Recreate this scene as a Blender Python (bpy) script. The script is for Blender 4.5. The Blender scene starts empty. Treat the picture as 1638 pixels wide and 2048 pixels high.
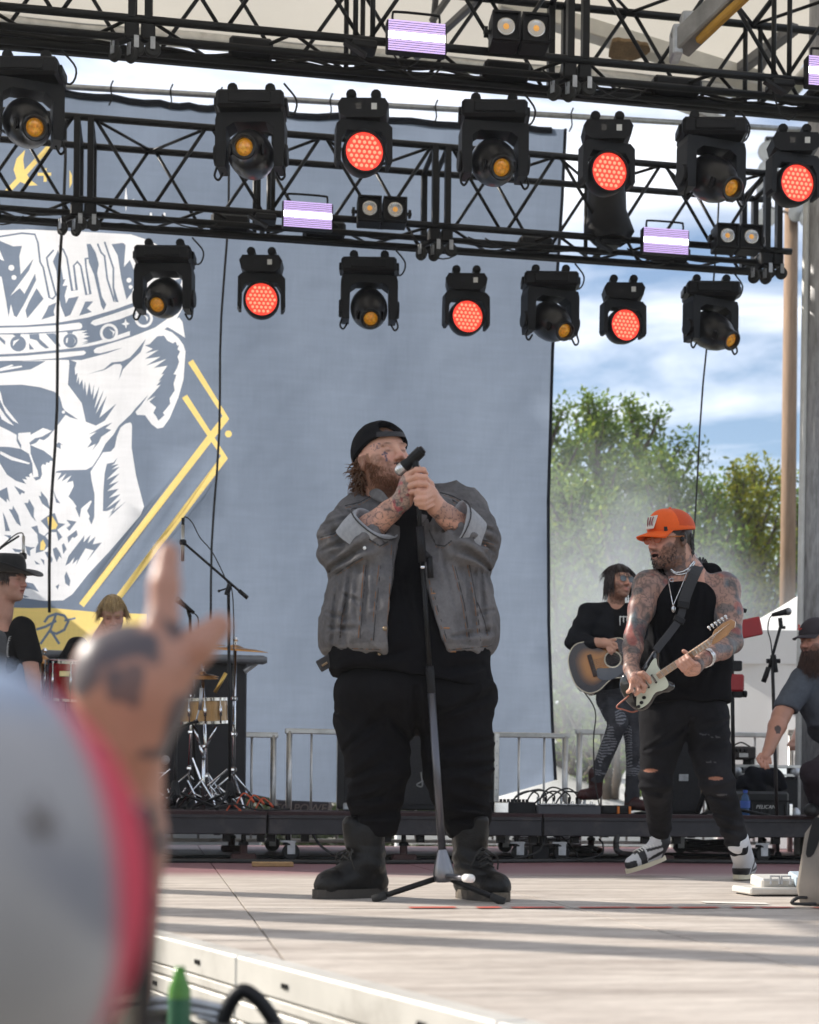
import bpy, bmesh, math, random
import numpy as np
from mathutils import Vector, Matrix, Euler
from mathutils.geometry import delaunay_2d_cdt
# ---------------------------------------------------------------- camera, sky, sun, exposure
SC = bpy.context.scene
COL = SC.collection
F, CX, YH, ZC, ROLL, SK = 3000.0, 819.0, 1602.0, 0.394, 0.010, 0.165
cam_d = bpy.data.cameras.new('camera')
cam = bpy.data.objects.new('camera', cam_d)
COL.objects.link(cam)
cr, sr = math.cos(ROLL), math.sin(ROLL)
cam.matrix_world = Matrix(((cr, -sr, 0, 0), (0, 0, -1, 0), (sr, cr, 0, ZC), (0, 0, 0, 1)))
cam_d.sensor_fit = 'VERTICAL'
cam_d.sensor_height = 36.0
cam_d.lens = F / 2048.0 * 36.0
cam_d.shift_y = (YH - 1024.0) / 2048.0
cam_d.shift_x = 0.0
cam_d.clip_start = 0.05
cam_d.clip_end = 3000
cam_d.dof.use_dof = True
cam_d.dof.focus_distance = 7.3
cam_d.dof.aperture_fstop = 3.3
SC.camera = cam
SUN_H = (-0.91, 0.41)
SUN_EL = math.radians(33)
SUN_AZ = math.atan2(SUN_H[0], SUN_H[1])
world = bpy.data.worlds.new('World')
SC.world = world
world.use_nodes = True
wn, wl = world.node_tree.nodes, world.node_tree.links
wn.clear()
sky = wn.new('ShaderNodeTexSky')
sky.sky_type = 'NISHITA'
sky.sun_disc = False
sky.sun_elevation = SUN_EL
sky.sun_rotation = SUN_AZ
sky.air_density = 1.0
sky.dust_density = 1.2
sky.ozone_density = 1.2
tc = wn.new('ShaderNodeTexCoord')
mp = wn.new('ShaderNodeMapping')
mp.inputs['Scale'].default_value = (2.2, 2.2, 9.0)
mp.inputs['Rotation'].default_value = (0.0, 0.12, 0.3)
cn = wn.new('ShaderNodeTexNoise')
cn.inputs['Scale'].default_value = 1.7
cn.inputs['Detail'].default_value = 7
cn.inputs['Roughness'].default_value = 0.56
cn.inputs['Distortion'].default_value = 0.5
crp = wn.new('ShaderNodeValToRGB')
crp.color_ramp.elements[0].position = 0.38
crp.color_ramp.elements[0].color = (0, 0, 0, 1)
crp.color_ramp.elements[1].position = 0.66
crp.color_ramp.elements[1].color = (0.95, 0.95, 0.95, 1)
cmx = wn.new('ShaderNodeMix')
cmx.data_type = 'RGBA'
cmx.inputs[7].default_value = (9.3, 9.5, 10.0, 1)
bg = wn.new('ShaderNodeBackground')
bg.inputs['Strength'].default_value = 0.115
wo = wn.new('ShaderNodeOutputWorld')
wl.new(tc.outputs['Generated'], mp.inputs['Vector'])
wl.new(mp.outputs[0], cn.inputs['Vector'])
wl.new(cn.outputs['Fac'], crp.inputs[0])
wl.new(crp.outputs[0], cmx.inputs[0])
wl.new(sky.outputs[0], cmx.inputs[6])
wl.new(cmx.outputs[2], bg.inputs[0])
wl.new(bg.outputs[0], wo.inputs[0])
sun_d = bpy.data.lights.new('sun', 'SUN')
sun_d.energy = 5.0
sun_d.angle = math.radians(0.6)
sun_d.color = (1.0, 0.93, 0.83)
sun = bpy.data.objects.new('sun', sun_d)
COL.objects.link(sun)
ce, se = math.cos(SUN_EL), math.sin(SUN_EL)
hn = math.hypot(*SUN_H)
SUN_V = Vector((SUN_H[0] / hn * ce, SUN_H[1] / hn * ce, se))
sun.rotation_euler = SUN_V.to_track_quat('Z', 'Y').to_euler()
sun.location = SUN_V * 40
SC.view_settings.view_transform = 'Standard'
SC.view_settings.look = 'None'
SC.view_settings.exposure = 0.6
SC.view_settings.gamma = 1.0
SC.view_settings.use_curve_mapping = False
SC.render.engine = 'CYCLES'
SC.cycles.use_denoising = True
SC.cycles.max_bounces = 8
SC.cycles.transparent_max_bounces = 12
SC.cycles.caustics_reflective = False
SC.cycles.caustics_refractive = False
SC.cycles.sample_clamp_indirect = 6.0
SC.cycles.volume_bounces = 0
RNG = random.Random(7)
# ---------------------------------------------------------------- pixel helpers (direction only; depth comes from what a thing stands on)
def W(px, py, d):
 dx, dy = px - CX, py - YH
 x = cr * dx + sr * dy
 y = -sr * dx + cr * dy
 return Vector((x * d / F, d, ZC - y * d / F))
def G(px, py, z=0.0):                       # point on a horizontal plane
 dx, dy = px - CX, py - YH
 y = -sr * dx + cr * dy
 return W(px, py, F * (ZC - z) / y)
def K(px, py, d0):                          # point on an upright plane parallel to the stage front
 dx, dy = px - CX, py - YH
 x = cr * dx + sr * dy
 return W(px, py, d0 / (1 - SK * x / F))
ST = math.atan(SK)                          # stage yaw
UX = Vector((math.cos(ST), math.sin(ST), 0))
UY = Vector((-math.sin(ST), math.cos(ST), 0))
UZ = Vector((0, 0, 1))
def STG(u, v, z):                           # stage frame: u to the right along the stage, v upstage (from the lens)
 return UX * u + UY * v + UZ * z
# ---------------------------------------------------------------- materials
MATS = {}
def nd(nt, typ, **kw):
 n = nt.nodes.new(typ)
 for k, v in kw.items():
  if k in n.inputs.keys():
   n.inputs[k].default_value = v
  else:
   setattr(n, k, v)
 return n
def mat(name, col=(0.5, 0.5, 0.5), rough=0.6, metal=0.0, var=0.15, scale=8.0, bump=0.0, bscale=60.0, attr=None,
  emit=None, estr=0.0, trans=0.0, coat=0.0, spec=0.5, dirt=None, dirtamt=0.0, sheen=0.0, ior=1.45, trm=0.0, alpha=1.0, stretch=None):
 if name in MATS:
  return MATS[name]
 m = bpy.data.materials.new(name)
 m.use_nodes = True
 nt = m.node_tree
 L = nt.links.new
 p = nt.nodes['Principled BSDF']
 out = nt.nodes['Material Output']
 p.inputs['Roughness'].default_value = rough
 p.inputs['Metallic'].default_value = metal
 p.inputs['Specular IOR Level'].default_value = spec
 p.inputs['Coat Weight'].default_value = coat
 p.inputs['Sheen Weight'].default_value = sheen
 p.inputs['IOR'].default_value = ior
 p.inputs['Transmission Weight'].default_value = trm
 p.inputs['Alpha'].default_value = alpha
 co = nd(nt, 'ShaderNodeTexCoord')
 vec = co.outputs['Object']
 if stretch:
  mpn = nd(nt, 'ShaderNodeMapping')
  mpn.inputs['Scale'].default_value = stretch
  L(vec, mpn.inputs[0])
  vec = mpn.outputs[0]
 base = None
 if attr:
  a = nd(nt, 'ShaderNodeAttribute', attribute_name=attr)
  base = a.outputs['Color']
 no = nd(nt, 'ShaderNodeTexNoise', Scale=scale, Detail=6.0, Roughness=0.6)
 L(vec, no.inputs['Vector'])
 if var > 0:
  mr = nd(nt, 'ShaderNodeMapRange')
  mr.inputs[1].default_value = 0.25
  mr.inputs[2].default_value = 0.75
  mr.inputs[3].default_value = 1 - var
  mr.inputs[4].default_value = 1 + var
  L(no.outputs['Fac'], mr.inputs[0])
  mul = nd(nt, 'ShaderNodeMix', data_type='RGBA', blend_type='MULTIPLY')
  mul.inputs[0].default_value = 1.0
  if base is None:
   mul.inputs[6].default_value = (*col, 1)
  else:
   L(base, mul.inputs[6])
  L(mr.outputs[0], mul.inputs[7])
  base = mul.outputs[2]
 if dirt:
  n2 = nd(nt, 'ShaderNodeTexNoise', Scale=scale * 0.4, Detail=8.0, Roughness=0.7)
  L(vec, n2.inputs['Vector'])
  rp = nd(nt, 'ShaderNodeMapRange')
  rp.inputs[1].default_value = 0.52
  rp.inputs[2].default_value = 0.72
  rp.inputs[3].default_value = 0
  rp.inputs[4].default_value = dirtamt
  L(n2.outputs['Fac'], rp.inputs[0])
  mx = nd(nt, 'ShaderNodeMix', data_type='RGBA')
  L(rp.outputs[0], mx.inputs[0])
  if base is None:
   mx.inputs[6].default_value = (*col, 1)
  else:
   L(base, mx.inputs[6])
  mx.inputs[7].default_value = (*dirt, 1)
  base = mx.outputs[2]
 if base is None:
  p.inputs['Base Color'].default_value = (*col, 1)
 else:
  L(base, p.inputs['Base Color'])
 if emit:
  p.inputs['Emission Color'].default_value = (*emit, 1)
  p.inputs['Emission Strength'].default_value = estr
 if bump > 0:
  nb = nd(nt, 'ShaderNodeTexNoise', Scale=bscale, Detail=4.0)
  L(vec, nb.inputs['Vector'])
  bp = nd(nt, 'ShaderNodeBump', Strength=bump, Distance=0.02)
  L(nb.outputs['Fac'], bp.inputs['Height'])
  L(bp.outputs[0], p.inputs['Normal'])
 if trans > 0:
  tr = nd(nt, 'ShaderNodeBsdfTranslucent')
  if base is None:
   tr.inputs[0].default_value = (*col, 1)
  else:
   L(base, tr.inputs[0])
  ms = nd(nt, 'ShaderNodeMixShader')
  ms.inputs[0].default_value = trans
  L(p.outputs[0], ms.inputs[1])
  L(tr.outputs[0], ms.inputs[2])
  L(ms.outputs[0], out.inputs[0])
 MATS[name] = m
 return m
BLK = mat('black_powdercoat', (0.006, 0.006, 0.007), 0.45, var=0.3, scale=14, spec=0.3)
BLKP = mat('black_plastic', (0.007, 0.007, 0.009), 0.5, var=0.3, scale=9, bump=0.08, bscale=220, spec=0.3)
RUB = mat('rubber', (0.02, 0.02, 0.02), 0.8, var=0.2)
CHR = mat('chrome', (0.75, 0.76, 0.78), 0.12, 1.0, var=0.1)
STEEL = mat('galvanised_steel', (0.42, 0.43, 0.45), 0.42, 0.85, var=0.25, scale=18, dirt=(0.16, 0.15, 0.14), dirtamt=0.5)
ALU = mat('aluminium', (0.58, 0.57, 0.55), 0.38, 0.8, var=0.15, scale=12, dirt=(0.22, 0.2, 0.18), dirtamt=0.5)
WHT = mat('white_plastic', (0.72, 0.72, 0.7), 0.5, var=0.08)
CABLE = mat('cable_rubber', (0.014, 0.014, 0.015), 0.55, var=0.2)
# ---------------------------------------------------------------- mesh builder
def frame_z(d):
 d = Vector(d).normalized()
 u = Vector((0, 0, 1)) if abs(d.z) < 0.95 else Vector((1, 0, 0))
 x = u.cross(d).normalized()
 y = d.cross(x)
 return x, y, d
class MB:
 def __init__(self):
  self.v, self.f, self.m = [], [], []
 def add(self, vs, fs, mi=0):
  o = len(self.v)
  self.v += [tuple(p) for p in vs]
  self.f += [tuple(i + o for i in f) for f in fs]
  self.m += [mi] * len(fs)
  return self
 def box(self, c, s, R=None, mi=0, bev=0.0):
  c = Vector(c)
  hx, hy, hz = s[0] / 2, s[1] / 2, s[2] / 2
  if bev > 0:
   b = min(bev, hx * .9, hy * .9, hz * .9)
   pts, idx = [], {}
   for sx in (-1, 1):
    for sy in (-1, 1):
     for sz in (-1, 1):
      for a in range(3):
       q = [sx * (hx - b), sy * (hy - b), sz * (hz - b)]
       q[a] += (sx, sy, sz)[a] * b
       idx[(sx, sy, sz, a)] = len(pts)
       pts.append(Vector(q))
   fs = []
   I = idx
   for a in range(3):
    o1, o2 = (a + 1) % 3, (a + 2) % 3
    for s0 in (-1, 1):
     def key(p, q):
      k = [0, 0, 0]
      k[a], k[o1], k[o2] = s0, p, q
      return (*k, a)
     qd = [I[key(-1, -1)], I[key(1, -1)], I[key(1, 1)], I[key(-1, 1)]]
     fs.append(qd if s0 > 0 else qd[::-1])
   for a in range(3):
    o1, o2 = (a + 1) % 3, (a + 2) % 3
    for p in (-1, 1):
     for q in (-1, 1):
      def key2(t, w):
       k = [0, 0, 0]
       k[a], k[o1], k[o2] = t, p, q
       return (*k, w)
      qd = [I[key2(-1, o1)], I[key2(1, o1)], I[key2(1, o2)], I[key2(-1, o2)]]
      fs.append(qd if p * q < 0 else qd[::-1])
   for sx in (-1, 1):
    for sy in (-1, 1):
     for sz in (-1, 1):
      t = [I[(sx, sy, sz, 0)], I[(sx, sy, sz, 1)], I[(sx, sy, sz, 2)]]
      fs.append(t if sx * sy * sz > 0 else t[::-1])
  else:
   pts = [Vector((x, y, z)) for x in (-hx, hx) for y in (-hy, hy) for z in (-hz, hz)]
   fs = [(0, 1, 3, 2), (4, 6, 7, 5), (0, 4, 5, 1), (2, 3, 7, 6), (0, 2, 6, 4), (1, 5, 7, 3)]
  if R is not None:
   pts = [R @ p for p in pts]
  return self.add([c + p for p in pts], fs, mi)
 def tube(self, pts, r, n=8, mi=0, cap=True):
  pts = [Vector(p) for p in pts]
  m = len(pts)
  rs = r if isinstance(r, (list, tuple)) else [r] * m
  vs, fs = [], []
  px = None
  for i in range(m):
   if m < 2:
    return self
   a, b = pts[max(0, i - 1)], pts[min(m - 1, i + 1)]
   d = (b - a)
   if d.length < 1e-9:
    d = Vector((0, 0, 1))
   x, y, d = frame_z(d)
   if px is not None:
    x = (px - d * px.dot(d))
    x = x.normalized() if x.length > 1e-6 else frame_z(d)[0]
    y = d.cross(x)
   px = x
   for k in range(n):
    t = 2 * math.pi * k / n
    vs.append(pts[i] + (x * math.cos(t) + y * math.sin(t)) * rs[i])
  for i in range(m - 1):
   for k in range(n):
    k2 = (k + 1) % n
    fs.append((i * n + k, i * n + k2, (i + 1) * n + k2, (i + 1) * n + k))
  if cap:
   fs.append(tuple(range(n - 1, -1, -1)))
   fs.append(tuple((m - 1) * n + k for k in range(n)))
  return self.add(vs, fs, mi)
 def lathe(self, prof, o, ax=(0, 0, 1), n=20, mi=0):       # prof: (radius, height)
  x, y, d = frame_z(ax)
  o = Vector(o)
  vs, fs = [], []
  for (r, h) in prof:
   for k in range(n):
    t = 2 * math.pi * k / n
    vs.append(o + d * h + (x * math.cos(t) + y * math.sin(t)) * max(r, 1e-5))
  for i in range(len(prof) - 1):
   for k in range(n):
    k2 = (k + 1) % n
    fs.append((i * n + k, i * n + k2, (i + 1) * n + k2, (i + 1) * n + k))
  return self.add(vs, fs, mi)
 def ball(self, c, r, n=12, m=8, mi=0, R=None):
  c = Vector(c)
  r = r if isinstance(r, (list, tuple)) else (r, r, r)
  vs, fs = [], []
  for i in range(m + 1):
   ph = math.pi * i / m
   for k in range(n):
    t = 2 * math.pi * k / n
    q = Vector((r[0] * math.sin(ph) * math.cos(t), r[1] * math.sin(ph) * math.sin(t), r[2] * math.cos(ph)))
    vs.append(c + (R @ q if R is not None else q))
  for i in range(m):
   for k in range(n):
    k2 = (k + 1) % n
    fs.append((i * n + k, (i + 1) * n + k, (i + 1) * n + k2, i * n + k2))
  return self.add(vs, fs, mi)
 def prism(self, poly, o, ux, uy, depth, mi=0):            # polygon in the (ux, uy) plane pushed along their normal
  o, ux, uy = Vector(o), Vector(ux), Vector(uy)
  nz = ux.cross(uy).normalized()
  n = len(poly)
  a = [o + ux * p[0] + uy * p[1] for p in poly]
  b = [p + nz * depth for p in a]
  fs = [tuple(range(n - 1, -1, -1)), tuple(range(n, 2 * n))]
  fs += [(i, (i + 1) % n, n + (i + 1) % n, n + i) for i in range(n)]
  return self.add(a + b, fs, mi)
 def build(self, name, mats, parent=None, smooth=False, local=False, auto=None):
  me = bpy.data.meshes.new(name)
  vs = self.v
  if parent is not None and not local:
   M = parent.matrix_basis.copy()
   q = parent
   while q.parent:
    q = q.parent
    M = q.matrix_basis @ M
   Mi = M.inverted()
   vs = [tuple(Mi @ Vector(p)) for p in vs]
  me.from_pydata(vs, [], self.f)
  if not isinstance(mats, (list, tuple)):
   mats = [mats]
  for mm in mats:
   me.materials.append(mm)
  if len(mats) > 1:
   me.polygons.foreach_set('material_index', self.m)
  if smooth or auto:
   me.polygons.foreach_set('use_smooth', [True] * len(me.polygons))
   if auto:
    me.set_sharp_from_angle(angle=math.radians(auto))
  me.update()
  o = bpy.data.objects.new(name, me)
  COL.objects.link(o)
  if parent is not None:
   o.parent = parent
  return o
def tag(o, label, cat=None, group=None, kind=None):
 if label:
  o['label'] = label
 if cat:
  o['category'] = cat
 if group:
  o['group'] = group
 if kind:
  o['kind'] = kind
 return o
def thing(name, label, cat, loc=(0, 0, 0), rz=0.0, group=None):
 o = bpy.data.objects.new(name, None)
 o.empty_display_size = 0.1
 COL.objects.link(o)
 o.rotation_mode = 'XYZ'
 M = Matrix.Translation(Vector(loc)) @ Matrix.Rotation(rz, 4, 'Z')
 o.matrix_basis = M
 return tag(o, label, cat, group)
def copy_tree(o, M=None, parent=None):
 c = o.copy()
 COL.objects.link(c)
 c.parent = parent
 if M is not None:
  c.matrix_basis = M
 for ch in o.children:
  copy_tree(ch, None, c)
 return c
def struct(o):
 o['kind'] = 'structure'
 return o
def text_mesh(txt, size, o, ux, uy, name, m, parent, ext=0.001, align='CENTER', shear=0.0):
 cu = bpy.data.curves.new(name, 'FONT')
 cu.body = txt
 cu.size = size
 cu.align_x = align
 cu.extrude = ext
 cu.shear = shear
 ob = bpy.data.objects.new(name, cu)
 me = bpy.data.meshes.new_from_object(ob)
 bpy.data.objects.remove(ob)
 ux, uy = Vector(ux).normalized(), Vector(uy).normalized()
 nz = ux.cross(uy)
 M = Matrix(((ux.x, uy.x, nz.x, o[0]), (ux.y, uy.y, nz.y, o[1]), (ux.z, uy.z, nz.z, o[2]), (0, 0, 0, 1)))
 if parent is not None:
  P = parent.matrix_basis.copy()
  q = parent
  while q.parent:
   q = q.parent
   P = q.matrix_basis @ P
  M = P.inverted() @ M
 me.transform(M)
 me.materials.clear()
 me.materials.append(m)
 r = bpy.data.objects.new(name, me)
 COL.objects.link(r)
 if parent is not None:
  r.parent = parent
 return r
def sag(a, b, drop, n=10):
 a, b = Vector(a), Vector(b)
 return [a.lerp(b, t) - UZ * drop * 4 * t * (1 - t) for t in [i / n for i in range(n + 1)]]
def spline(pts, n=6):
 P = [Vector(p) for p in pts]
 P = [P[0] * 2 - P[1]] + P + [P[-1] * 2 - P[-2]]
 out = []
 for i in range(1, len(P) - 2):
  p0, p1, p2, p3 = P[i - 1:i + 3]
  for k in range(n):
   t = k / n
   out.append(0.5 * ((2 * p1) + (p2 - p0) * t + (2 * p0 - 5 * p1 + 4 * p2 - p3) * t * t + (3 * p1 - p0 - 3 * p2 + p3) * t ** 3))
 out.append(P[-2])
 return out
# ---------------------------------------------------------------- ground, deck, roof
grass = mat('dry_ground', (0.16, 0.15, 0.11), 0.9, var=0.35, scale=0.6)
b = MB()
N = 24
ring = [(-400, -60), (400, -60), (400, 900), (-400, 900)]
b.add([(x, y, -1.25) for x, y in ring], [(0, 1, 2, 3)])
struct(b.build('ground', grass))
dk = bpy.data.materials.new('worn_stage_ply')
dk.use_nodes = True
nt = dk.node_tree
L = nt.links.new
p = nt.nodes['Principled BSDF']
co = nd(nt, 'ShaderNodeTexCoord')
mpn = nd(nt, 'ShaderNodeMapping')
mpn.inputs['Scale'].default_value = (1.0, 5.0, 1.0)
L(co.outputs['Object'], mpn.inputs[0])
n1 = nd(nt, 'ShaderNodeTexNoise', Scale=1.6, Detail=9.0, Roughness=0.68)
L(mpn.outputs[0], n1.inputs['Vector'])
n2 = nd(nt, 'ShaderNodeTexNoise', Scale=14.0, Detail=6.0, Roughness=0.7)
L(mpn.outputs[0], n2.inputs['Vector'])
r1 = nd(nt, 'ShaderNodeValToRGB')
e = r1.color_ramp.elements
e[0].position, e[0].color = 0.30, (0.285, 0.24, 0.21, 1)
e[1].position, e[1].color = 0.68, (0.61, 0.555, 0.50, 1)
L(n1.outputs['Fac'], r1.inputs[0])
r2 = nd(nt, 'ShaderNodeMapRange')
r2.inputs[1].default_value, r2.inputs[2].default_value, r2.inputs[3].default_value, r2.inputs[4].default_value = 0.3, 0.7, 0.72, 1.15
L(n2.outputs['Fac'], r2.inputs[0])
mul = nd(nt, 'ShaderNodeMix', data_type='RGBA', blend_type='MULTIPLY')
mul.inputs[0].default_value = 1
L(r1.outputs[0], mul.inputs[6])
L(r2.outputs[0], mul.inputs[7])
sc1 = nd(nt, 'ShaderNodeTexNoise', Scale=5.5, Detail=10.0, Roughness=0.78, Distortion=1.4)
L(mpn.outputs[0], sc1.inputs['Vector'])
sc2 = nd(nt, 'ShaderNodeMapRange')
sc2.inputs[1].default_value, sc2.inputs[2].default_value, sc2.inputs[3].default_value, sc2.inputs[4].default_value = 0.56, 0.66, 0.0, 0.55
L(sc1.outputs['Fac'], sc2.inputs[0])
scm = nd(nt, 'ShaderNodeMix', data_type='RGBA')
L(sc2.outputs[0], scm.inputs[0])
L(mul.outputs[2], scm.inputs[6])
scm.inputs[7].default_value = (0.18, 0.14, 0.12, 1)
mul = scm
sep = nd(nt, 'ShaderNodeSeparateXYZ')
L(co.outputs['Object'], sep.inputs[0])
ad = nd(nt, 'ShaderNodeMath', operation='MULTIPLY_ADD')
L(n1.outputs['Fac'], ad.inputs[0])
ad.inputs[1].default_value = 0.5
L(sep.outputs['Y'], ad.inputs[2])
r3 = nd(nt, 'ShaderNodeMapRange')
r3.inputs[1].default_value, r3.inputs[2].default_value, r3.inputs[3].default_value, r3.inputs[4].default_value = 1.75, 2.45, 0.0, 0.9
L(ad.outputs[0], r3.inputs[0])
mx = nd(nt, 'ShaderNodeMix', data_type='RGBA')
L(r3.outputs[0], mx.inputs[0])
L(mul.outputs[2], mx.inputs[6])
mx.inputs[7].default_value = (0.17, 0.060, 0.075, 1)  # dark magenta tint puts the upstage shade into the ply colour
L(mx.outputs[2], p.inputs['Base Color'])
p.inputs['Roughness'].default_value = 0.55
bp = nd(nt, 'ShaderNodeBump', Strength=0.15, Distance=0.01)
L(n2.outputs['Fac'], bp.inputs['Height'])
L(bp.outputs[0], p.inputs['Normal'])
eA, eB = G(285, 1866), G(1010, 2052)
ed = (eB - eA).normalized()
p_far = eA - ed * 7.0
p_near = eB + ed * 3.0
en = Vector((ed.y, -ed.x, 0))
if en.x > 0:
 en = -en
stage = tag(thing('stage_deck', 'worn beige plywood stage deck with aluminium edging, its upstage shade tinted in dark red', 'stage', STG(0, 6, 0), ST), None)
stage['kind'] = 'structure'
corners = [p_near, STG(7, p_near.y - 2, 0), STG(7, 12.9, 0), STG(-9, 12.9, 0), p_far - ed * 3, p_far]
cs = [Vector((c.x, c.y, 0)) for c in corners]
poly = [(c.x, c.y) for c in cs]
def clip(poly, n, c):                      # keep n.p <= c
 out = []
 for i in range(len(poly)):
  a, q = poly[i], poly[(i + 1) % len(poly)]
  da, dq = n[0] * a[0] + n[1] * a[1] - c, n[0] * q[0] + n[1] * q[1] - c
  if da <= 0:
   out.append(a)
  if da * dq < 0:
   t = da / (da - dq)
   out.append((a[0] + (q[0] - a[0]) * t, a[1] + (q[1] - a[1]) * t))
 return out
rr = random.Random(3)
for iu in range(-7, 6):
 for iv in range(0, 11):
  u0, u1 = iu * 1.22 + 0.3, (iu + 1) * 1.22 + 0.3
  v0, v1 = iv * 1.22 + 0.55, (iv + 1) * 1.22 + 0.55
  g = 0.0035
  q = [STG(u0 + g, v0 + g, 0), STG(u1 - g, v0 + g, 0), STG(u1 - g, v1 - g, 0), STG(u0 + g, v1 - g, 0)]
  pl = [(a.x, a.y) for a in q]
  pl = clip(pl, (en.x, en.y), en.x * eA.x + en.y * eA.y - 0.05)
  pl = clip(pl, (UY.x, UY.y), 12.9)
  if len(pl) < 3:
   continue
  cxp = sum(a[0] for a in pl) / len(pl)
  cyp = sum(a[1] for a in pl) / len(pl)
  if cyp < -1 or abs(cxp) > 0.40 * cyp + 2.2:
   continue
  mb = MB()
  dz = rr.uniform(-0.0008, 0.0008)
  mb.prism(pl, (0, 0, -0.02 + dz), (1, 0, 0), (0, 1, 0), 0.02)
  mb.build('plywood_sheet', dk, stage)
sub = mat('stage_frame_dark', (0.05, 0.045, 0.04), 0.7)
fr = MB()
full = [STG(-9, 0.3, 0), STG(7, 0.3, 0), STG(7, 12.88, 0), STG(-9, 12.88, 0)]
pl = clip([(a.x, a.y) for a in full], (en.x, en.y), en.x * eA.x + en.y * eA.y - 0.07)
fr.prism(pl, (0, 0, -0.10), (1, 0, 0), (0, 1, 0), 0.079)
fr.build('subfloor', sub, stage)
EDG = mat('edge_aluminium', (0.62, 0.60, 0.56), 0.45, 0.35, var=0.12, scale=5, dirt=(0.2, 0.17, 0.14), dirtamt=0.6)
L0, L1 = -9.0, 5.2
t = L0
i = 0
while t < L1:
 t2 = t + 1.22
 a, c = eA + ed * (t + 0.003), eA + ed * (t2 - 0.003)
 mb = MB()
 for (z0, z1, ou) in ((0.006, -0.070, 0.012), (-0.074, -0.100, 0.004), (-0.104, -0.150, 0.014), (-0.154, -0.200, 0.010)):
  m0 = (a + c) / 2 + en * (ou / 2 - 0.03)
  X = ed
  R = Matrix((X, -en, UZ)).transposed()
  mb.box((m0.x, m0.y, (z0 + z1) / 2), ((c - a).length, ou + 0.06, z0 - z1), R, bev=0.004)
 mb.build('edge_rail', EDG, stage)
 for k, zz in ((0.3, -0.035), (0.95, -0.035), (0.62, -0.127)):
  bb = MB()
  pos = a + ed * k + en * 0.014
  for s in (-1, 1):
   bb.box((pos.x + ed.x * s * .009, pos.y + ed.y * s * .009, zz), (0.012, 0.006, 0.012), Matrix((ed, -en, UZ)).transposed())
  bb.build('lock_slot', BLK, stage)
 t = t2
 i += 1
for k in range(-3, 5):
 pos = eA + ed * (k * 1.22) - en * 0.25
 mb = MB()
 mb.tube([(pos.x, pos.y, -1.25), (pos.x, pos.y, -0.1)], 0.024, 10)
 mb.build('support_leg', STEEL, stage)
 p2 = pos + ed * 1.22
 mb = MB()
 mb.tube([(pos.x, pos.y, -1.15), (p2.x, p2.y, -0.2)], 0.016, 8)
 mb.build('brace', STEEL, stage)
red_t = mat('red_tape', (0.55, 0.06, 0.035), 0.5, var=0.2)
wht_t = mat('white_tape', (0.7, 0.68, 0.64), 0.5, var=0.1)
rt = random.Random(5)
x = 560.0
while x < 1640:
 w = rt.uniform(45, 110)
 a, c = G(x, 1817), G(x + w, 1816.5)
 dv = (c - a).normalized()
 nv = Vector((-dv.y, dv.x, 0)) * 0.026
 mb = MB()
 q = [a - nv, c - nv, c + nv, a + nv]
 mb.add([(v.x, v.y, 0.0046) for v in q], [(0, 1, 2, 3)])
 if x > 790:
  mb.build('tape_strip', red_t, stage)
 x += w + rt.uniform(2, 45)
a, c = G(1405, 1806), G(1535, 1809)
mb = MB()
nv = Vector((0, 0.05, 0))
mb.add([(v.x, v.y, 0.0046) for v in (a - nv, c - nv, c + nv, a + nv)], [(0, 1, 2, 3)])
mb.build('tape_strip', wht_t, stage)
CANV = mat('cream_canopy_fabric', (0.70, 0.66, 0.58), 0.75, var=0.06, scale=1.5, trans=0.35)
roof = thing('stage_roof', 'cream fabric stage roof on an aluminium frame above the lighting trusses', 'stage roof', STG(0, 8, 0), ST)
RU0, RU1, RV0, RV1 = -5.2, 5.6, 3.4, 13.0
mb = MB()
nu, nv_ = 24, 14
vs, fs = [], []
for j in range(nv_ + 1):
 for i in range(nu + 1):
  u = RU0 + (RU1 - RU0) * i / nu
  v = RV0 + (RV1 - RV0) * j / nv_
  z = 6.95 + 0.75 * math.sin(math.pi * min(1, max(0, (v - RV0) / (RV1 - RV0)))) - 0.05 * abs(math.sin(math.pi * i / 4))
  vs.append(STG(u, v, z))
for j in range(nv_):
 for i in range(nu):
  fs.append((j * (nu + 1) + i, j * (nu + 1) + i + 1, (j + 1) * (nu + 1) + i + 1, (j + 1) * (nu + 1) + i))
mb.add(vs, fs)
mb.build('canopy', CANV, roof, smooth=True)
for (u, v) in ((RU0 + .1, RV0 + .1), (RU1 - .1, RV0 + .1), (RU0 + .1, RV1 - .1)):
 mb = MB()
 a = STG(u, v, -1.25)
 mb.tube([a, a + UZ * 8.2], 0.11, 16)
 mb.build('roof_leg', STEEL, roof, smooth=True)
for (a, c, r) in (((RU0, RV1), (RU1, RV1), .07), ((RU0, RV0), (RU1, RV0), .07), ((RU0, RV0), (RU0, RV1), .07), ((RU1, RV0), (RU1, RV1), .07)):
 mb = MB()
 mb.tube([STG(a[0], a[1], 6.9), STG(c[0], c[1], 6.9)], r, 10)
 mb.build('roof_beam', ALU, roof, smooth=True)
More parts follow.
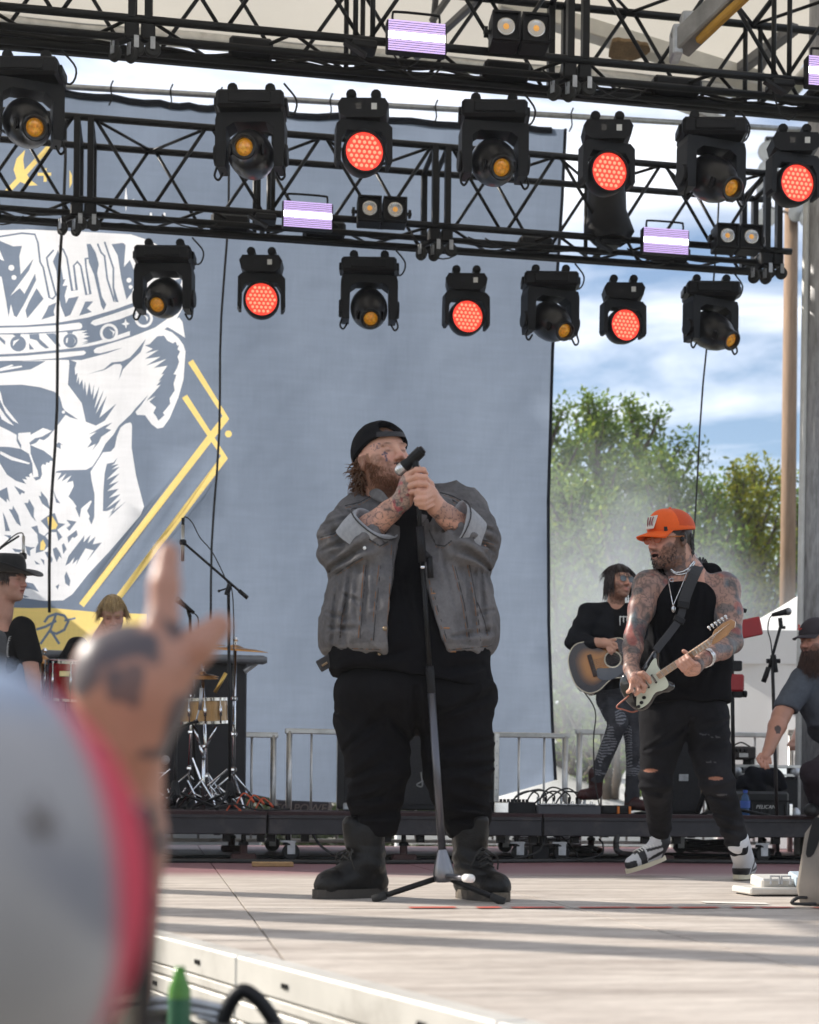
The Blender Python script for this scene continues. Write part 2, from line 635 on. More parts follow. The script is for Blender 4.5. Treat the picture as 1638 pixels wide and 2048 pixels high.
# ---------------------------------------------------------------- backdrop banner: one sheet of cloth, its print cut into the same mesh
BD = 13.2
def cA(*p): return [(x / 5.689, 400 + y / 5.689) for x, y in p]
def cB(*p): return [(200 + x / 4.4536, 400 + y / 4.4536) for x, y in p]
def cC(*p): return [(x / 5.689, 700 + y / 5.689) for x, y in p]
def cD(*p): return [(x / 4.9636, 1000 + y / 4.9636) for x, y in p]
def circ(c, r, n=14): return [(c[0] + r * math.cos(2 * math.pi * i / n), c[1] + r * math.sin(2 * math.pi * i / n)) for i in range(n)]
def stroke(pts, w):
 L_, R_ = [], []
 for i, p in enumerate(pts):
  a, q = pts[max(0, i - 1)], pts[min(len(pts) - 1, i + 1)]
  dx, dy = q[0] - a[0], q[1] - a[1]
  l = math.hypot(dx, dy) or 1
  nx, ny = -dy / l * w / 2, dx / l * w / 2
  k = 1.0
  if 0 < i < len(pts) - 1:
   d1 = (p[0] - a[0], p[1] - a[1]); d2 = (q[0] - p[0], q[1] - p[1])
   l1, l2 = math.hypot(*d1) or 1, math.hypot(*d2) or 1
   c = max(-0.8, (d1[0] * d2[0] + d1[1] * d2[1]) / (l1 * l2))
   k = min(2.0, 1 / math.sqrt((1 + c) / 2))
  L_.append((p[0] + nx * k, p[1] + ny * k)); R_.append((p[0] - nx * k, p[1] - ny * k))
 return L_ + R_[::-1]
ART = []
def wh(p): ART.append((1, p))
def nv(p): ART.append((0, p))
def go(p): ART.append((2, p))
wh([(-10, 462), (60, 458), (150, 462), (262, 470), (300, 482), (345, 505), (368, 560), (364, 585), (330, 590), (276, 604), (260, 609), (228, 620), (176, 634), (112, 645), (53, 651), (-10, 653)])
wh(cA((-57, 1465), (0, 1460), (300, 1450), (640, 1420), (900, 1388), (930, 1405), (935, 1440), (915, 1462), (640, 1492), (300, 1515), (-57, 1525)))
wh([(181, 646), (186, 640), (230, 627), (276, 612), (300, 603), (335, 590), (330, 602), (290, 620), (240, 639), (190, 651)])
wh(cA((-57, 1540), (0, 1535), (150, 1535), (170, 1555), (230, 1555), (240, 1530), (320, 1530), (640, 1505), (760, 1495), (770, 1515), (820, 1510), (830, 1490), (900, 1480), (990, 1478), (930, 1505), (1000, 1510), (950, 1530), (1020, 1545), (940, 1570), (1005, 1590), (930, 1620), (1010, 1605), (930, 1640), (1100, 1605), (1210, 1575), (1340, 1540), (1479, 1495), (1479, 1545), (1300, 1600), (1000, 1660), (640, 1705), (300, 1745), (-57, 1765)))
nv(circ(cA((208, 1640))[0], 16)); nv(circ(cA((800, 1595))[0], 14.4))
nv(cA((335, 1532), (445, 1522), (450, 1580), (560, 1680), (520, 1690), (460, 1650), (420, 1600), (340, 1580)))
nv(cA((520, 1520), (625, 1512), (690, 1668), (630, 1640)))
nv(cA((-57, 1550), (0, 1560), (62, 1610), (60, 1655), (0, 1600), (-57, 1600))); nv(cA((330, 1630), (390, 1702), (335, 1706)))
wh(cA((150, 1670), (155, 1610), (225, 1585), (180, 1630))); wh(cA((748, 1620), (752, 1570), (775, 1560), (765, 1620))); wh(cA((835, 1640), (855, 1600), (830, 1550), (862, 1600)))
wh(circ(cA((1240, 1510))[0], 18.3, 18)); nv(circ(cA((1240, 1510))[0], 13)); wh(cA((1240, 1465), (1310, 1500), (1280, 1555), (1285, 1510)))
wh(circ(cB((390, 1060))[0], 18.3, 18)); nv(circ(cB((390, 1060))[0], 13)); wh(cB((378, 1015), (430, 1050), (420, 1085), (408, 1050)))
wh(cB((228, 1060), (238, 1092), (265, 1105), (240, 1118), (232, 1152), (222, 1120), (190, 1108), (218, 1095)))
wh(cA((-57, 1793), (0, 1790), (300, 1775), (640, 1735), (955, 1708), (980, 1732), (950, 1757), (640, 1800), (300, 1830), (-57, 1838)))
wh([(187, 700), (192, 695), (262, 675), (310, 656), (340, 634), (365, 605), (367, 612), (352, 640), (320, 667), (262, 692), (200, 706), (189, 705)])
nv(cA((-57, 440), (0, 470), (150, 530), (250, 520), (220, 640), (235, 850), (380, 665), (330, 800), (120, 1095), (225, 1005), (280, 1070), (400, 830), (410, 910), (280, 1180), (190, 1340), (160, 1320), (125, 1190), (100, 1340), (70, 1150), (20, 880), (-57, 860)))
wh(circ(cA((130, 775))[0], 6)); wh(circ(cA((160, 885))[0], 5)); wh(cA((0, 580), (50, 700), (0, 680), (-57, 600)))
nv(cA((415, 1000), (495, 1120), (310, 1350), (290, 1260), (330, 1160)))
nv(cA((550, 1200), (640, 1160), (610, 1260), (620, 1310), (470, 1360), (520, 1270)))
nv(stroke(cA((-57, 435), (10, 420), (250, 375), (395, 385), (430, 480), (455, 700), (490, 760), (560, 1105), (600, 1118), (635, 1075), (545, 740), (530, 650), (610, 560)), 3.6))
nv(cA((600, 690), (660, 560), (720, 900), (745, 890), (710, 970), (765, 965), (735, 1080), (750, 1170), (780, 1110), (895, 1090), (800, 1300), (740, 1325), (690, 1200), (655, 1020), (640, 800)))
nv(stroke(cA((670, 510), (720, 560), (760, 650), (820, 1025), (872, 1018), (838, 740), (880, 698), (918, 745), (982, 1075), (1028, 1068), (978, 760), (972, 665), (1030, 660)), 3.4))
nv(cA((985, 500), (1030, 500), (1090, 600), (1125, 730), (1105, 830), (1160, 1100), (1210, 1190), (1180, 1255), (1150, 1200), (1070, 850), (1010, 710), (1000, 600)))
nv(stroke(cA((1110, 500), (1150, 600), (1190, 640), (1220, 900), (1300, 1155), (1330, 1170), (1290, 1000), (1290, 780), (1190, 480)), 3.6))
nv(cA((1270, 510), (1400, 495), (1430, 520), (1410, 770), (1479, 690), (1560, 900), (1500, 1060), (1440, 1140), (1380, 900), (1340, 640)))
wh(circ(cB((258, 720))[0], 5)); wh(circ(cB((273, 780))[0], 4))
nv(cA((970, 1150), (1060, 1150), (990, 1230), (1045, 1270), (900, 1310)))
nv(cB((560, 500), (700, 540), (640, 700), (600, 640))); nv(cB((640, 720), (735, 690), (690, 850)))
for s in ([(252, 375), (255, 400), (252, 425), (249, 400)], [(235, 402), (252, 405), (270, 398), (253, 410)], [(300, 425), (304, 426), (304, 437), (299, 437)], [(327, 424), (331, 425), (331, 437), (327, 437)]):
 wh(s)
wh([(-10, 726), (0, 726), (60, 722), (112, 719), (135, 719), (163, 719), (215, 706), (263, 690), (283, 678), (308, 662), (326, 658), (344, 665), (357, 676), (367, 690), (371, 703), (367, 759), (357, 795), (339, 838), (326, 856), (314.5, 858), (303, 849), (290, 831), (274, 830), (271, 824), (281, 813), (297, 790), (270, 818), (256, 836), (264, 850), (263, 894), (272, 951), (288, 1013), (281, 1030), (220, 1101), (176, 1149), (145, 1189), (127, 1201), (88, 1202), (44, 1195), (0, 1189), (-10, 1189)])
wh(cB((590, 1130), (640, 1085), (705, 1045), (735, 1085), (757, 1225), (700, 1190), (640, 1155)))
nv(cB((440, 1290), (510, 1218), (570, 1212), (600, 1255), (650, 1280), (672, 1262), (690, 1300), (705, 1290), (690, 1330), (712, 1350), (690, 1400), (705, 1440), (685, 1500), (655, 1555), (680, 1560), (655, 1640), (665, 1700), (620, 1770), (625, 1820), (560, 1900), (575, 1920), (520, 1970), (500, 1930), (475, 1900), (500, 1850), (440, 1800), (495, 1750), (415, 1790), (540, 1650), (500, 1660), (545, 1610), (520, 1620), (570, 1550), (545, 1560), (600, 1480), (480, 1500), (590, 1420), (410, 1480), (540, 1400), (400, 1420), (520, 1340), (405, 1370), (470, 1330), (400, 1300)))
nv(cC((780, 100), (870, 135), (850, 200), (855, 280), (880, 255), (870, 370), (895, 300), (900, 390), (935, 330), (950, 450), (965, 350), (985, 520), (1015, 360), (1040, 510), (1070, 380), (1060, 560), (1130, 410), (1075, 660), (1185, 440), (1090, 720), (1215, 515), (1130, 765), (1325, 605), (1190, 800), (1090, 855), (975, 810), (930, 600), (772, 390), (788, 150)))
nv(cC((990, 270), (1180, 215), (1270, 140), (1390, 130), (1479, 90), (1560, 0), (1660, -120), (1600, 30), (1500, 120), (1400, 220), (1350, 350), (1390, 190), (1370, 160), (1300, 160), (1190, 224)))
nv(cC((-57, 140), (0, 140), (380, 130), (520, 125), (440, 175), (350, 225), (200, 245), (0, 272), (-57, 276)))
wh(cC((0, 215), (140, 170), (155, 185), (90, 205), (250, 183), (255, 200), (0, 248)))
nv(cC((-57, 410), (0, 405), (250, 400), (450, 425), (620, 475), (680, 530), (712, 650), (740, 690), (890, 788), (800, 765), (745, 735), (705, 790), (640, 880), (600, 930), (555, 990), (500, 1030), (450, 1018), (410, 1062), (345, 1085), (335, 1060), (400, 1010), (480, 990), (590, 925), (540, 905), (490, 890), (350, 970), (350, 940), (210, 950), (205, 1010), (245, 1090), (240, 1130), (190, 1040), (190, 970), (100, 920), (0, 870), (-57, 840)))
wh(cC((-57, 380), (10, 490), (40, 620), (90, 690), (215, 845), (150, 810), (70, 720), (0, 570), (-57, 540))); wh(cC((-57, 620), (0, 660), (70, 765), (160, 865), (100, 840), (20, 790), (0, 740), (-57, 700))); wh(circ(cC((722, 705))[0], 3.2, 8))
nv(cC((-57, 1100), (100, 1105), (240, 1130), (330, 1185), (370, 1300), (378, 1440), (360, 1400), (330, 1425), (345, 1450), (290, 1445), (310, 1480), (255, 1470), (300, 1530), (180, 1490), (80, 1420), (0, 1290), (-57, 1240)))
wh(cC((5, 1150), (130, 1215), (345, 1290), (330, 1305), (130, 1255), (0, 1185)))
nv(cC((345, 1085), (400, 1110), (500, 1150), (580, 1210), (635, 1275), (575, 1262), (560, 1290), (530, 1280), (520, 1315), (490, 1300), (470, 1330), (480, 1420), (460, 1470), (410, 1490), (380, 1455), (440, 1445), (430, 1380), (385, 1280), (350, 1180)))
nv(cC((635, 1075), (670, 1050), (722, 1085), (690, 1075), (692, 1128), (650, 1110)))
nv(cC((1000, 960), (1180, 860), (1280, 820), (1200, 885), (1265, 905), (1150, 985), (1120, 1050), (1045, 1145), (1090, 1060), (990, 1110), (1040, 1040), (1020, 990), (1100, 925)))
nv(cC((1485, 735), (1350, 860), (1290, 960), (1200, 1060), (1130, 1200), (1050, 1320), (980, 1360), (700, 1370), (640, 1385), (610, 1480), (640, 1400), (700, 1400), (650, 1490), (755, 1405), (700, 1500), (815, 1425), (760, 1510), (830, 1490), (840, 1550), (780, 1670), (830, 1720), (870, 1780), (860, 1800), (905, 1910), (925, 1800), (1030, 1710), (1045, 1720), (990, 1830), (1020, 1890), (1010, 1920), (1040, 1985), (1072, 1900), (1075, 1640), (1040, 1470), (1030, 1380), (1100, 1270), (1170, 1160), (1260, 1150), (1305, 1100), (1330, 980), (1370, 880), (1430, 835), (1490, 822)))
nv(cC((1170, 1830), (1175, 1600), (1190, 1400), (1215, 1290), (1290, 1275), (1335, 1222), (1300, 1290), (1265, 1310), (1350, 1295), (1270, 1355), (1360, 1325), (1215, 1470), (1360, 1400), (1240, 1530), (1350, 1488), (1220, 1600), (1350, 1575), (1240, 1680), (1370, 1635), (1210, 1800), (1375, 1690), (1250, 1860), (1435, 1718), (1230, 1910), (1320, 1780), (1215, 1830)))
for q in (((-57, 1590), (0, 1600), (80, 1560), (110, 1730), (80, 1690), (75, 1735), (0, 1670), (-57, 1660)), ((160, 1545), (285, 1615), (275, 1640), (250, 1625), (230, 1655)), ((440, 1660), (470, 1670), (465, 1610), (500, 1650), (540, 1700), (575, 1825), (480, 1750)), ((275, 1740), (320, 1745), (332, 1700), (390, 1800), (385, 1900), (417, 1960), (360, 1900)), ((100, 1810), (140, 1815), (148, 1770), (210, 1880), (240, 2010), (190, 1970)), ((30, 1840), (60, 1900), (115, 2060), (60, 2060)), ((600, 1575), (640, 1680), (690, 1750), (640, 1740))):
 nv(cC(*q))
nv(cD((405, 210), (490, 150), (545, 132), (580, 230), (650, 240), (570, 300), (620, 370), (580, 410), (560, 322), (500, 322), (450, 362), (510, 440), (430, 510), (355, 530), (360, 470), (380, 430), (370, 340), (310, 272), (372, 255), (390, 330), (440, 360), (490, 310), (450, 260)))
go(cD((470, 175), (520, 165), (575, 250), (555, 290), (490, 300), (478, 240))); go(cD((398, 500), (405, 420), (430, 395), (455, 450), (440, 500)))
for q in (((525, 490), (560, 470), (600, 530), (615, 585), (590, 560), (565, 620), (540, 560)), ((445, 520), (490, 515), (525, 590), (515, 625), (480, 590)), ((615, 450), (635, 430), (662, 490), (630, 540)), ((670, 370), (760, 300), (772, 350), (740, 380), (720, 370), (680, 430)), ((250, 455), (300, 470), (350, 470), (300, 500), (300, 560), (270, 540)), ((650, 655), (680, 560), (840, 350), (830, 420), (900, 345), (870, 430), (950, 360), (920, 440), (1010, 420), (860, 612), (930, 500), (850, 480), (780, 600), (755, 655), (770, 590), (720, 640), (740, 570), (690, 630)), ((640, 760), (660, 710), (700, 800), (690, 860), (650, 830)), ((552, 860), (592, 835), (575, 892)), ((240, 810), (330, 830), (388, 915), (300, 880), (250, 880)), ((230, 940), (292, 965), (240, 967)), ((340, 600), (400, 640), (360, 640)), ((400, 580), (440, 600), (440, 650)), ((660, 200), (760, 215), (690, 310), (660, 280), (700, 250)), ((120, 480), (220, 495), (200, 520), (150, 515)), ((35, 345), (110, 350), (100, 420), (80, 370))):
 nv(cD(*q))
go(stroke([(381, 722), (452, 834), (163, 1211)], 12)); go(stroke([(369, 793), (449, 914), (230, 1204)], 12)); go(circ((457, 867), 7))
go([(50, 298), (33, 316), (27, 338), (34, 360), (58, 370), (75, 369), (60, 358), (49, 340), (46, 318)])
go([(87, 335), (93, 335), (93, 344), (102, 344), (102, 350), (93, 350), (93, 362), (87, 362), (87, 350), (75, 350), (75, 344), (87, 344)])
go(stroke([(12, 386), (98, 292)], 10)); go([(139, 340), (144, 350), (144, 366), (139, 376)])
go([(-10, 1214), (60, 1216), (100, 1216), (195, 1224.6), (294, 1227.6), (294, 1312), (-10, 1312)])
nv(stroke(cD((440, 1215), (480, 1160), (560, 1130), (640, 1150), (678, 1210), (640, 1290), (560, 1330), (490, 1305)), 5)); nv(stroke(cD((360, 1285), (450, 1260), (560, 1200)), 5)); nv(stroke(cD((560, 1130), (500, 1290), (400, 1430)), 5)); nv(stroke(cD((500, 1290), (590, 1430)), 5)); nv(stroke(cD((640, 1200), (750, 1175)), 4))
def to_uz(px, py):
 q = K(px, py, BD)
 return (q.dot(UX), q.z)
ax_u = to_uz(-10, 900)[0]
u_l = 2 * ax_u - to_uz(1110, 900)[0] - 0.2
top = [to_uz(*q) for q in ((-10, 178), (130, 188), (320, 205), (435, 218), (675, 233), (968, 250), (1131, 258))]
right = [to_uz(*q) for q in ((1125, 400), (1117, 520), (1106, 700), (1099, 1000), (1101, 1250), (1108, 1450), (1114, 1560))]
bot = [to_uz(*q) for q in ((1000, 1592), (700, 1606), (560, 1600), (420, 1570), (200, 1575), (-10, 1585))]
zt, zb = top[0][1], bot[-1][1]
outline = [(u_l, zt)] + top + right + bot + [(u_l, zb)]
polys = []
for c, q in ART:
 polys.append((c, [to_uz(*a) for a in q]))
 if min(a[0] for a in q) < 330:                      # the emblem is symmetric: its other half lies outside the frame
  mq = [(2 * ax_u - a[0], a[1]) for a in [to_uz(*a) for a in q]][::-1]
  polys.append((c, mq))
pts, edges = [], []
def ring_(q):
 o = len(pts)
 pts.extend(Vector(a) for a in q)
 edges.extend((o + i, o + (i + 1) % len(q)) for i in range(len(q)))
ring_(outline)
for c, q in polys:
 ring_(q)
ua = max(a[0] for a in outline)
gu = u_l + 0.2
while gu < ua:
 gz = zb + 0.15
 while gz < zt:
  pts.append(Vector((gu + RNG.uniform(-.03, .03), gz)))
  gz += 0.22
 gu += 0.22
ov, oe, of, _, _, _ = delaunay_2d_cdt(pts, edges, [], 0, 1e-5)
V2 = np.array([(a.x, a.y) for a in ov])
T = np.array([f for f in of])
cen = V2[T].mean(axis=1)
def inside(q, P):
 q = np.array(q)
 x, y = P[:, 0], P[:, 1]
 r = np.zeros(len(P), bool)
 for i in range(len(q)):
  a, c = q[i], q[(i + 1) % len(q)]
  if a[1] == c[1]:
   continue
  s = ((a[1] > y) != (c[1] > y)) & (x < (c[0] - a[0]) * (y - a[1]) / (c[1] - a[1]) + a[0])
  r ^= s
 return r
col = np.zeros(len(T), int)
for c, q in polys:
 col[inside(q, cen)] = c
keep = inside(outline, cen)
def banner_mat(name, refl, thru, f):
 m = bpy.data.materials.new(name)
 m.use_nodes = True
 nt = m.node_tree
 L = nt.links.new
 nt.nodes.clear()
 out = nd(nt, 'ShaderNodeOutputMaterial')
 d1, t1, ms = nd(nt, 'ShaderNodeBsdfDiffuse'), nd(nt, 'ShaderNodeBsdfTranslucent'), nd(nt, 'ShaderNodeMixShader')
 co = nd(nt, 'ShaderNodeTexCoord')
 w1 = nd(nt, 'ShaderNodeTexNoise', Scale=2.0, Detail=8.0, Roughness=0.7)
 mpn = nd(nt, 'ShaderNodeMapping')
 mpn.inputs['Scale'].default_value = (22, 22, 2.0)
 L(co.outputs['Object'], mpn.inputs[0])
 L(mpn.outputs[0], w1.inputs['Vector'])
 w2 = nd(nt, 'ShaderNodeTexNoise', Scale=1.3, Detail=5.0, Roughness=0.6)
 mp2 = nd(nt, 'ShaderNodeMapping')
 mp2.inputs['Scale'].default_value = (2, 2, 20)
 L(co.outputs['Object'], mp2.inputs[0])
 L(mp2.outputs[0], w2.inputs['Vector'])
 su = nd(nt, 'ShaderNodeMath', operation='ADD')
 L(w1.outputs[0], su.inputs[0]); L(w2.outputs[0], su.inputs[1])
 mr = nd(nt, 'ShaderNodeMapRange')
 mr.inputs[1].default_value, mr.inputs[2].default_value, mr.inputs[3].default_value, mr.inputs[4].default_value = 0.6, 1.4, 0.92, 1.08
 L(su.outputs[0], mr.inputs[0])
 for node, cc in ((d1, refl), (t1, thru)):
  mu = nd(nt, 'ShaderNodeMix', data_type='RGBA', blend_type='MULTIPLY')
  mu.inputs[0].default_value = 1
  mu.inputs[6].default_value = (*cc, 1)
  L(mr.outputs[0], mu.inputs[7])
  L(mu.outputs[2], node.inputs[0])
 w3 = nd(nt, 'ShaderNodeTexNoise', Scale=0.9, Detail=3.0, Roughness=0.5)
 L(co.outputs['Object'], w3.inputs['Vector'])
 bp = nd(nt, 'ShaderNodeBump', Strength=0.5, Distance=0.12)
 L(w3.outputs[0], bp.inputs['Height'])
 L(bp.outputs[0], t1.inputs['Normal']); L(bp.outputs[0], d1.inputs['Normal'])
 ms.inputs[0].default_value = f
 L(d1.outputs[0], ms.inputs[1]); L(t1.outputs[0], ms.inputs[2]); L(ms.outputs[0], out.inputs[0])
 return m
BM = [banner_mat('banner_navy', (0.040, 0.055, 0.085), (0.205, 0.25, 0.33), 0.62),
 banner_mat('banner_white', (0.78, 0.78, 0.80), (0.80, 0.80, 0.83), 0.62),
 banner_mat('banner_gold', (0.72, 0.46, 0.06), (0.85, 0.66, 0.26), 0.62),
 mat('banner_hem', (0.012, 0.016, 0.026), 0.9)]
def bpos(u, z, off=0.0):
 ue = to_uz(1110, 900)[0]
 w = max(0.0, (u - (ue - 1.1)) / 1.1)
 v = BD * math.cos(ST) + 0.05 * math.sin(u * 2.1 + z * 0.35) * w + 0.016 * math.sin(u * 5.3 + z * 1.3)
 return STG(u, v + off, z)
banner = thing('backdrop_banner', 'huge navy cloth backdrop printed with a white crowned skull and gold lines', 'banner', STG(0, BD * math.cos(ST), 0), ST)
mb = MB()
mb.v = [tuple(bpos(a[0], a[1])) for a in V2]
mb.f = [tuple(int(i) for i in t) for t in T[keep]]
mb.m = [int(c) for c in col[keep]]
mb.build('cloth', BM[:3], banner, smooth=True)
hem = MB()
pp = [top[-1]] + right
hem.tube([bpos(a[0], a[1], -0.004) for a in pp], 0.016, 6)
hem.build('side_hem', BM[3], banner)
hem = MB()
tp = []
for i in range(len(top) - 1):
 for k in range(6):
  t = k / 6
  a = top[i]; c = top[i + 1]
  tp.append(bpos(a[0] + (c[0] - a[0]) * t, a[1] + (c[1] - a[1]) * t - 0.02 * math.sin(math.pi * t * 2) ** 2, -0.004))
hem.tube([bpos(u_l, zt, -.004)] + tp, 0.03, 6)
hem.build('top_hem', BM[3], banner)
pipe = thing('banner_pipe', 'grey steel pipe carrying the top of the skull backdrop', 'pipe', STG(0, 13.1, 6.5), ST)
mb = MB()
pa, pb = K(125, 173, BD - 0.05), K(1373, 246, BD - 0.05)
pa2 = pa + (pa - pb) * 0.9
mb.tube([pa2, pb + (pb - pa) * 0.25], 0.024, 10)
mb.build('tube', STEEL, pipe, smooth=True)
for px in (217, 330, 425, 640, 850, 970, 1128):
 mb = MB()
 t = (px - 125) / (1373 - 125)
 q = pa.lerp(pb, t)
 mb.tube(spline([q + Vector((0.02, -.03, .06)), q + Vector((0, -.035, 0)), q + Vector((.01, -.03, -.09)), q + Vector((-.015, -.03, -.15))], 3), 0.007, 5)
 mb.build('tie', BLK, pipe)
for (x0, y0, x1, y1, d, r, lab) in ((131, 240, 97, 1225, 12.45, 0.013, 'black strap hanging in front of the skull print'), (458, 330, 420, 1240, 12.7, 0.0105, 'black rope hanging over the plain blue half of the backdrop'), (1438, 395, 1388, 1030, 12.4, 0.008, 'thin black rope running down past the trees behind the orange cap')):
 mb = MB()
 a, c = W(x0, y0, d), W(x1, y1, d)
 if x0 == 1438:
  c = a + (c - a) * 1.75
 n_ = 12
 mb.tube([a + (c - a) * (i / n_) + UX * 0.012 * math.sin(i * 1.1) for i in range(n_ + 1)], r, 6)
 tag(mb.build('hanging_rope', CABLE, None, smooth=True), lab, 'rope')
# ---------------------------------------------------------------- trusses
def build_truss(label, d0, px_u, ybot, joints, u0, u1, seed, mids):
 """box truss 0.61 high, 0.50 deep; joints = stage-u of section joints"""
 H, D = 0.615, 0.50
 zb = K(800, ybot, d0).z
 vf = d0 * math.cos(ST)
 tr = thing('lighting_truss', label, 'truss', STG(0, vf, zb), ST, None)
 rods = []
 for (dv, dz) in ((0, 0), (0, H), (D, 0), (D, H)):
  mb = MB()
  mb.tube([STG(u0, vf + dv, zb + dz), STG(u1, vf + dv, zb + dz)], 0.0255, 10)
  mb.build('chord', BLK, tr, smooth=True)
 for (dv, dz) in ((0.13, -0.055), (0.25, -0.085), (0.37, -0.055)):
  mb = MB()
  mb.tube([STG(u0 + .03, vf + dv, zb + dz), STG(u1 - .03, vf + dv, zb + dz)], 0.024, 8)
  mb.build('lamp_bar', BLK, tr, smooth=True)
 secs = [(joints[i], joints[i + 1]) for i in range(len(joints) - 1)]
 for (a, c) in secs:
  n = 3
  a2, c2 = a + 0.06, c - 0.06
  w = (c2 - a2) / n
  for dv in (0, D):
   off = 0.0 if dv == 0 else 0.5
   for i in range(n):
    t0 = a2 + w * i
    for (p0, p1) in (((t0 + .02, H), (t0 + w / 2 - .02, 0)), ((t0 + w / 2 + .03, 0), (t0 + w - .02, H))):
     mb = MB()
     if dv == 0:
      q0, q1 = p0, p1
     else:
      q0, q1 = (p0[0], H - p0[1]), (p1[0], H - p1[1])
     mb.tube([STG(q0[0], vf + dv, zb + q0[1]), STG(q1[0], vf + dv, zb + q1[1])], 0.0135, 8)
     mb.build('brace', BLK, tr, smooth=True)
  for dz in (0, H):                              # horizontal lacing
   for i in range(n * 2):
    t0 = a2 + w / 2 * i
    s = i % 2
    mb = MB()
    mb.tube([STG(t0, vf + D * s, zb + dz), STG(t0 + w / 2, vf + D * (1 - s), zb + dz)], 0.0115, 6)
    mb.build('brace', BLK, tr, smooth=True)
 for j in joints:
  for s in (-1, 1):
   uu = j + s * 0.05
   for dv in (0, D):
    mb = MB()
    mb.box(STG(uu, vf + dv, zb + H / 2), (0.045, 0.06, H), Matrix((UX, UY, UZ)).transposed())
    mb.build('end_post', BLK, tr)
   for dz in (0, H):
    mb = MB()
    mb.tube([STG(uu, vf, zb + dz), STG(uu, vf + D, zb + dz)], 0.022, 8)
    mb.build('end_tie', BLK, tr, smooth=True)
   mb = MB()
   a = STG(uu, vf + 0.04, zb - 0.02)
   R = Matrix((UX, UY, UZ)).transposed()
   mb.box(a - UZ * .05, (0.09, 0.10, 0.10), R, bev=.01)
   c = a + UX * (-0.10) + UY * (-0.03) - UZ * 0.19
   mb.tube([a - UZ * .08, c + UZ * .05], 0.022, 6)
   mb.box(c + UZ * .045, (0.05, 0.035, 0.03), R)
   br = mb.build('caster_bracket', BLK, tr)
   for (cc, axx) in ((c - UZ * .012, UX * 0.7 + UY * 0.7), (a + UX * 0.03 - UY * 0.03 - UZ * 0.155, UY)):
    mb = MB()
    mb.lathe([(0.018, -0.016), (0.042, -0.016), (0.05, -0.009), (0.05, 0.009), (0.042, 0.016), (0.018, 0.016), (0.012, 0.02), (0.0, 0.02)], cc, axx, 18)
    mb.lathe([(0.0, -0.02), (0.012, -0.02), (0.018, -0.016)], cc, axx, 18)
    w_ = mb.build('caster', RUB, tr, auto=40)
    mb = MB()
    ax2 = Vector(axx).normalized()
    for s2 in (-1, 1):
     mb.box(cc + ax2 * s2 * .024 + UZ * .03, (0.006, 0.03, 0.075), Matrix((ax2, UZ.cross(ax2), UZ)).transposed())
    mb.build('caster_fork', STEEL, tr)
 for j in mids:
  for dv in (0, D):
   for s in (-0.055, 0.055):
    mb = MB()
    mb.tube([STG(j + s, vf + dv, zb), STG(j + s, vf + dv, zb + H)], 0.017, 8)
    mb.build('mid_post', BLK, tr, smooth=True)
  for dz in (0, H):
   mb = MB()
   mb.tube([STG(j, vf, zb + dz), STG(j, vf + D, zb + dz)], 0.02, 8)
   mb.build('mid_tie', BLK, tr, smooth=True)
  mb = MB()
  R = Matrix((UX, UY, UZ)).transposed()
  mb.box(STG(j, vf + 0.02, zb - 0.04), (0.16, 0.14, 0.05), R, bev=.01)
  mb.box(STG(j - .06, vf - .03, zb - .075), (0.16, 0.05, 0.02), R @ Matrix.Rotation(0.5, 3, 'Y'))
  mb.build('bracket', BLK, tr)
 r = random.Random(seed)
 for k in range(5):
  dv, dz = r.uniform(0.08, 0.42), r.uniform(-0.03, 0.02)
  ptsc = []
  nseg = int((u1 - u0) / 0.22)
  for i in range(nseg + 1):
   ptsc.append(STG(u0 + (u1 - u0) * i / nseg, vf + dv + r.uniform(-.02, .02), zb + dz - 0.02 - (r.uniform(0, .03) if i % 2 else 0)))
  mb = MB()
  mb.tube(spline(ptsc, 3), r.uniform(0.007, 0.013), 6)
  mb.build('cable', CABLE, tr, smooth=True)
 for k in range(9):
  u = r.uniform(u0 + .3, u1 - .8)
  a, c = STG(u, vf + .05, zb - .05), STG(u + r.uniform(.2, .6), vf + r.uniform(.0, .3), zb - .07)
  mb = MB()
  mb.tube(sag(a, c, r.uniform(.04, .13), 8), 0.006, 5)
  mb.build('cable', CABLE, tr, smooth=True)
 for k in range(6):
  u = u0 + (u1 - u0) * (k + .5 + r.uniform(-.3, .3)) / 6
  mb = MB()
  mb.box(STG(u, vf + .25, zb - 0.01), (r.uniform(.2, .4), 0.2, 0.10), Matrix((UX, UY, UZ)).transposed(), bev=.02)
  mb.build('junction_box', BLKP, tr)
 return tr, vf, zb
def uof(px, py, d0):
 return K(px, py, d0).dot(UX)
D1, D2 = 9.6, 11.6
j1 = [uof(280, 40, D1), uof(1155, 120, D1)]
sec = j1[1] - j1[0]
j1 = [j1[0] - sec, j1[0], j1[1], j1[1] + sec]
truss1 = build_truss('upper black box truss with long red-lamp row under the canopy', D1, None, 87, j1, j1[0] - .1, j1[-1] + .1, 11, [j1[0] + sec / 2, j1[1] + sec / 2, j1[2] + sec / 2])
j2m, j2r = uof(882, 450, D2), uof(1545, 500, D2)
sec2 = j2r - j2m
j2 = [j2m - 2 * sec2 + .0, j2m - sec2, j2m, j2r]
truss2 = build_truss('lower black box truss ending in front of the open sky, ahead of the backdrop', D2, None, 446, j2, j2[0] - .1, j2[-1] + .16, 12, [j2[1] + sec2 / 2, j2[2] + sec2 / 2, j2[0] + sec2 / 2])
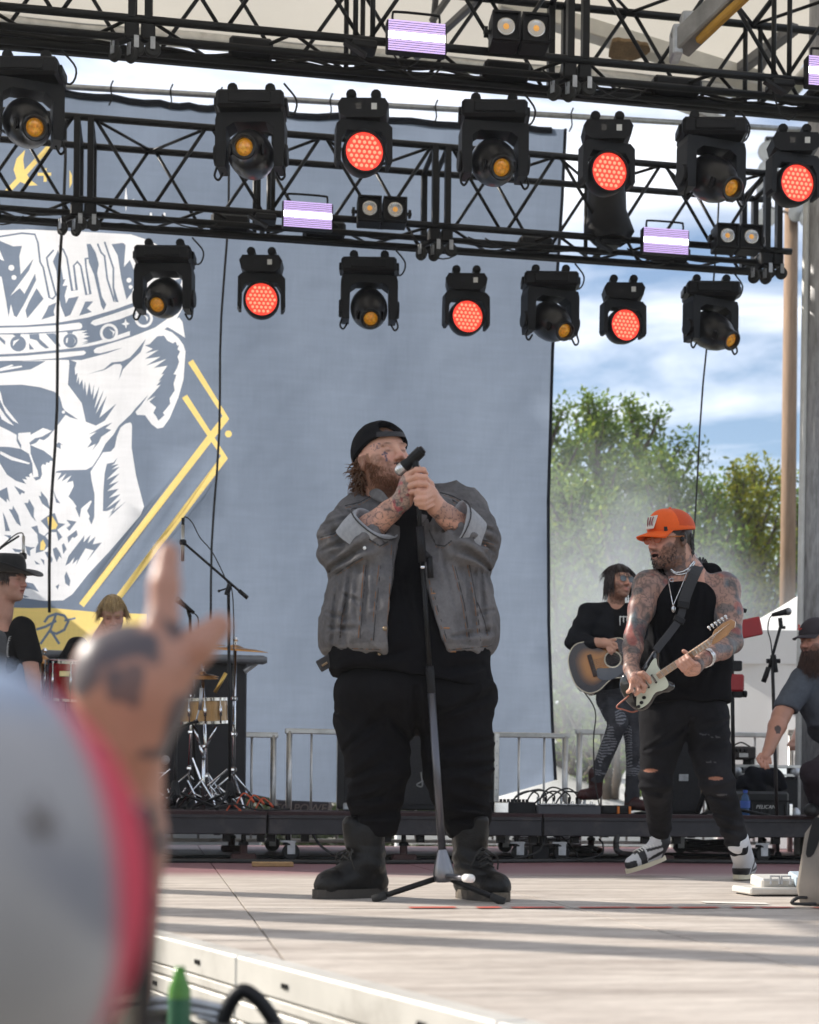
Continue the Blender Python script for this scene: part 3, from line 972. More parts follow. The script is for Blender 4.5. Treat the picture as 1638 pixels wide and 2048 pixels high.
# ---------------------------------------------------------------- moving lights
AMB = mat('amber_reflection_glass', (0.55, 0.19, 0.015), 0.05, 0.1, var=0.8, scale=55, coat=1.0, emit=(1.0, 0.42, 0.03), estr=0.14, dirt=(0.85, 0.62, 0.08), dirtamt=1.0)  # lens reflections painted in as yellow blotches with a faint glow
GLS = mat('dark_glass', (0.03, 0.03, 0.035), 0.05, var=0.0, coat=1.0)
REDL = mat('red_led_face', (0.6, 0.03, 0.02), 0.35, var=0.1, scale=30, emit=(1.0, 0.055, 0.03), estr=0.8)
REDH = mat('red_led_lens', (0.9, 0.2, 0.12), 0.15, var=0.0, emit=(1.0, 0.22, 0.13), estr=1.25)
def rotz(v, a):
 return Vector((v.x * math.cos(a) - v.y * math.sin(a), v.x * math.sin(a) + v.y * math.cos(a), v.z))
def common_top(t, w, dp, h):
 R3 = Matrix.Identity(3)
 b = MB()
 b.box((0, 0, -0.03 - h / 2), (w, dp, h), bev=0.018)
 b.box((0, -dp / 2 - .006, -0.03 - h / 2), (w * .62, 0.014, h * .55), bev=0.004)
 for s in (-1, 1):
  b.box((s * (w / 2 + .008), 0, -0.03 - h / 2), (0.022, dp * .55, h * .5), bev=.006)
 base = b.build('base', BLKP, t, local=True)
 for s in (-1, 1):
  c = MB()
  c.box((s * w * .28, 0, -0.012), (0.05, 0.07, 0.05))
  c.tube([(s * w * .28, -.03, 0.02), (s * w * .28, .03, .02)], 0.034, 10)
  c.build('clamp', BLK, t, local=True)
 return base
def spot(px, py, lx, ly, d0, label, dv):
 u = uof(px, py, d0)
 zt = K(px, py, d0).z
 pos = STG(u, d0 * math.cos(ST) + dv, zt)
 t = thing('moving_spotlight', label, 'spotlight', pos, 0, 'moving spotlights on the trusses')
 common_top(t, 0.43, 0.27, 0.115)
 dd = pos.y
 s_ = F / dd
 piv = Vector((0, 0, -0.395))
 lens = W(lx, ly, dd - 0.22) - pos
 aim = (lens - piv)
 Ln = 0.315
 ax_, az_ = aim.x, aim.z
 hh = min(0.27, math.hypot(ax_, az_))
 k = hh / max(1e-6, math.hypot(ax_, az_))
 ax_, az_ = ax_ * k, az_ * k
 aim = Vector((ax_, -math.sqrt(max(0.01, Ln * Ln - hh * hh)), az_)).normalized()
 pan = math.atan2(aim.x, -aim.y) * 0.8
 b = MB()
 P = lambda x, y, z: rotz(Vector((x, y, z)), pan)
 xs, ys = P(1, 0, 0), P(0, 1, 0)
 b.prism([(-.21, -.155), (.21, -.155), (.222, -.20), (.222, -.36), (.21, -.50), (.155, -.50), (.150, -.25), (.10, -.215), (-.10, -.215), (-.150, -.25), (-.155, -.50), (-.21, -.50), (-.222, -.36), (-.222, -.20)], P(0, .075, 0), xs, Vector((0, 0, 1)), 0.15)
 yk = b.build('yoke', BLKP, t, local=True)
 for s in (-1, 1):
  c = MB()
  c.lathe([(0.0, -.012), (.062, -.012), (.07, 0), (.062, .014), (0, .014)], P(s * .222, 0, -.40), P(s, 0, 0), 16)
  c.build('tilt_cap', BLKP, t, local=True, auto=40)
  c = MB()
  c.tube(spline([P(s * .21, -.05, -.49), P(s * .225, -.055, -.55), P(s * .20, -.05, -.575), P(s * .17, -.05, -.53)], 4), 0.008, 6)
  c.build('handle', BLK, t, local=True, smooth=True)
 c = MB()
 prof = [(0.0, -.20), (.07, -.20), (.105, -.175), (.138, -.10), (.146, -.02), (.143, .06), (.128, .13), (.105, .185), (.082, .21), (.078, .30), (.070, .306), (.055, .300), (.053, .270)]
 c.lathe(prof, piv, aim, 28)
 hd = c.build('head', mat('gloss_black_shell', (0.010, 0.010, 0.012), 0.28, var=0.2), t, local=True, auto=50)
 x_, y_, _ = frame_z(aim)
 for q in (-1, 1):
  c = MB()
  c.box(piv + aim * .15 + x_ * .10 * q, (.02, .07, .12), Matrix((x_, y_, aim)).transposed(), bev=.008)
  c.build('side_vent', BLKP, t, local=True)
 c = MB()
 c.lathe([(.054, .270), (.045, .280), (.03, .287), (0.0, .290)], piv, aim, 20)
 c.build('lens', AMB, t, local=True, smooth=True)
 c = MB()
 c.tube(spline([(.12, .1, -.04), (.24, .12, -.09), (.28, .1, .0), (.2, .05, .09)], 4), .007, 5)
 c.build('power_cable', CABLE, t, local=True, smooth=True)
 return t
def wash(px, py, lx, ly, d0, label, dv):
 u = uof(px, py, d0)
 zt = K(px, py, d0).z
 pos = STG(u, d0 * math.cos(ST) + dv, zt)
 t = thing('red_wash_light', label, 'wash light', pos, 0, 'red wash lights on the trusses')
 b = MB()
 b.prism([(-.15, -.12), (-.165, -.06), (-.14, -.02), (.14, -.02), (.165, -.06), (.15, -.12), (.11, -.145), (-.11, -.145)], (0, .09, 0), (1, 0, 0), (0, 0, 1), 0.18)
 b.build('base', BLKP, t, local=True)
 for k, xx in enumerate((-.03, .07)):
  b = MB()
  b.box((xx, -.0915, -.075), (0.035, 0.003, 0.04))
  b.build('label_plate', WHT if k else GLS, t, local=True)
 for s in (-1, 1):
  c = MB()
  c.box((s * .08, 0, -0.005), (0.04, 0.06, 0.05))
  c.tube([(s * .08, -.03, 0.03), (s * .08, .03, .03)], 0.034, 10)
  c.build('clamp', BLK, t, local=True)
 dd = pos.y
 piv = Vector((0, 0, -0.345))
 lens = W(lx, ly, dd - 0.1) - pos
 aim = Vector((lens.x, -0.13, lens.z + 0.345)).normalized()
 aim = Vector((aim.x * .6, -1, min(-0.10, aim.z * .5))).normalized()
 pan = math.atan2(aim.x, -aim.y)
 P = lambda x, y, z: rotz(Vector((x, y, z)), pan)
 b = MB()
 b.prism([(-.15, -.148), (.15, -.148), (.182, -.18), (.185, -.40), (.172, -.425), (.152, -.425), (.148, -.27), (.115, -.215), (-.115, -.215), (-.148, -.27), (-.152, -.425), (-.172, -.425), (-.185, -.40), (-.182, -.18)], P(0, .05, 0), P(1, 0, 0), Vector((0, 0, 1)), 0.10)
 b.build('yoke', BLKP, t, local=True)
 c = MB()
 c.lathe([(0, -.13), (.09, -.13), (.125, -.09), (.140, -.02), (.140, .055), (.132, .066), (.122, .066), (.120, .052)], piv, aim, 28)
 c.build('head', BLKP, t, local=True, auto=40)
 c = MB()
 c.lathe([(.121, .052), (.06, .053), (0, .0535)], piv, aim, 28)
 c.build('led_face', REDL, t, local=True)
 c = MB()
 x_, y_, _ = frame_z(aim)
 sp = .0335
 for r_ in range(-3, 4):
  nn = 7 - abs(r_)
  for q in range(nn):
   o = piv + aim * .054 + x_ * ((q - (nn - 1) / 2) * sp) + y_ * (r_ * sp * .866)
   c.lathe([(.0115, 0), (.008, .004), (0.0, .006)], o, aim, 7)
 tag(c.build('led_lens_array', REDH, t, local=True, smooth=True), None, kind='stuff')
 return t
places = ['leftmost at the canopy end', '', '', '']
S1 = [(50, 92, 74, 261, 'black moving spotlight hung beside the first caster pair of the upper truss'), (507, 160, 490, 304, 'black moving spotlight on the upper truss, next to the truss casters and a red lamp'),
 (1000, 180, 1004, 343, 'black moving spotlight on the upper truss below the two-cell blinder'), (1443, 216, 1466, 381, 'black moving spotlight on the upper truss hanging against open sky')]
for a in S1:
 spot(a[0], a[1], a[2], a[3], D1, a[4], 0.18)
R1 = [(735, 176, 738, 292, 'red LED wash light on the upper truss under the lit strobe panel'), (1230, 220, 1235, 338, 'red LED wash light on the upper truss beside the caster brackets'), (1610, 246, 1612, 362, 'red LED wash light on the upper truss near the floodlight pole')]
for a in R1:
 wash(a[0], a[1], a[2], a[3], D1, a[4], 0.18)
S2 = [(330, 474, 315, 616, 'black moving spotlight on the lower truss in front of the printed crown'), (746, 498, 742, 643, 'black moving spotlight on the lower truss above the singer, pointing straight down'),
 (1114, 527, 1131, 666, 'black moving spotlight on the lower truss at the edge of the backdrop'), (1440, 547, 1466, 684, 'black moving spotlight at the open end of the lower truss against the sky')]
for a in S2:
 spot(a[0], a[1], a[2], a[3], D2, a[4], 0.2)
R2 = [(527, 494, 527, 599, 'red LED wash light on the lower truss left of the singer, over plain blue cloth'), (943, 531, 946, 628, 'red LED wash light on the lower truss right above the singer by the casters'), (1262, 550, 1266, 646, 'red LED wash light on the lower truss hanging over the tree tops')]
R2[0] = (527, 494, 527, 599, 'red LED wash light on the lower truss between the printed skull and the singer')
for a in R2:
 wash(a[0], a[1], a[2], a[3], D2, a[4], 0.2)
STB = mat('strobe_led_bar', (0.9, 0.9, 0.95), 0.3, var=0.0, emit=(0.93, 0.95, 1.0), estr=2.6)
STP = mat('strobe_pixel_rows', (0.5, 0.4, 0.6), 0.3, var=0.0, emit=(0.56, 0.40, 0.80), estr=0.75)
def panel(px, py, d0, label):
 p0 = STG(uof(px, py, d0), d0 * math.cos(ST) - 0.075, K(px, py, d0).z)
 t = thing('strobe_panel', label, 'strobe light', p0, ST, 'lit strobe panels on the trusses')
 b = MB(); b.box((0, 0, 0), (0.385, 0.07, 0.20), bev=.008); b.build('housing', BLKP, t, local=True)
 b = MB(); b.box((0, -.0365, 0), (0.365, 0.004, 0.045)); b.build('strobe_bar', STB, t, local=True)
 for s in (-1, 1):
  for k in range(5):
   b = MB(); b.box((0, -.0362, s * (0.033 + k * 0.0145)), (0.365, 0.003, 0.0095)); b.build('pixel_row', STP, t, local=True)
 b = MB(); b.tube(spline([(-.15, 0, .09), (-.15, 0, .15), (-.12, 0, .165), (.12, 0, .165), (.15, 0, .15), (.15, 0, .09)], 4), .008, 6); b.build('bracket', BLK, t, local=True, smooth=True)
 b = MB(); b.box((.0, .06, -.03), (.05, .08, .05)); b.build('clamp', BLK, t, local=True)
panel(828, 91, D1, 'lit lilac strobe panel on the upper truss beside the two-cell blinder')
panel(1655, 160, D1, 'lit lilac strobe panel on the upper truss near the floodlight-side red wash light')
panel(613, 441, D2, 'lit lilac strobe panel on the lower truss over the blue cloth')
panel(1323, 492, D2, 'lit lilac strobe panel on the lower truss against the sky')
REF = mat('blinder_reflector', (0.62, 0.60, 0.58), 0.22, 0.9, var=0.1)
COB = mat('blinder_chip', (0.85, 0.42, 0.10), 0.4, var=0.05, emit=(1.0, 0.45, 0.1), estr=0.25)
def blinder(px, py, d0, label):
 p0 = STG(uof(px, py, d0), d0 * math.cos(ST) - 0.11, K(px, py, d0).z)
 t = thing('audience_blinder', label, 'blinder light', p0, ST - 0.06, 'two-cell blinders on the trusses')
 for s in (-1, 1):
  b = MB(); b.box((s * .097, 0, 0), (0.18, 0.16, 0.195), bev=.008); b.build('lamp_cell', BLKP, t, local=True)
  b = MB()
  for (dx, dz, w, h) in ((0, .085, .18, .012), (0, -.085, .18, .012), (.084, 0, .012, .17), (-.084, 0, .012, .17)):
   b.box((s * .097 + dx, -.092, dz), (w, .025, h))
  b.build('barn_rim', BLKP, t, local=True)
  b = MB(); b.lathe([(.060, .001), (.056, .008), (.045, .006), (.03, .004), (.014, .0035)], (s * .097, -.0805, 0), (0, -1, 0), 24); b.build('reflector', REF, t, local=True, smooth=True)
  b = MB(); b.lathe([(.062, 0), (.062, .006), (.056, .006), (.056, 0)], (s * .097, -.081, 0), (0, -1, 0), 24); b.build('reflector_ring', BLK, t, local=True)
  b = MB(); b.lathe([(.020, 0), (.014, .005), (0, .006)], (s * .097, -.084, 0), (0, -1, 0), 14); b.build('lamp', COB, t, local=True, smooth=True)
 b = MB(); b.tube([(-.23, 0, 0), (.23, 0, 0)], .014, 8); b.box((-.215, 0, 0), (.02, .05, .05)); b.box((.215, 0, 0), (.02, .05, .05)); b.build('bracket', BLK, t, local=True)
 b = MB(); b.box((0, .1, -.04), (.05, .1, .06)); b.build('clamp', BLK, t, local=True)
blinder(1030, 85, D1, 'two-cell amber blinder on the upper truss under the canopy')
blinder(759, 437, D2, 'two-cell amber blinder on the lower truss over the backdrop')
blinder(1462, 490, D2, 'two-cell amber blinder on the lower truss beside the sky-side strobe')
hz = thing('black_speaker_bag', 'black cloth bag hanging inside the lower truss near the backdrop edge', 'bag', W(1215, 400, 11.9), ST)
mb = MB()
R = Matrix((UX, UY, UZ)).transposed()
a = W(1215, 415, 11.9)
mb.v = []
for (dz, w, dp) in ((.22, .10, .10), (.16, .15, .16), (-.05, .16, .18), (-.22, .19, .2), (-.27, .15, .16)):
 for k in range(10):
  t = 2 * math.pi * k / 10
  mb.v.append(tuple(a + UX * (w * math.cos(t) * (1 + .12 * math.sin(3 * t + dz * 9)) - dz * .1) + UY * dp * math.sin(t) + UZ * dz))
mb.f = [(i * 10 + k, i * 10 + (k + 1) % 10, (i + 1) * 10 + (k + 1) % 10, (i + 1) * 10 + k) for i in range(4) for k in range(10)] + [tuple(range(10)), tuple(range(49, 39, -1))]
mb.m = [0] * len(mb.f)
mb.build('bag', BLKP, hz, smooth=True)
mb = MB(); mb.tube([a + UZ * .2, a + UX * .12 + UZ * .42], .012, 6); mb.build('strap', BLK, hz)
# ---------------------------------------------------------------- implicit modelling: smooth unions meshed with surface nets
_LAT = np.random.RandomState(4).rand(32, 32, 32).astype(np.float32)
def vnoise(X, Y, Z):
 X, Y, Z = np.broadcast_arrays(X, Y, Z)
 xi, yi, zi = np.floor(X).astype(int), np.floor(Y).astype(int), np.floor(Z).astype(int)
 fx, fy, fz = X - xi, Y - yi, Z - zi
 fx, fy, fz = fx * fx * (3 - 2 * fx), fy * fy * (3 - 2 * fy), fz * fz * (3 - 2 * fz)
 r = 0
 for a in (0, 1):
  for b_ in (0, 1):
   for c in (0, 1):
    w = (fx if a else 1 - fx) * (fy if b_ else 1 - fy) * (fz if c else 1 - fz)
    r = r + w * _LAT[(xi + a) & 31, (yi + b_) & 31, (zi + c) & 31]
 return r * 2 - 1
class SDF:
 def __init__(self, lo, hi, h):
  self.lo = np.array(lo, float)
  self.h = h
  n = np.ceil((np.array(hi, float) - self.lo) / h).astype(int) + 1
  self.n = n
  self.ax = [self.lo[i] + h * np.arange(n[i]) for i in range(3)]
  self.D = np.full(tuple(n), 0.25, np.float32)
 def _sub(self, lo, hi):
  a = np.clip(np.floor((np.array(lo) - self.lo) / self.h).astype(int), 0, self.n)
  b_ = np.clip(np.ceil((np.array(hi) - self.lo) / self.h).astype(int) + 1, 0, self.n)
  sl = tuple(slice(a[i], b_[i]) for i in range(3))
  X = self.ax[0][sl[0]][:, None, None]; Y = self.ax[1][sl[1]][None, :, None]; Z = self.ax[2][sl[2]][None, None, :]
  return sl, X, Y, Z
 def _put(self, sl, d, k, op):
  o = self.D[sl]
  if o.size == 0:
   return
  if op == 'add':
   if k > 0:
    hh = np.clip(0.5 + 0.5 * (o - d) / k, 0, 1)
    self.D[sl] = o * (1 - hh) + d * hh - k * hh * (1 - hh)
   else:
    self.D[sl] = np.minimum(o, d)
  else:
   if k > 0:
    hh = np.clip(0.5 - 0.5 * (o + d) / k, 0, 1)
    self.D[sl] = o * (1 - hh) - d * hh + k * hh * (1 - hh)
   else:
    self.D[sl] = np.maximum(o, -d)
 def cone(self, a, b_, ra, rb, k=0.02, op='add', sq=(1, 1, 1)):
  a, b_ = np.array(a, float), np.array(b_, float)
  m = max(ra, rb) + k * 1.5 + 0.03
  sl, X, Y, Z = self._sub(np.minimum(a, b_) - m, np.maximum(a, b_) + m)
  ab = b_ - a
  l2 = max(1e-9, ab @ ab)
  t = np.clip(((X - a[0]) * ab[0] + (Y - a[1]) * ab[1] + (Z - a[2]) * ab[2]) / l2, 0, 1)
  d = np.sqrt((X - a[0] - t * ab[0]) ** 2 + ((Y - a[1] - t * ab[1]) / sq[1]) ** 2 + (Z - a[2] - t * ab[2]) ** 2) - (ra + (rb - ra) * t)
  self._put(sl, d.astype(np.float32), k, op)
  return self
 def chain(self, pts, rs, k=0.015, op='add'):
  if not isinstance(rs, (list, tuple)):
   rs = [rs] * len(pts)
  for i in range(len(pts) - 1):
   self.cone(pts[i], pts[i + 1], rs[i], rs[i + 1], k, op)
  return self
 def ell(self, c, r, R=None, k=0.02, op='add'):
  c = np.array(c, float)
  m = max(r) + k * 1.5 + 0.03
  sl, X, Y, Z = self._sub(c - m, c + m)
  x, y, z = X - c[0], Y - c[1], Z - c[2]
  if R is not None:
   R = np.array(R)
   x, y, z = R[0, 0] * x + R[1, 0] * y + R[2, 0] * z, R[0, 1] * x + R[1, 1] * y + R[2, 1] * z, R[0, 2] * x + R[1, 2] * y + R[2, 2] * z
  k0 = np.sqrt((x / r[0]) ** 2 + (y / r[1]) ** 2 + (z / r[2]) ** 2)
  k1 = np.sqrt((x / r[0] ** 2) ** 2 + (y / r[1] ** 2) ** 2 + (z / r[2] ** 2) ** 2)
  d = k0 * (k0 - 1) / np.maximum(k1, 1e-6)
  self._put(sl, d.astype(np.float32), k, op)
  return self
 def grid(self):
  return self.ax[0][:, None, None], self.ax[1][None, :, None], self.ax[2][None, None, :]
 def cut(self, p, n, k=0.0):                     # keep the side n points away from
  n = np.array(n, float); n /= np.linalg.norm(n)
  X, Y, Z = self.grid()
  d = ((X - p[0]) * n[0] + (Y - p[1]) * n[1] + (Z - p[2]) * n[2]).astype(np.float32)
  if k > 0:
   hh = np.clip(0.5 - 0.5 * (self.D - d) / k, 0, 1)
   self.D = self.D * (1 - hh) + d * hh + k * hh * (1 - hh)
  else:
   self.D = np.maximum(self.D, d)
  return self
 def disp(self, f):
  X, Y, Z = self.grid()
  near = np.abs(self.D) < 0.06
  i, j, k = np.nonzero(near)
  self.D[i, j, k] += f(self.ax[0][i], self.ax[1][j], self.ax[2][k]).astype(np.float32)
  return self
 def at(self, P):
  q = (np.array(P, float) - self.lo) / self.h
  q = np.clip(q, 0, self.n - 1.001)
  i = q.astype(int)
  f = q - i
  r = 0.0
  for a in (0, 1):
   for b_ in (0, 1):
    for c in (0, 1):
     w = (f[0] if a else 1 - f[0]) * (f[1] if b_ else 1 - f[1]) * (f[2] if c else 1 - f[2])
     r += w * self.D[i[0] + a, i[1] + b_, i[2] + c]
  return r
 def hit(self, px, py, d0, d1, lift=0.0):         # first surface point seen along a pixel's direction
  n = int((d1 - d0) / (self.h * 0.8))
  for i in range(n):
   d = d0 + (d1 - d0) * i / n
   P = W(px, py, d)
   if np.all(np.array(P) > self.lo) and np.all(np.array(P) < self.lo + self.h * (self.n - 1)) and self.at(P) <= 0:
    return W(px, py, d - lift)
  return None
 def net(self):
  D, h = self.D, self.h
  D = np.pad(D, 1, constant_values=0.25)
  n = np.array(D.shape)
  cn = n - 1
  tot = int(np.prod(cn))
  S = D < 0
  acc = {}
  idxs, poss, quads = [], [], []
  cid = lambda i, j, k: (i * cn[1] + j) * cn[2] + k
  for ax in range(3):
   s1 = [slice(None)] * 3; s2 = [slice(None)] * 3
   s1[ax] = slice(0, -1); s2[ax] = slice(1, None)
   A, B = D[tuple(s1)], D[tuple(s2)]
   I = np.argwhere(S[tuple(s1)] != S[tuple(s2)])
   if len(I) == 0:
    continue
   a, b_ = A[tuple(I.T)], B[tuple(I.T)]
   t = a / (a - b_)
   P = I.astype(float)
   P[:, ax] += t
   o1, o2 = (ax + 1) % 3, (ax + 2) % 3
   cells = []
   for (e1, e2) in ((-1, -1), (0, -1), (0, 0), (-1, 0)):
    C = I.copy()
    C[:, o1] += e1; C[:, o2] += e2
    cells.append(cid(C[:, 0], C[:, 1], C[:, 2]))
    idxs.append(cells[-1]); poss.append(P)
   Q = np.stack(cells, 1)
   flip = a > 0
   Q[flip] = Q[flip][:, ::-1]
   quads.append(Q)
  if not idxs:
   return np.zeros((0, 3)), np.zeros((0, 4), int)
  idx = np.concatenate(idxs); pos = np.concatenate(poss); Q = np.concatenate(quads)
  u, inv = np.unique(idx, return_inverse=True)
  cnt = np.bincount(inv)
  V = np.stack([np.bincount(inv, pos[:, k]) / cnt for k in range(3)], 1)
  V = (V - 1) * h + self.lo
  Fq = np.searchsorted(u, Q)
  return V, Fq
 def build(self, name, m, parent, colf=None, smooth_it=0):
  V, Q = self.net()
  for _ in range(smooth_it):
   acc = np.zeros_like(V); c = np.zeros(len(V))
   for (i, j) in ((0, 1), (1, 2), (2, 3), (3, 0)):
    np.add.at(acc, Q[:, i], V[Q[:, j]]); np.add.at(acc, Q[:, j], V[Q[:, i]])
    np.add.at(c, Q[:, i], 1); np.add.at(c, Q[:, j], 1)
   V = 0.5 * V + 0.5 * acc / np.maximum(c, 1)[:, None]
  return raw_mesh(name, V, Q, m, parent, colf)
def raw_mesh(name, V, Q, m, parent, colf=None):
 me = bpy.data.meshes.new(name)
 cols = colf(V) if colf else None
 if parent is not None:
  M = parent.matrix_basis.copy()
  q = parent
  while q.parent:
   q = q.parent
   M = q.matrix_basis @ M
  Mi = np.array(M.inverted())
  V = V @ Mi[:3, :3].T + Mi[:3, 3]
 me.vertices.add(len(V))
 me.vertices.foreach_set('co', V.astype(np.float32).ravel())
 k = Q.shape[1]
 me.loops.add(len(Q) * k)
 me.loops.foreach_set('vertex_index', Q.astype(np.int32).ravel())
 me.polygons.add(len(Q))
 me.polygons.foreach_set('loop_start', (np.arange(len(Q)) * k).astype(np.int32))
 me.polygons.foreach_set('use_smooth', np.ones(len(Q), bool))
 me.update(calc_edges=True)
 me.validate()
 if cols is not None:
  at = me.color_attributes.new('Col', 'FLOAT_COLOR', 'POINT')
  c4 = np.ones((len(V), 4), np.float32)
  c4[:, :3] = cols
  at.data.foreach_set('color', c4.ravel())
 me.materials.append(m)
 o = bpy.data.objects.new(name, me)
 COL.objects.link(o)
 if parent is not None:
  o.parent = parent
 return o
def lerpc(a, b_, t):
 t = np.clip(t, 0, 1)[:, None]
 return a * (1 - t) + np.array(b_) * t
def sstep(a, b_, x):
 t = np.clip((x - a) / (b_ - a), 0, 1)
 return t * t * (3 - 2 * t)
def frame3(fwd, up=(0, 0, 1), roll=0.0):
 f = Vector(fwd).normalized()
 u = Vector(up)
 u = (u - f * u.dot(f)).normalized()
 r = f.cross(u).normalized()
 if roll:
  q = Matrix.Rotation(roll, 3, f)
  u = q @ u
  r = q @ r
 return r, f, u                                   # right hand side of the person, forward, up
def bb(F_, x0, y0, d0, x1, y1, d1):
 P_ = np.array([tuple(F_(x, y, d)) for x in (x0, x1) for y in (y0, y1) for d in (d0, d1)])
 return Vector(P_.min(0)), Vector(P_.max(0))
class Head:
 """local x = person's right, y = forward, z = up; origin between the ears"""
 def __init__(self, C, fwd, up=(0, 0, 1), s=1.0, roll=0.0):
  self.C = Vector(C); self.s = s
  self.r, self.f, self.u = frame3(fwd, up, roll)
  self.R = np.array([[self.r[i], self.f[i], self.u[i]] for i in range(3)])
 def w(self, x, y, z):
  return self.C + (self.r * x + self.f * y + self.u * z) * self.s
 def loc(self, V):
  return ((V - np.array(self.C)) @ self.R) / self.s
 def add(self, S, wide=1.0, mouth=0.0, neck=None, nr=0.06, jowl=0.0, nose=1.0, ears=True):
  s = self.s
  E = lambda c, r, k=0.02, op='add': S.ell(self.w(*c), tuple(q * s for q in r), self.R, k * s, op)
  E((0, -.012, .035), (.076 * wide, .097, .090), 0)
  E((0, .032, -.025), (.061 * wide, .062, .085), .03)
  E((0, .036, -.075), (.050 * wide + jowl, .050 + jowl * .5, .042), .03)
  E((0, .074, -.098), (.020, .018, .016), .025)
  for q in (-1, 1):
   E((q * .037 * wide, .063, -.028), (.024, .020, .022), .025)
   E((q * .031, .104, .010), (.019, .016, .012), .014, 'sub')
   E((q * .031, .079, .008), (.0145, .0125, .0125), .003)
   E((q * .030, .087, .027), (.022, .009, .008), .012)
   if ears:
    E((q * .078 * wide, -.008, .002), (.010, .020, .031), .006)
    E((q * .086 * wide, -.002, .004), (.006, .010, .018), .006, 'sub')
   E((q * .013, .103, -.030), (.009 * nose, .010, .008), .008)
  S.cone(self.w(0, .088, .022), self.w(0, .114, -.024), .0085 * s * nose, .0115 * s * nose, .012 * s)
  E((0, .094, -.055), (.024, .012, .0065), .008)
  E((0, .092, -.070), (.021, .013, .0075), .008)
  if mouth > 0:
   E((0, .108, -.064), (.019, .030, .006 + mouth), .006, 'sub')
  if neck is not None:
   S.cone(self.w(0, -.022, -.05), neck, nr * s, nr * s * 1.15, .03)
  return self
 def col(self, V, C, skin, hair, beard=0.0, beardc=None, brow=True, cheek=(0.62, 0.25, 0.19), lipc=(0.45, 0.16, 0.14), mouth=0.0, lids=True, scalp=True, hl=0.05, beardtop=-.035):
  """paint real colours of a face: brows, lips, beard, eyes"""
  L_ = self.loc(V)
  x, y, z = L_[:, 0], L_[:, 1], L_[:, 2]
  near = (x ** 2 + y ** 2 + (z + .0) ** 2) < 0.16 ** 2
  n_ = vnoise(V[:, 0] * 140, V[:, 1] * 140, V[:, 2] * 140)
  n2 = vnoise(V[:, 0] * 45, V[:, 1] * 45, V[:, 2] * 45)
  ck = np.exp(-(((np.abs(x) - .04) / .02) ** 2 + ((z + .022) / .022) ** 2)) * (y > .03)
  C = lerpc(C, cheek, ck * .5 * near)
  C = lerpc(C, cheek, np.exp(-((x / .015) ** 2 + ((z + .026) / .015) ** 2)) * (y > .09) * .6 * near)
  if beard > 0:
   edge = beardtop + .012 * n2 + np.clip(np.abs(x) - .03, 0, 1) * 1.0
   bm = sstep(0, .014, edge - z) * (y > -.028) * (z > -.16) * (0.7 + .3 * n_)
   bm = bm * (1 - np.exp(-((x / .022) ** 2 + ((z + .063) / .010) ** 2)))
   mst = np.exp(-((x / .030) ** 2 + ((z + .044) / .009) ** 2)) * (y > .07)
   side = ((np.abs(x) > .062) & (y > -.02) & (y < .03) & (z < .02) & (z > -.06)) * .8
   C = lerpc(C, beardc or hair, np.clip(np.maximum(np.maximum(bm, mst), side), 0, 1) * beard * near)
  lp = np.exp(-(((x) / .021) ** 2 + ((z + .0625) / .011) ** 2) * 1.2) * (y > .075)
  C = lerpc(C, lipc, lp * .9 * near)
  if mouth > 0:
   mo = (np.abs(x) < .022) & (np.abs(z + .064) < .008 + mouth) & (y > .05) & (y < .096)
   C = lerpc(C, (0.03, 0.008, 0.008), mo * 1.0 * near)
  if brow:
   bw = np.exp(-(((np.abs(x) - .032) / .017) ** 2 + ((z - .030 + .1 * np.abs(np.abs(x) - .03)) / .0055) ** 2)) * (y > .06)
   C = lerpc(C, hair, bw * .85 * near)
  if lids:
   el = np.exp(-(((np.abs(x) - .031) / .012) ** 2 + ((z - .004) / .0035) ** 2)) * (y > .07)
   C = lerpc(C, (0.05, 0.03, 0.025), el * .8 * near)
  if scalp:
   sc_ = ((z > hl + .0 - np.clip(.06 - y, 0, .2) * .55) & (y < .085)) * 1.0
   C = lerpc(C, hair, sc_ * near)
  return C
def skin_base(V, skin):
 n1 = vnoise(V[:, 0] * 30, V[:, 1] * 30, V[:, 2] * 30)
 n2 = vnoise(V[:, 0] * 9 + 5, V[:, 1] * 9, V[:, 2] * 9)
 C = np.tile(np.array(skin, float), (len(V), 1))
 C *= (1 + .07 * n1 + .06 * n2)[:, None]
 C[:, 0] *= 1 + .05 * n2
 return C
def ink(V, seed, sc=38.0, dens=0.1):
 """tattoo line-work: thin bands where two noise fields cross zero, and shaded patches"""
 o = seed * 3.7
 a = vnoise(V[:, 0] * sc + o, V[:, 1] * sc, V[:, 2] * sc)
 b_ = vnoise(V[:, 0] * sc * 1.7, V[:, 1] * sc * 1.7 + o, V[:, 2] * sc * 1.7)
 lines = np.maximum(np.exp(-(a / dens) ** 2), np.exp(-((b_ - .1) / (dens * .8)) ** 2))
 patch = sstep(.12, .4, vnoise(V[:, 0] * sc * .55 + o * 2, V[:, 1] * sc * .55, V[:, 2] * sc * .55))
 return lines, patch
def seg_dist(V, a, b_):
 a, b_ = np.array(a, float), np.array(b_, float)
 ab = b_ - a
 t = np.clip(((V - a) @ ab) / max(1e-9, ab @ ab), 0, 1)
 return np.linalg.norm(V - a - t[:, None] * ab, axis=1), t
SKIN = mat('skin', rough=0.42, attr='Col', var=0.06, scale=60, bump=0.05, bscale=350, spec=0.4)
CLOTH = mat('cloth', rough=0.85, attr='Col', var=0.12, scale=40, bump=0.2, bscale=200, spec=0.1)
DENIM = mat('denim', rough=0.88, attr='Col', var=0.16, scale=70, bump=0.5, bscale=300, spec=0.12)
LEATH = mat('boot_leather', rough=0.42, attr='Col', var=0.2, scale=30, bump=0.2, bscale=120, spec=0.3)
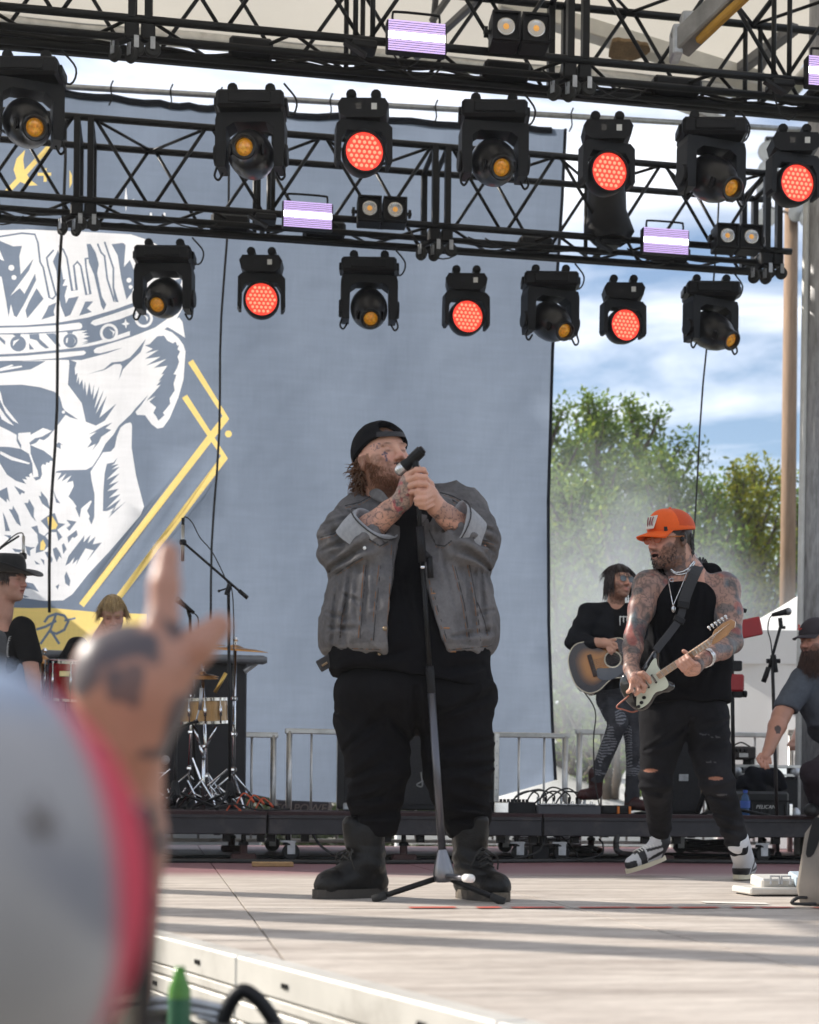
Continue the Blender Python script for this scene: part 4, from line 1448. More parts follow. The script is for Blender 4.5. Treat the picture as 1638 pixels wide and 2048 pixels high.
def const(c, n=.08, sc=14):
 def f(V):
  k = 1 + n * vnoise(V[:, 0] * sc, V[:, 1] * sc, V[:, 2] * sc)
  return np.array(c)[None, :] * k[:, None]
 return f
def strands(name, roots, dirs, length, r, m, parent, rng, curl=0.3, seg=4, drop=0.3, sides=4, jitter=0.25):
 mb = MB()
 for p0, d0 in zip(roots, dirs):
  p = Vector(p0); d = Vector(d0).normalized()
  L_ = length * rng.uniform(.6, 1.15)
  pts_ = [p.copy()]
  for k in range(seg):
   d = (d + Vector((rng.uniform(-1, 1), rng.uniform(-1, 1), rng.uniform(-1, 1))) * jitter * curl - UZ * drop * .3).normalized()
   p = p + d * L_ / seg
   pts_.append(p.copy())
  mb.tube(pts_, [r * (1 - .85 * i / seg) for i in range(seg + 1)], sides, cap=False)
 return mb.build(name, m, parent, smooth=True)
def crease(lines, F_, w=.014, dep=.012):
 """hand-placed cloth folds: a groove along each segment with a ridge on either side"""
 segs = []
 for q in lines:
  a, c = F_(q[0], q[1]), F_(q[2], q[3])
  k = q[4] if len(q) > 4 else 1.0
  segs.append((a.x, a.z, c.x - a.x, c.z - a.z, k))
 yc = F_(0, 0).y
 def f(x, y, z):
  r = np.zeros_like(x)
  front = np.clip((yc + .10 - y) / .08, 0, 1)
  for (ax, az, dx, dz, k) in segs:
   t = ((x - ax) * dx + (z - az) * dz) / max(1e-9, dx * dx + dz * dz)
   tc_ = np.clip(t, 0, 1)
   d = np.hypot(x - ax - tc_ * dx, z - az - tc_ * dz)
   ww = w * (.55 + .6 * tc_) * (.8 + .5 * abs(k))
   g = np.exp(-(d / ww) ** 2) - .75 * np.exp(-((d - 2.0 * ww) / ww) ** 2)
   r += dep * k * g * (1 - .55 * np.abs(2 * tc_ - 1))
  return r * front
 return f
def ridged(x, y, z, s=9.0):
 n_ = 1 - 2 * np.abs(vnoise(x * s, y * s, z * s * .6 + 3))
 return n_ * np.abs(n_)
# ---------------------------------------------------------------- singer
DS = 6.1
def S(px, py, dy=0.0):
 return W(px, py, DS + dy)
singer = thing('person', 'heavyset singer in grey denim jacket and backwards black cap gripping the microphone', 'person', G(820, 1795))
SK1 = (0.60, 0.325, 0.24)
hS = Head(S(768, 924, -.02), (0.48, -0.85, 0.21), (-0.20, 0.1, 1), s=1.15)
lo, hi = bb(S, 620, 1150, -.55, 1010, 850, .30)
B = SDF((lo.x, lo.y, lo.z), (hi.x, hi.y, hi.z), 0.0042)
neck = S(778, 1010, .04)
hS.add(B, wide=1.1, mouth=0.014, neck=neck, nr=.074, jowl=.016)
B.ell(S(815, 1085, .03), (.19, .13, .15), k=.04)
elL, elR = S(700, 1092, -.16), S(957, 1088, -.16)
wrL, wrR = S(806, 1000, -.28), S(872, 1013, -.28)
B.cone(S(735, 1045, .03), elL, .050, .030, .03); B.cone(S(895, 1040, .03), elR, .050, .030, .03)
B.chain([elL, elL.lerp(wrL, .38), elL.lerp(wrL, .75), wrL], [.026, .056, .043, .036], .012)
B.chain([elR, elR.lerp(wrR, .38), elR.lerp(wrR, .75), wrR], [.026, .056, .043, .036], .012)
B.cone(wrL, S(817, 967, -.315), .034, .036, .02); B.cone(S(813, 985, -.30), S(823, 955, -.32), .030, .028, .02)
for pts_, r_ in (([(818, 949, -.335), (833, 940, -.372), (847, 940, -.362), (852, 948, -.33)], .0118),
    ([(815, 961, -.345), (834, 953, -.378), (850, 954, -.366), (856, 962, -.33)], .0122),
    ([(815, 973, -.340), (836, 967, -.374), (852, 968, -.362), (857, 975, -.33)], .0118),
    ([(817, 985, -.330), (837, 981, -.362), (851, 981, -.350), (854, 986, -.325)], .0105),
    ([(812, 962, -.31), (822, 945, -.30), (836, 935, -.31)], .0125)):
 B.chain([S(*q) for q in pts_], [r_, r_, r_ * .95, r_ * .85], .004)
B.cone(wrR, S(860, 990, -.315), .033, .034, .02)
for pts_, r_ in (([(862, 977, -.335), (849, 986, -.365), (836, 988, -.355), (832, 990, -.33)], .0112),
    ([(863, 989, -.338), (849, 997, -.368), (834, 998, -.356), (831, 1000, -.33)], .0115),
    ([(863, 1000, -.334), (849, 1007, -.360), (836, 1007, -.348), (833, 1008, -.325)], .0108),
    ([(864, 1010, -.325), (851, 1015, -.348), (841, 1014, -.338)], .0098),
    ([(868, 985, -.30), (862, 968, -.31), (853, 958, -.32)], .0118)):
 B.chain([S(*q) for q in pts_], [r_, r_, r_ * .95, r_ * .85][:len(pts_)], .004)
def singer_col(V):
 C = skin_base(V, SK1)
 C = hS.col(V, C, SK1, (0.10, 0.045, 0.022), beard=.88, beardc=(0.15, 0.062, 0.030), mouth=.014, hl=.07, beardtop=-.03)
 for (a, b_, sd) in ((elL, wrL, 1), (elR, wrR, 2)):
  d, t = seg_dist(V, a, b_)
  arm = (d < .075) & (t > .02) & (t < .999)
  ln, pt = ink(V, sd, 46, .085)
  C = lerpc(C, (0.035, 0.040, 0.048), np.maximum(ln * .85, pt * .35) * arm)
 d, t = seg_dist(V, wrL.lerp(S(812, 975, -.3), -.25), S(813, 972, -.31))
 ln, pt = ink(V, 5, 60, .12)
 hb = (d < .046) & (V[:, 0] < S(820, 970, -.3).x)
 C = lerpc(C, (0.06, 0.17, 0.19), hb * (.35 + .5 * pt))
 C = lerpc(C, (0.42, 0.06, 0.08), hb * sstep(.2, .5, vnoise(V[:, 0] * 70, V[:, 1] * 70 + 3, V[:, 2] * 70)) * .8)
 C = lerpc(C, (0.02, 0.03, 0.035), hb * ln * .6)
 L_ = hS.loc(V)
 fx, fz = L_[:, 0] - .044, L_[:, 2] + .012
 face = (L_[:, 1] > 0.02) & (np.linalg.norm(L_, axis=1) < .15)
 cr_ = ((np.abs(fx) < .0032) & (fz < .014) & (fz > -.024)) | ((np.abs(fz - .006) < .003) & (np.abs(fx) < .011))
 C = lerpc(C, (0.05, 0.05, 0.09), cr_ * face * .85)
 tm = (np.abs(L_[:, 0] - .058) < .012) & (np.abs(L_[:, 2] - .030) < .013) & face
 C = lerpc(C, (0.07, 0.06, 0.09), tm * (vnoise(V[:, 0] * 160, V[:, 1] * 160, V[:, 2] * 160) > .12) * .7)
 fh = (np.abs(L_[:, 2] - .082) < .014) & (np.abs(L_[:, 0]) < .05) & (L_[:, 1] > .05)
 C = lerpc(C, (0.07, 0.06, 0.08), fh * (vnoise(V[:, 0] * 150, V[:, 1] * 150, V[:, 2] * 150) > .1) * .7)
 return C
B.build('body', SKIN, singer, singer_col)
rg = random.Random(21)
HAIR1 = mat('brown_hair', (0.105, 0.048, 0.024), 0.5, var=0.35, scale=25, spec=0.4)
BRD1 = mat('ginger_beard', (0.17, 0.070, 0.034), 0.6, var=0.4, scale=40)
rts, drs = [], []
for _ in range(900):
 a = rg.uniform(-1.75, 1.75)
 z = rg.uniform(-.118, -.045)
 if abs(a) < .32 and -.082 < z < -.050:
  continue
 rx = .058 * 1.1 + .014
 p_ = (math.sin(a) * rx * .98, .022 + math.cos(a) * .068, z + max(0, abs(a) - .6) * .035)
 q = hS.w(*p_)
 for it in range(14):
  if B.at(q) < .001:
   break
  q = q + (hS.w(0, .02, p_[2]) - q).normalized() * .004
 rts.append(q)
 drs.append((q - hS.w(0, .02, -.03)).normalized() - hS.u * .9)
strands('beard', rts, drs, .026, .0016, BRD1, singer, rg, curl=.6, seg=3)
rts, drs = [], []
for _ in range(620):
 a = rg.uniform(1.7, 4.0)
 p_ = (math.sin(a) * .088, math.cos(a) * .108 - .005, rg.uniform(-.07, .03))
 rts.append(hS.w(*p_)); drs.append(hS.w(p_[0] * 1.3, p_[1] * 1.25, p_[2] - .06) - hS.w(*p_))
strands('hair', rts, drs, .085, .0040, HAIR1, singer, rg, curl=2.6, seg=8, drop=.25)
lo, hi = bb(S, 700, 960, -.2, 840, 840, .2)
Cp = SDF((lo.x, lo.y, lo.z), (hi.x, hi.y, hi.z), 0.004)
Cp.ell(hS.w(0, -.014, .046), (.099 * 1.15, .115 * 1.15, .104 * 1.15), hS.R, 0)
Cp.cut(hS.w(0, 0, .038), -(hS.u - hS.f * .30), .004)
Cp.ell(hS.w(0, .108, .100), (.047 * 1.13, .075, .040 * 1.13), hS.R, .004, 'sub')
Cp.ell(hS.w(0, -.012, .036), (.084 * 1.13, .102 * 1.13, .092 * 1.13), hS.R, 0, 'sub')
Cp.disp(lambda x, y, z: .0015 * vnoise(x * 45, y * 45, z * 45))
BLKC = mat('black_cotton', rough=0.9, attr='Col', var=0.15, scale=50, bump=0.25, bscale=220, spec=0.06)
cap_o = Cp.build('cap', BLKC, singer, const((0.011, 0.011, 0.013)))
mb = MB()
pts_ = []
for i in range(15):
 a = -0.62 + 1.24 * i / 14
 pts_.append(hS.w(math.sin(a) * .096, -.014 + math.cos(a) * .1125, .0740 - .012 * math.cos(a * 1.6) + .03 * abs(math.sin(a)) * 0))
for i in range(14):
 p0, p1 = pts_[i], pts_[i + 1]
 x_ = (p1 - p0).normalized()
 y_ = ((p0 + p1) / 2 - hS.w(0, -.014, .05)).normalized()
 z_ = x_.cross(y_).normalized()
 mb.box((p0 + p1) / 2, ((p1 - p0).length * 1.15, .005, .021), Matrix((x_, z_.cross(x_), z_)).transposed())
mb.build('strap', mat('black_strap', (0.018, 0.018, 0.022), 0.6), cap_o)
mb = MB()
vs, fs = [], []
for j in range(5):
 for i in range(11):
  a = math.pi + (-.75 + 1.5 * i / 10)
  rr_ = 1 + j / 4 * .62 * (math.cos((i - 5) / 5 * 1.25) ** .6)
  vs.append(hS.w(math.sin(a) * .098 * (1 + (rr_ - 1) * .45), -.014 + math.cos(a) * .112 * rr_, -.012 - .02 * j / 4 - .016 * ((i - 5) / 5) ** 2))
fs = [(j * 11 + i, j * 11 + i + 1, (j + 1) * 11 + i + 1, (j + 1) * 11 + i) for j in range(4) for i in range(10)]
mb.add(vs, fs)
o = mb.build('bill', mat('black_cap_cloth', (0.011, 0.011, 0.013), 0.9), cap_o, smooth=True)
o.modifiers.new('thick', 'SOLIDIFY').thickness = .006
# ---- black T-shirt
lo, hi = bb(S, 630, 1410, -.48, 1010, 960, .42)
T_ = SDF((lo.x, lo.y, lo.z), (hi.x, hi.y, hi.z), 0.007)
T_.ell(S(818, 1290, .0), (.335, .285, .27), k=0); T_.ell(S(820, 1130, .0), (.28, .20, .26), k=.08); T_.ell(S(822, 1370, .02), (.335, .285, .12), k=.08)
T_.cone(S(785, 1020, .03), S(815, 1060, .0), .085, .17, .06)
T_.cut(S(825, 1366, 0), (-.12, -.06, -1), .006)
T_.disp(lambda x, y, z: .006 * vnoise(x * 9, y * 9, z * 3.5) + .003 * vnoise(x * 26, y * 26, z * 9))
T_.disp(crease([(690, 1340, 800, 1355), (960, 1335, 880, 1350), (800, 1180, 840, 1300, .8), (830, 1120, 800, 1260, .7), (760, 1330, 820, 1310)], S, .016, .010))
T_.build('t_shirt', BLKC, singer, const((0.007, 0.007, 0.0085)))
# ---- denim jacket
lo, hi = bb(S, 600, 1335, -.62, 1030, 950, .42)
J = SDF((lo.x, lo.y, lo.z), (hi.x, hi.y, hi.z), 0.0062)
J.ell(S(818, 1250, .0), (.338, .305, .21), k=0); J.ell(S(818, 1120, .02), (.315, .225, .26), k=.10); J.ell(S(812, 1040, .06), (.27, .16, .12), k=.08)
J.ell(S(818, 1190, .0), (.328, .28, .22), k=.08); J.cone(S(690, 1270, 0), S(945, 1270, 0), .10, .10, .10); J.ell(S(818, 1290, .0), (.335, .305, .09), k=.05)
J.cut(S(818, 1312, 0), (0, 0, -1), .01)
hb0, hb1 = S(818, 1320, 0).z, S(818, 1296, 0).z
J.ell(S(818, 1304, .0), (.328, .30, .06), k=.015)
J.cut(S(818, 1320, 0), (0.0, 0, -1), .006)
shL, shR = S(712, 1034, .05), S(920, 1024, .05)
J.cone(shL, S(692, 1090, -.07), .100, .106, .05); J.cone(S(692, 1092, -.07), S(738, 1086, -.20), .104, .085, .04)
J.ell(S(688, 1066, -.08), (.085, .10, .095), k=.03); J.cone(S(684, 1104, -.06), S(724, 1116, -.15), .080, .072, .03)
J.cone(shR, S(948, 1082, -.07), .100, .104, .05); J.cone(S(948, 1084, -.07), S(922, 1086, -.20), .102, .085, .04)
J.ell(S(955, 1062, -.08), (.08, .10, .09), k=.03); J.cone(S(952, 1098, -.06), S(926, 1113, -.15), .080, .072, .03)
J.cone(S(720, 1000, .05), S(775, 995, .08), .055, .05, .03); J.cone(S(905, 990, .05), S(850, 992, .08), .055, .045, .03)
def opening(x, y, z):
 zt, zb = S(820, 1000, 0).z, S(820, 1318, 0).z
 t = np.clip((zt - z) / (zt - zb), -0.3, 1.2)
 xl = S(800, 1000, -.2).x + (S(772, 1318, -.3).x - S(800, 1000, -.2).x) * t + .012 * np.sin(t * 6)
 xr = S(822, 1000, -.2).x + (S(893, 1318, -.3).x - S(822, 1000, -.2).x) * np.clip(t, 0, 2) ** 1.25 + .008 * np.sin(t * 7 + 1)
 w = np.maximum(xl - x, x - xr)
 return np.maximum(w, y - (DS + .0))
X, Y, Z = J.grid()
J.D = np.maximum(J.D, -opening(X, Y, Z).astype(np.float32))
J.ell(S(800, 985, -.02), (.10, .13, .055), k=.01, op='sub')
J.cone(elL.lerp(wrL, .36), wrL, .066, .06, .006, 'sub'); J.cone(elR.lerp(wrR, .36), wrR, .066, .06, .006, 'sub')
def folds(x, y, z):
 r = .013 * vnoise(x * 7, y * 7, z * 4.2 + 9)
 r += .009 * np.abs(vnoise(x * 17 + z * 9, y * 17, z * 7)) + .0018 * vnoise(x * 45, y * 45, z * 30)
 zm = S(818, 1110, 0).z
 low = np.clip((S(818, 1160, 0).z - z) / .25, 0, 1)
 r += low * .0045 * np.sin(x * 34 + 2.2 * np.sin(z * 7) + 3 * vnoise(x * 4, y * 4, z * 3))
 for c_, nn in ((S(678, 1085, -.1), (.5, 0, .85)), (S(958, 1080, -.1), (-.5, 0, .85))):
  q = np.exp(-((x - c_.x) ** 2 + (z - c_.z) ** 2) / .018)
  ph = (x - c_.x) * nn[0] + (z - c_.z) * nn[2]
  r += q * .006 * np.sin(ph * 75 + 3 * vnoise(x * 8, y * 8, z * 8))
 return r
J.disp(folds)
jcr = crease([(652, 1062, 738, 1046), (648, 1112, 722, 1092), (662, 1146, 745, 1112, 1.7), (700, 1036, 742, 1062), (672, 1020, 712, 1050, .8), (640, 1085, 690, 1078, .7), (988, 1078, 922, 1062), (986, 1112, 928, 1098), (975, 1142, 905, 1118, 1.7), (940, 1018, 905, 1045, .8), (990, 1098, 950, 1090, .7),
(704, 1150, 690, 1290), (676, 1180, 670, 1285, .8), (738, 1140, 731, 1265, .7), (958, 1150, 968, 1275), (928, 1160, 945, 1265, .8), (660, 1262, 725, 1272, .7), (900, 1288, 982, 1268), (655, 1230, 700, 1252, .7), (985, 1225, 940, 1245, .7), (760, 1040, 772, 1110, .8), (862, 1040, 852, 1110, .8), (880, 1120, 905, 1230, .6), (690, 1200, 730, 1225, .6)], S, .0085, .0105)
J.disp(jcr)
J.disp(lambda x, y, z: -.0055 * ridged(x, y, z, 14) - .0030 * ridged(x + 3, y, z, 32))
def jcol(V):
 C = np.tile(np.array((0.130, 0.125, 0.131)), (len(V), 1))
 n1 = vnoise(V[:, 0] * 10, V[:, 1] * 10, V[:, 2] * 5); n2 = vnoise(V[:, 0] * 60, V[:, 1] * 60, V[:, 2] * 30)
 C *= (1 + .10 * n1 + .12 * n2)[:, None]
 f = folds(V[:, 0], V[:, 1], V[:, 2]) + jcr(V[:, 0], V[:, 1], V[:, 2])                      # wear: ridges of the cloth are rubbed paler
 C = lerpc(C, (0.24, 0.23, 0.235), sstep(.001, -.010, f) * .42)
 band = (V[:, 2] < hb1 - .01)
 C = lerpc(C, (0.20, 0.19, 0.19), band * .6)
 return C
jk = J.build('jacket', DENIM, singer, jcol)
STI = mat('orange_stitching', (0.20, 0.095, 0.045), 0.8)
STD = mat('dark_seam', (0.05, 0.047, 0.05), 0.9)
def seam(path, m, r=.0022, sdf=J, d0=DS - .6, d1=DS + .4, parent=jk, name='seam', n=10, lift=.0012):
 pts_ = []
 for i in range(len(path) - 1):
  for k in range(n):
   t = k / n
   q = sdf.hit(path[i][0] + (path[i + 1][0] - path[i][0]) * t, path[i][1] + (path[i + 1][1] - path[i][1]) * t, d0, d1, lift)
   if q is not None:
    pts_.append(q)
 if len(pts_) > 2:
  good = [pts_[0]]
  for q in pts_[1:]:
   if (q - good[-1]).length < .05:
    good.append(q)
  mb = MB(); mb.tube(good, r, 5)
  return mb.build(name, m, parent, smooth=True)
for path in ([(728, 1130), (722, 1200), (716, 1290)], [(758, 1130), (750, 1200), (742, 1290)], [(783, 1090), (778, 1200), (770, 1290)],
   [(905, 1130), (925, 1210), (937, 1290)], [(935, 1130), (950, 1210), (958, 1290)], [(858, 1160), (872, 1220), (893, 1290)],
   [(662, 1296), (700, 1297), (768, 1299)], [(898, 1299), (940, 1296), (984, 1291)]):
 seam(path, STI, .0018)
 seam([(a[0] + 4, a[1]) for a in path], STD, .0024)
for path in ([(640, 1075), (668, 1068), (700, 1045)], [(672, 1148), (700, 1128), (728, 1112)], [(690, 1012), (722, 1004), (745, 990)], [(945, 1075), (975, 1082), (988, 1086)], [(905, 1000), (930, 1018), (945, 1040)], [(880, 985), (905, 992), (935, 1008)],
   [(738, 1078), (760, 1092), (778, 1082)], [(858, 1060), (872, 1090), (890, 1092), (905, 1080)], [(690, 1205), (682, 1240), (680, 1280)], [(955, 1205), (968, 1240), (975, 1270)]):
 seam(path, STD, .0034)
 seam([(a[0] + 1, a[1] + 4) for a in path], STI, .0015)
BRS = mat('brass_button', (0.30, 0.22, 0.14), 0.35, 0.8, var=0.2)
for (px, py) in ((799, 1119), (788, 1182), (774, 1257), (763, 1307), (787, 1043)):
 q = J.hit(px - 4, py, DS - .6, DS + .3, .002)
 if q is not None:
  mb = MB(); mb.lathe([(.0, .006), (.006, .006), (.0095, .003), (.0095, 0)], q, (0, -1, .1), 12); mb.build('button', BRS, jk, smooth=True)
for (px, py) in ((868, 1187), (893, 1256), (906, 1303)):
 q = J.hit(px, py, DS - .6, DS + .3, .002)
 if q is not None:
  mb = MB(); mb.tube([q - UX * .012, q + UX * .012], .003, 5); mb.build('buttonhole', mat('buttonhole_thread', (.35, .17, .08), .8), jk)
CUF = mat('pale_denim_inside', (0.33, 0.34, 0.37), 0.88, var=0.15, scale=60, bump=0.25, bscale=400)
for (e0, w0, kk) in ((elL, wrL, 1), (elR, wrR, -1)):
 ax_ = (w0 - e0).normalized()
 x_, y_, z_ = frame_z(ax_)
 c0 = e0.lerp(w0, .30)
 mb = MB(); nn = 26; vs = []; fs = []
 for j, (hh, rr_) in enumerate(((-.05, .082), (.0, .092), (.05, .096), (.062, .090), (.055, .082), (.01, .072), (-.04, .062))):
  for i in range(nn):
   a = 2 * math.pi * i / nn
   wv = 1 + .07 * math.sin(a * 3 + j) + .05 * math.sin(5 * a + kk)
   tilt = .03 * math.cos(a + kk)
   vs.append(c0 + ax_ * (hh + tilt) + (x_ * math.cos(a) + y_ * math.sin(a)) * rr_ * wv)
 fs = [(j * nn + i, j * nn + (i + 1) % nn, (j + 1) * nn + (i + 1) % nn, (j + 1) * nn + i) for j in range(6) for i in range(nn)]
 mb.add(vs, fs); cf = mb.build('cuff', CUF, jk, smooth=True)
 ss = cf.modifiers.new('s', 'SUBSURF'); ss.levels = 1; ss.render_levels = 1
 mb = MB(); mb.tube([c0 + ax_ * (.05 + .03 * math.cos(2 * math.pi * i / nn + kk)) + (x_ * math.cos(2 * math.pi * i / nn) + y_ * math.sin(2 * math.pi * i / nn)) * .098 * (1 + .06 * math.sin(2 * math.pi * i / nn * 3 + 2)) for i in range(nn + 1)], .003, 5)
 mb.build('cuff_edge', STD, jk, smooth=True)
mb = MB(); q = S(729, 1096, -.30); mb.lathe([(.0, .004), (.006, .003), (.007, 0)], q, (-.3, -1, 0), 10); mb.build('snap', mat('pearl_snap', (.8, .8, .8), .3), jk, smooth=True)
for pts_ in ([(735, 985, -.02), (757, 972, -.10), (775, 990, -.15), (790, 1020, -.19), (770, 1010, -.17), (745, 1000, -.08)], [(868, 980, .0), (852, 975, -.06), (838, 1000, -.15), (830, 1045, -.2), (848, 1050, -.2), (865, 1020, -.14)]):
 P_ = [S(*q) for q in pts_]
 c_ = sum(P_, Vector()) / len(P_)
 mb = MB(); mb.add([c_ + Vector((0, -.012, 0))] + P_, [(0, 1 + i, 1 + (i + 1) % len(P_)) for i in range(len(P_))])
 o = mb.build('collar', mat('denim_collar', (0.130, 0.125, 0.131), .9, var=.2, scale=50, bump=.2, bscale=300), jk, smooth=True)
 o.modifiers.new('thick', 'SOLIDIFY').thickness = .010
 ss = o.modifiers.new('s', 'SUBSURF'); ss.levels = 2; ss.render_levels = 2
mb = MB(); a, c = S(672, 1314, -.05), S(640, 1332, -.05)
x_ = (c - a).normalized()
mb.box((a + c) / 2, ((c - a).length * 1.2, .012, .05), Matrix((x_, Vector((0, 1, 0)), x_.cross(Vector((0, 1, 0))))).transposed(), bev=.004)
mb.build('waist_tab', STD, jk)
mb = MB(); mb.tube([c + Vector((.008, -.01, .0)), c + Vector((.03, -.01, .014))], .005, 6); mb.build('tab_eyelet', BRS, jk)
# ---- trousers
lo, hi = bb(S, 640, 1690, -.42, 1015, 1330, .42)
P = SDF((lo.x, lo.y, lo.z), (hi.x, hi.y, hi.z), 0.0068)
P.ell(S(826, 1390, .02), (.332, .28, .17), k=0)
kL, aL = S(757, 1545, -.04), S(750, 1640, .02)
kR, aR = S(917, 1550, -.04), S(930, 1640, .02)
P.cone(S(748, 1432, 0), kL, .166, .122, .035); P.cone(kL, aL, .120, .092, .03)
P.cone(S(910, 1432, 0), kR, .166, .136, .035); P.cone(kR, aR, .132, .090, .03)
P.cone(S(742, 1600, -.02), S(758, 1636, 0), .095, .085, .03); P.cone(S(928, 1600, -.02), S(936, 1634, 0), .10, .085, .03); P.cut(S(830, 1672, 0), (0, 0, -1), .01)
def pf(x, y, z):
 r = .008 * vnoise(x * 6, y * 6, z * 5 + 4) + .002 * vnoise(x * 30, y * 30, z * 20)
 zk = kL.z
 q = np.exp(-((z - (zk - .08)) / .14) ** 2)
 r += q * .006 * np.sin(z * 48 + 7 * (x - kL.x) + 4 * vnoise(x * 5, y * 5, z * 5))
 up = np.clip((z - zk) / .2, 0, 1)
 r += up * .011 * np.sin((x * 14 + z * 22) + 3 * vnoise(x * 4, y * 4, z * 4))
 return r
P.disp(pf)
P.disp(crease([(692, 1500, 765, 1436), (696, 1562, 772, 1522, 1.6), (706, 1602, 796, 1588), (712, 1634, 796, 1622), (834, 1504, 775, 1425), (832, 1385, 833, 1512, 1.4), (990, 1478, 872, 1504), (986, 1530, 886, 1544, 1.4), (978, 1582, 888, 1562), (974, 1622, 898, 1602), (868, 1442, 990, 1388), (670, 1420, 720, 1460, .8), (800, 1560, 745, 1600, .8), (900, 1640, 965, 1636)], S, .012, .014))
P.disp(lambda x, y, z: -.006 * ridged(x, y, z, 10))
P.build('trousers', BLKC, singer, const((0.0075, 0.0073, 0.0085), .12, 20))
# ---- boots
def boot(ank, toe, heel, top, seed, tongue):
 ank, toe, heel, top = Vector(ank), Vector(toe), Vector(heel), Vector(top)
 fw = Vector((toe.x - heel.x, toe.y - heel.y, 0)).normalized()
 rt_ = Vector((fw.y, -fw.x, 0))
 lo = Vector((min(toe.x, heel.x, top.x) - .12, min(toe.y, heel.y) - .12, -.01)); hi = Vector((max(toe.x, heel.x, top.x) + .12, max(toe.y, heel.y) + .14, top.z + .06))
 b = SDF(lo, hi, .005)
 L_ = (toe - heel).length
 b.cone(top, ank, .078, .064, 0)
 b.cone(ank, heel + UZ * .062 + fw * .05, .062, .052, .02)
 b.cone(heel + UZ * .066 + fw * .05, toe - fw * .05 + UZ * .056, .056, .054, .02)
 b.cone(ank + fw * .02, toe - fw * .11 + UZ * .074, .066, .052, .03)
 b.ell(toe - fw * .055 + UZ * .058, (.062, .062, .047), k=.02)
 b.cone(top + fw * .055 - UZ * .04, top + fw * .075 + UZ * tongue, .042, .034, .02)
 b.cut(Vector((0, 0, .026)), (0, 0, -1), 0)
 b.disp(lambda x, y, z: .0035 * np.sin(z * 95 + 4 * vnoise(x * 12, y * 12, z * 12)) * np.exp(-((z - .14) / .06) ** 2) + .002 * vnoise(x * 40, y * 40, z * 40))
 o = b.build('boot', LEATH, singer, const((0.0065, 0.006, 0.006), .3, 25))
 s = MB()
 out = []
 for i in range(20):
  a = 2 * math.pi * i / 20
  l_ = math.cos(a); w_ = math.sin(a)
  cx_ = heel + fw * (L_ * .5)
  out.append(cx_ + fw * (l_ * L_ * .56 + .005) + rt_ * (w_ * (.072 if l_ > 0 else .064)))
 s.prism([(q.x, q.y) for q in out], (0, 0, 0.002), (1, 0, 0), (0, 1, 0), .036)
 s.build('sole', mat('boot_sole', (0.045, 0.038, 0.032), .7, dirt=(.3, .24, .17), dirtamt=.7, scale=10), o)
 lc = MB()
 for k in range(6):
  t = k / 5
  c_ = (ank + fw * .098 + UZ * .045).lerp(toe - fw * .115 + UZ * .138, t)
  s_ = 1 if k % 2 else -1
  lc.tube([c_ - rt_ * .034 - UZ * .008, c_ + UZ * .012 + fw * .01 * s_, c_ + rt_ * .034 - UZ * .008], .0042, 5)
 lc.tube(spline([ank + fw * .08 + UZ * .05, ank + fw * .12 + rt_ * .05 + UZ * .03, ank + fw * .11 + rt_ * .07 - UZ * .02], 4), .0035, 5)
 lc.tube(spline([ank + fw * .08 + UZ * .05, ank + fw * .12 - rt_ * .05 + UZ * .02, ank + fw * .11 - rt_ * .06 - UZ * .03], 4), .0035, 5)
 lc.build('lace', mat('boot_lace', (.03, .028, .026), .9), o, smooth=True)
 return o
tL = Vector((S(640, 1790).x, 5.98, 0)); hL_ = Vector((S(768, 1790).x, 6.16, 0))
boot(S(738, 1722, .0), tL, hL_, S(732, 1664, .0), 1, .035)
tR = Vector((S(1000, 1795).x, 5.90, 0)); hR_ = Vector((S(922, 1795).x, 6.16, 0))
boot(S(940, 1722, .0), tR, hR_, S(940, 1664, .0), 2, .045)
# ---------------------------------------------------------------- microphone in the singer's hands and his stand
mic = thing('microphone', 'black wireless microphone with red-ringed tail held at the singer\'s mouth', 'microphone', S(805, 937, -.25))
a, c = S(801, 940, -.30), S(839, 905, -.33)
ax_ = (c - a).normalized()
GRL = mat('mic_grille', (0.55, 0.56, 0.58), .35, .9, var=.5, scale=300)
mb = MB(); mb.lathe([(0, -.022), (.012, -.020), (.020, -.012), (.0235, 0), (.0235, .012), (.022, .018)], a, ax_, 20); mb.build('grille', GRL, mic, smooth=True)
mb = MB(); mb.lathe([(.022, .018), (.024, .020), (.0225, .034), (.018, .05), (.0165, .075)], a, ax_, 20)
Lm = (c - a).length
mb.lathe([(.0165, .075), (.0165, Lm - .03)], a, ax_, 20); mb.build('handle', BLKP, mic, auto=40)
mb = MB(); mb.lathe([(.0175, Lm - .03), (.0175, Lm - .012), (0, Lm - .012)], a, ax_, 20); mb.build('colour_ring', mat('red_ring', (.55, .02, .02), .4), mic, auto=40)
mb = MB(); mb.lathe([(.0165, Lm - .012), (.0165, Lm + .016), (.014, Lm + .02), (0, Lm + .02)], a, ax_, 20); mb.build('tail_cap', BLKP, mic, auto=40)
mb = MB(); q = a + ax_ * .075; mb.tube([q - ax_ * .02 - UZ * .002, q + ax_ * .035], .022, 12); mb.tube([q, S(836, 965, -.335)], .013, 8); mb.build('clip', BLK, mic)
stand = thing('microphone_stand', 'tall black tripod microphone stand leaning in the singer\'s grip', 'microphone stand', G(880, 1798))
tp_, bs = S(834, 962, -.335), W(887, 1742, 5.86)
GM = mat('gunmetal', (.20, .20, .215), .32, .9, var=.15)
def sp(t): return tp_.lerp(bs, t)
mb = MB(); mb.tube([sp(0), sp(.16)], .0095, 10); mb.build('upper_tube', BLK, stand, smooth=True)
mb = MB(); mb.tube([sp(.115), sp(.205)], .0165, 12); mb.build('clutch', BLKP, stand, smooth=True)
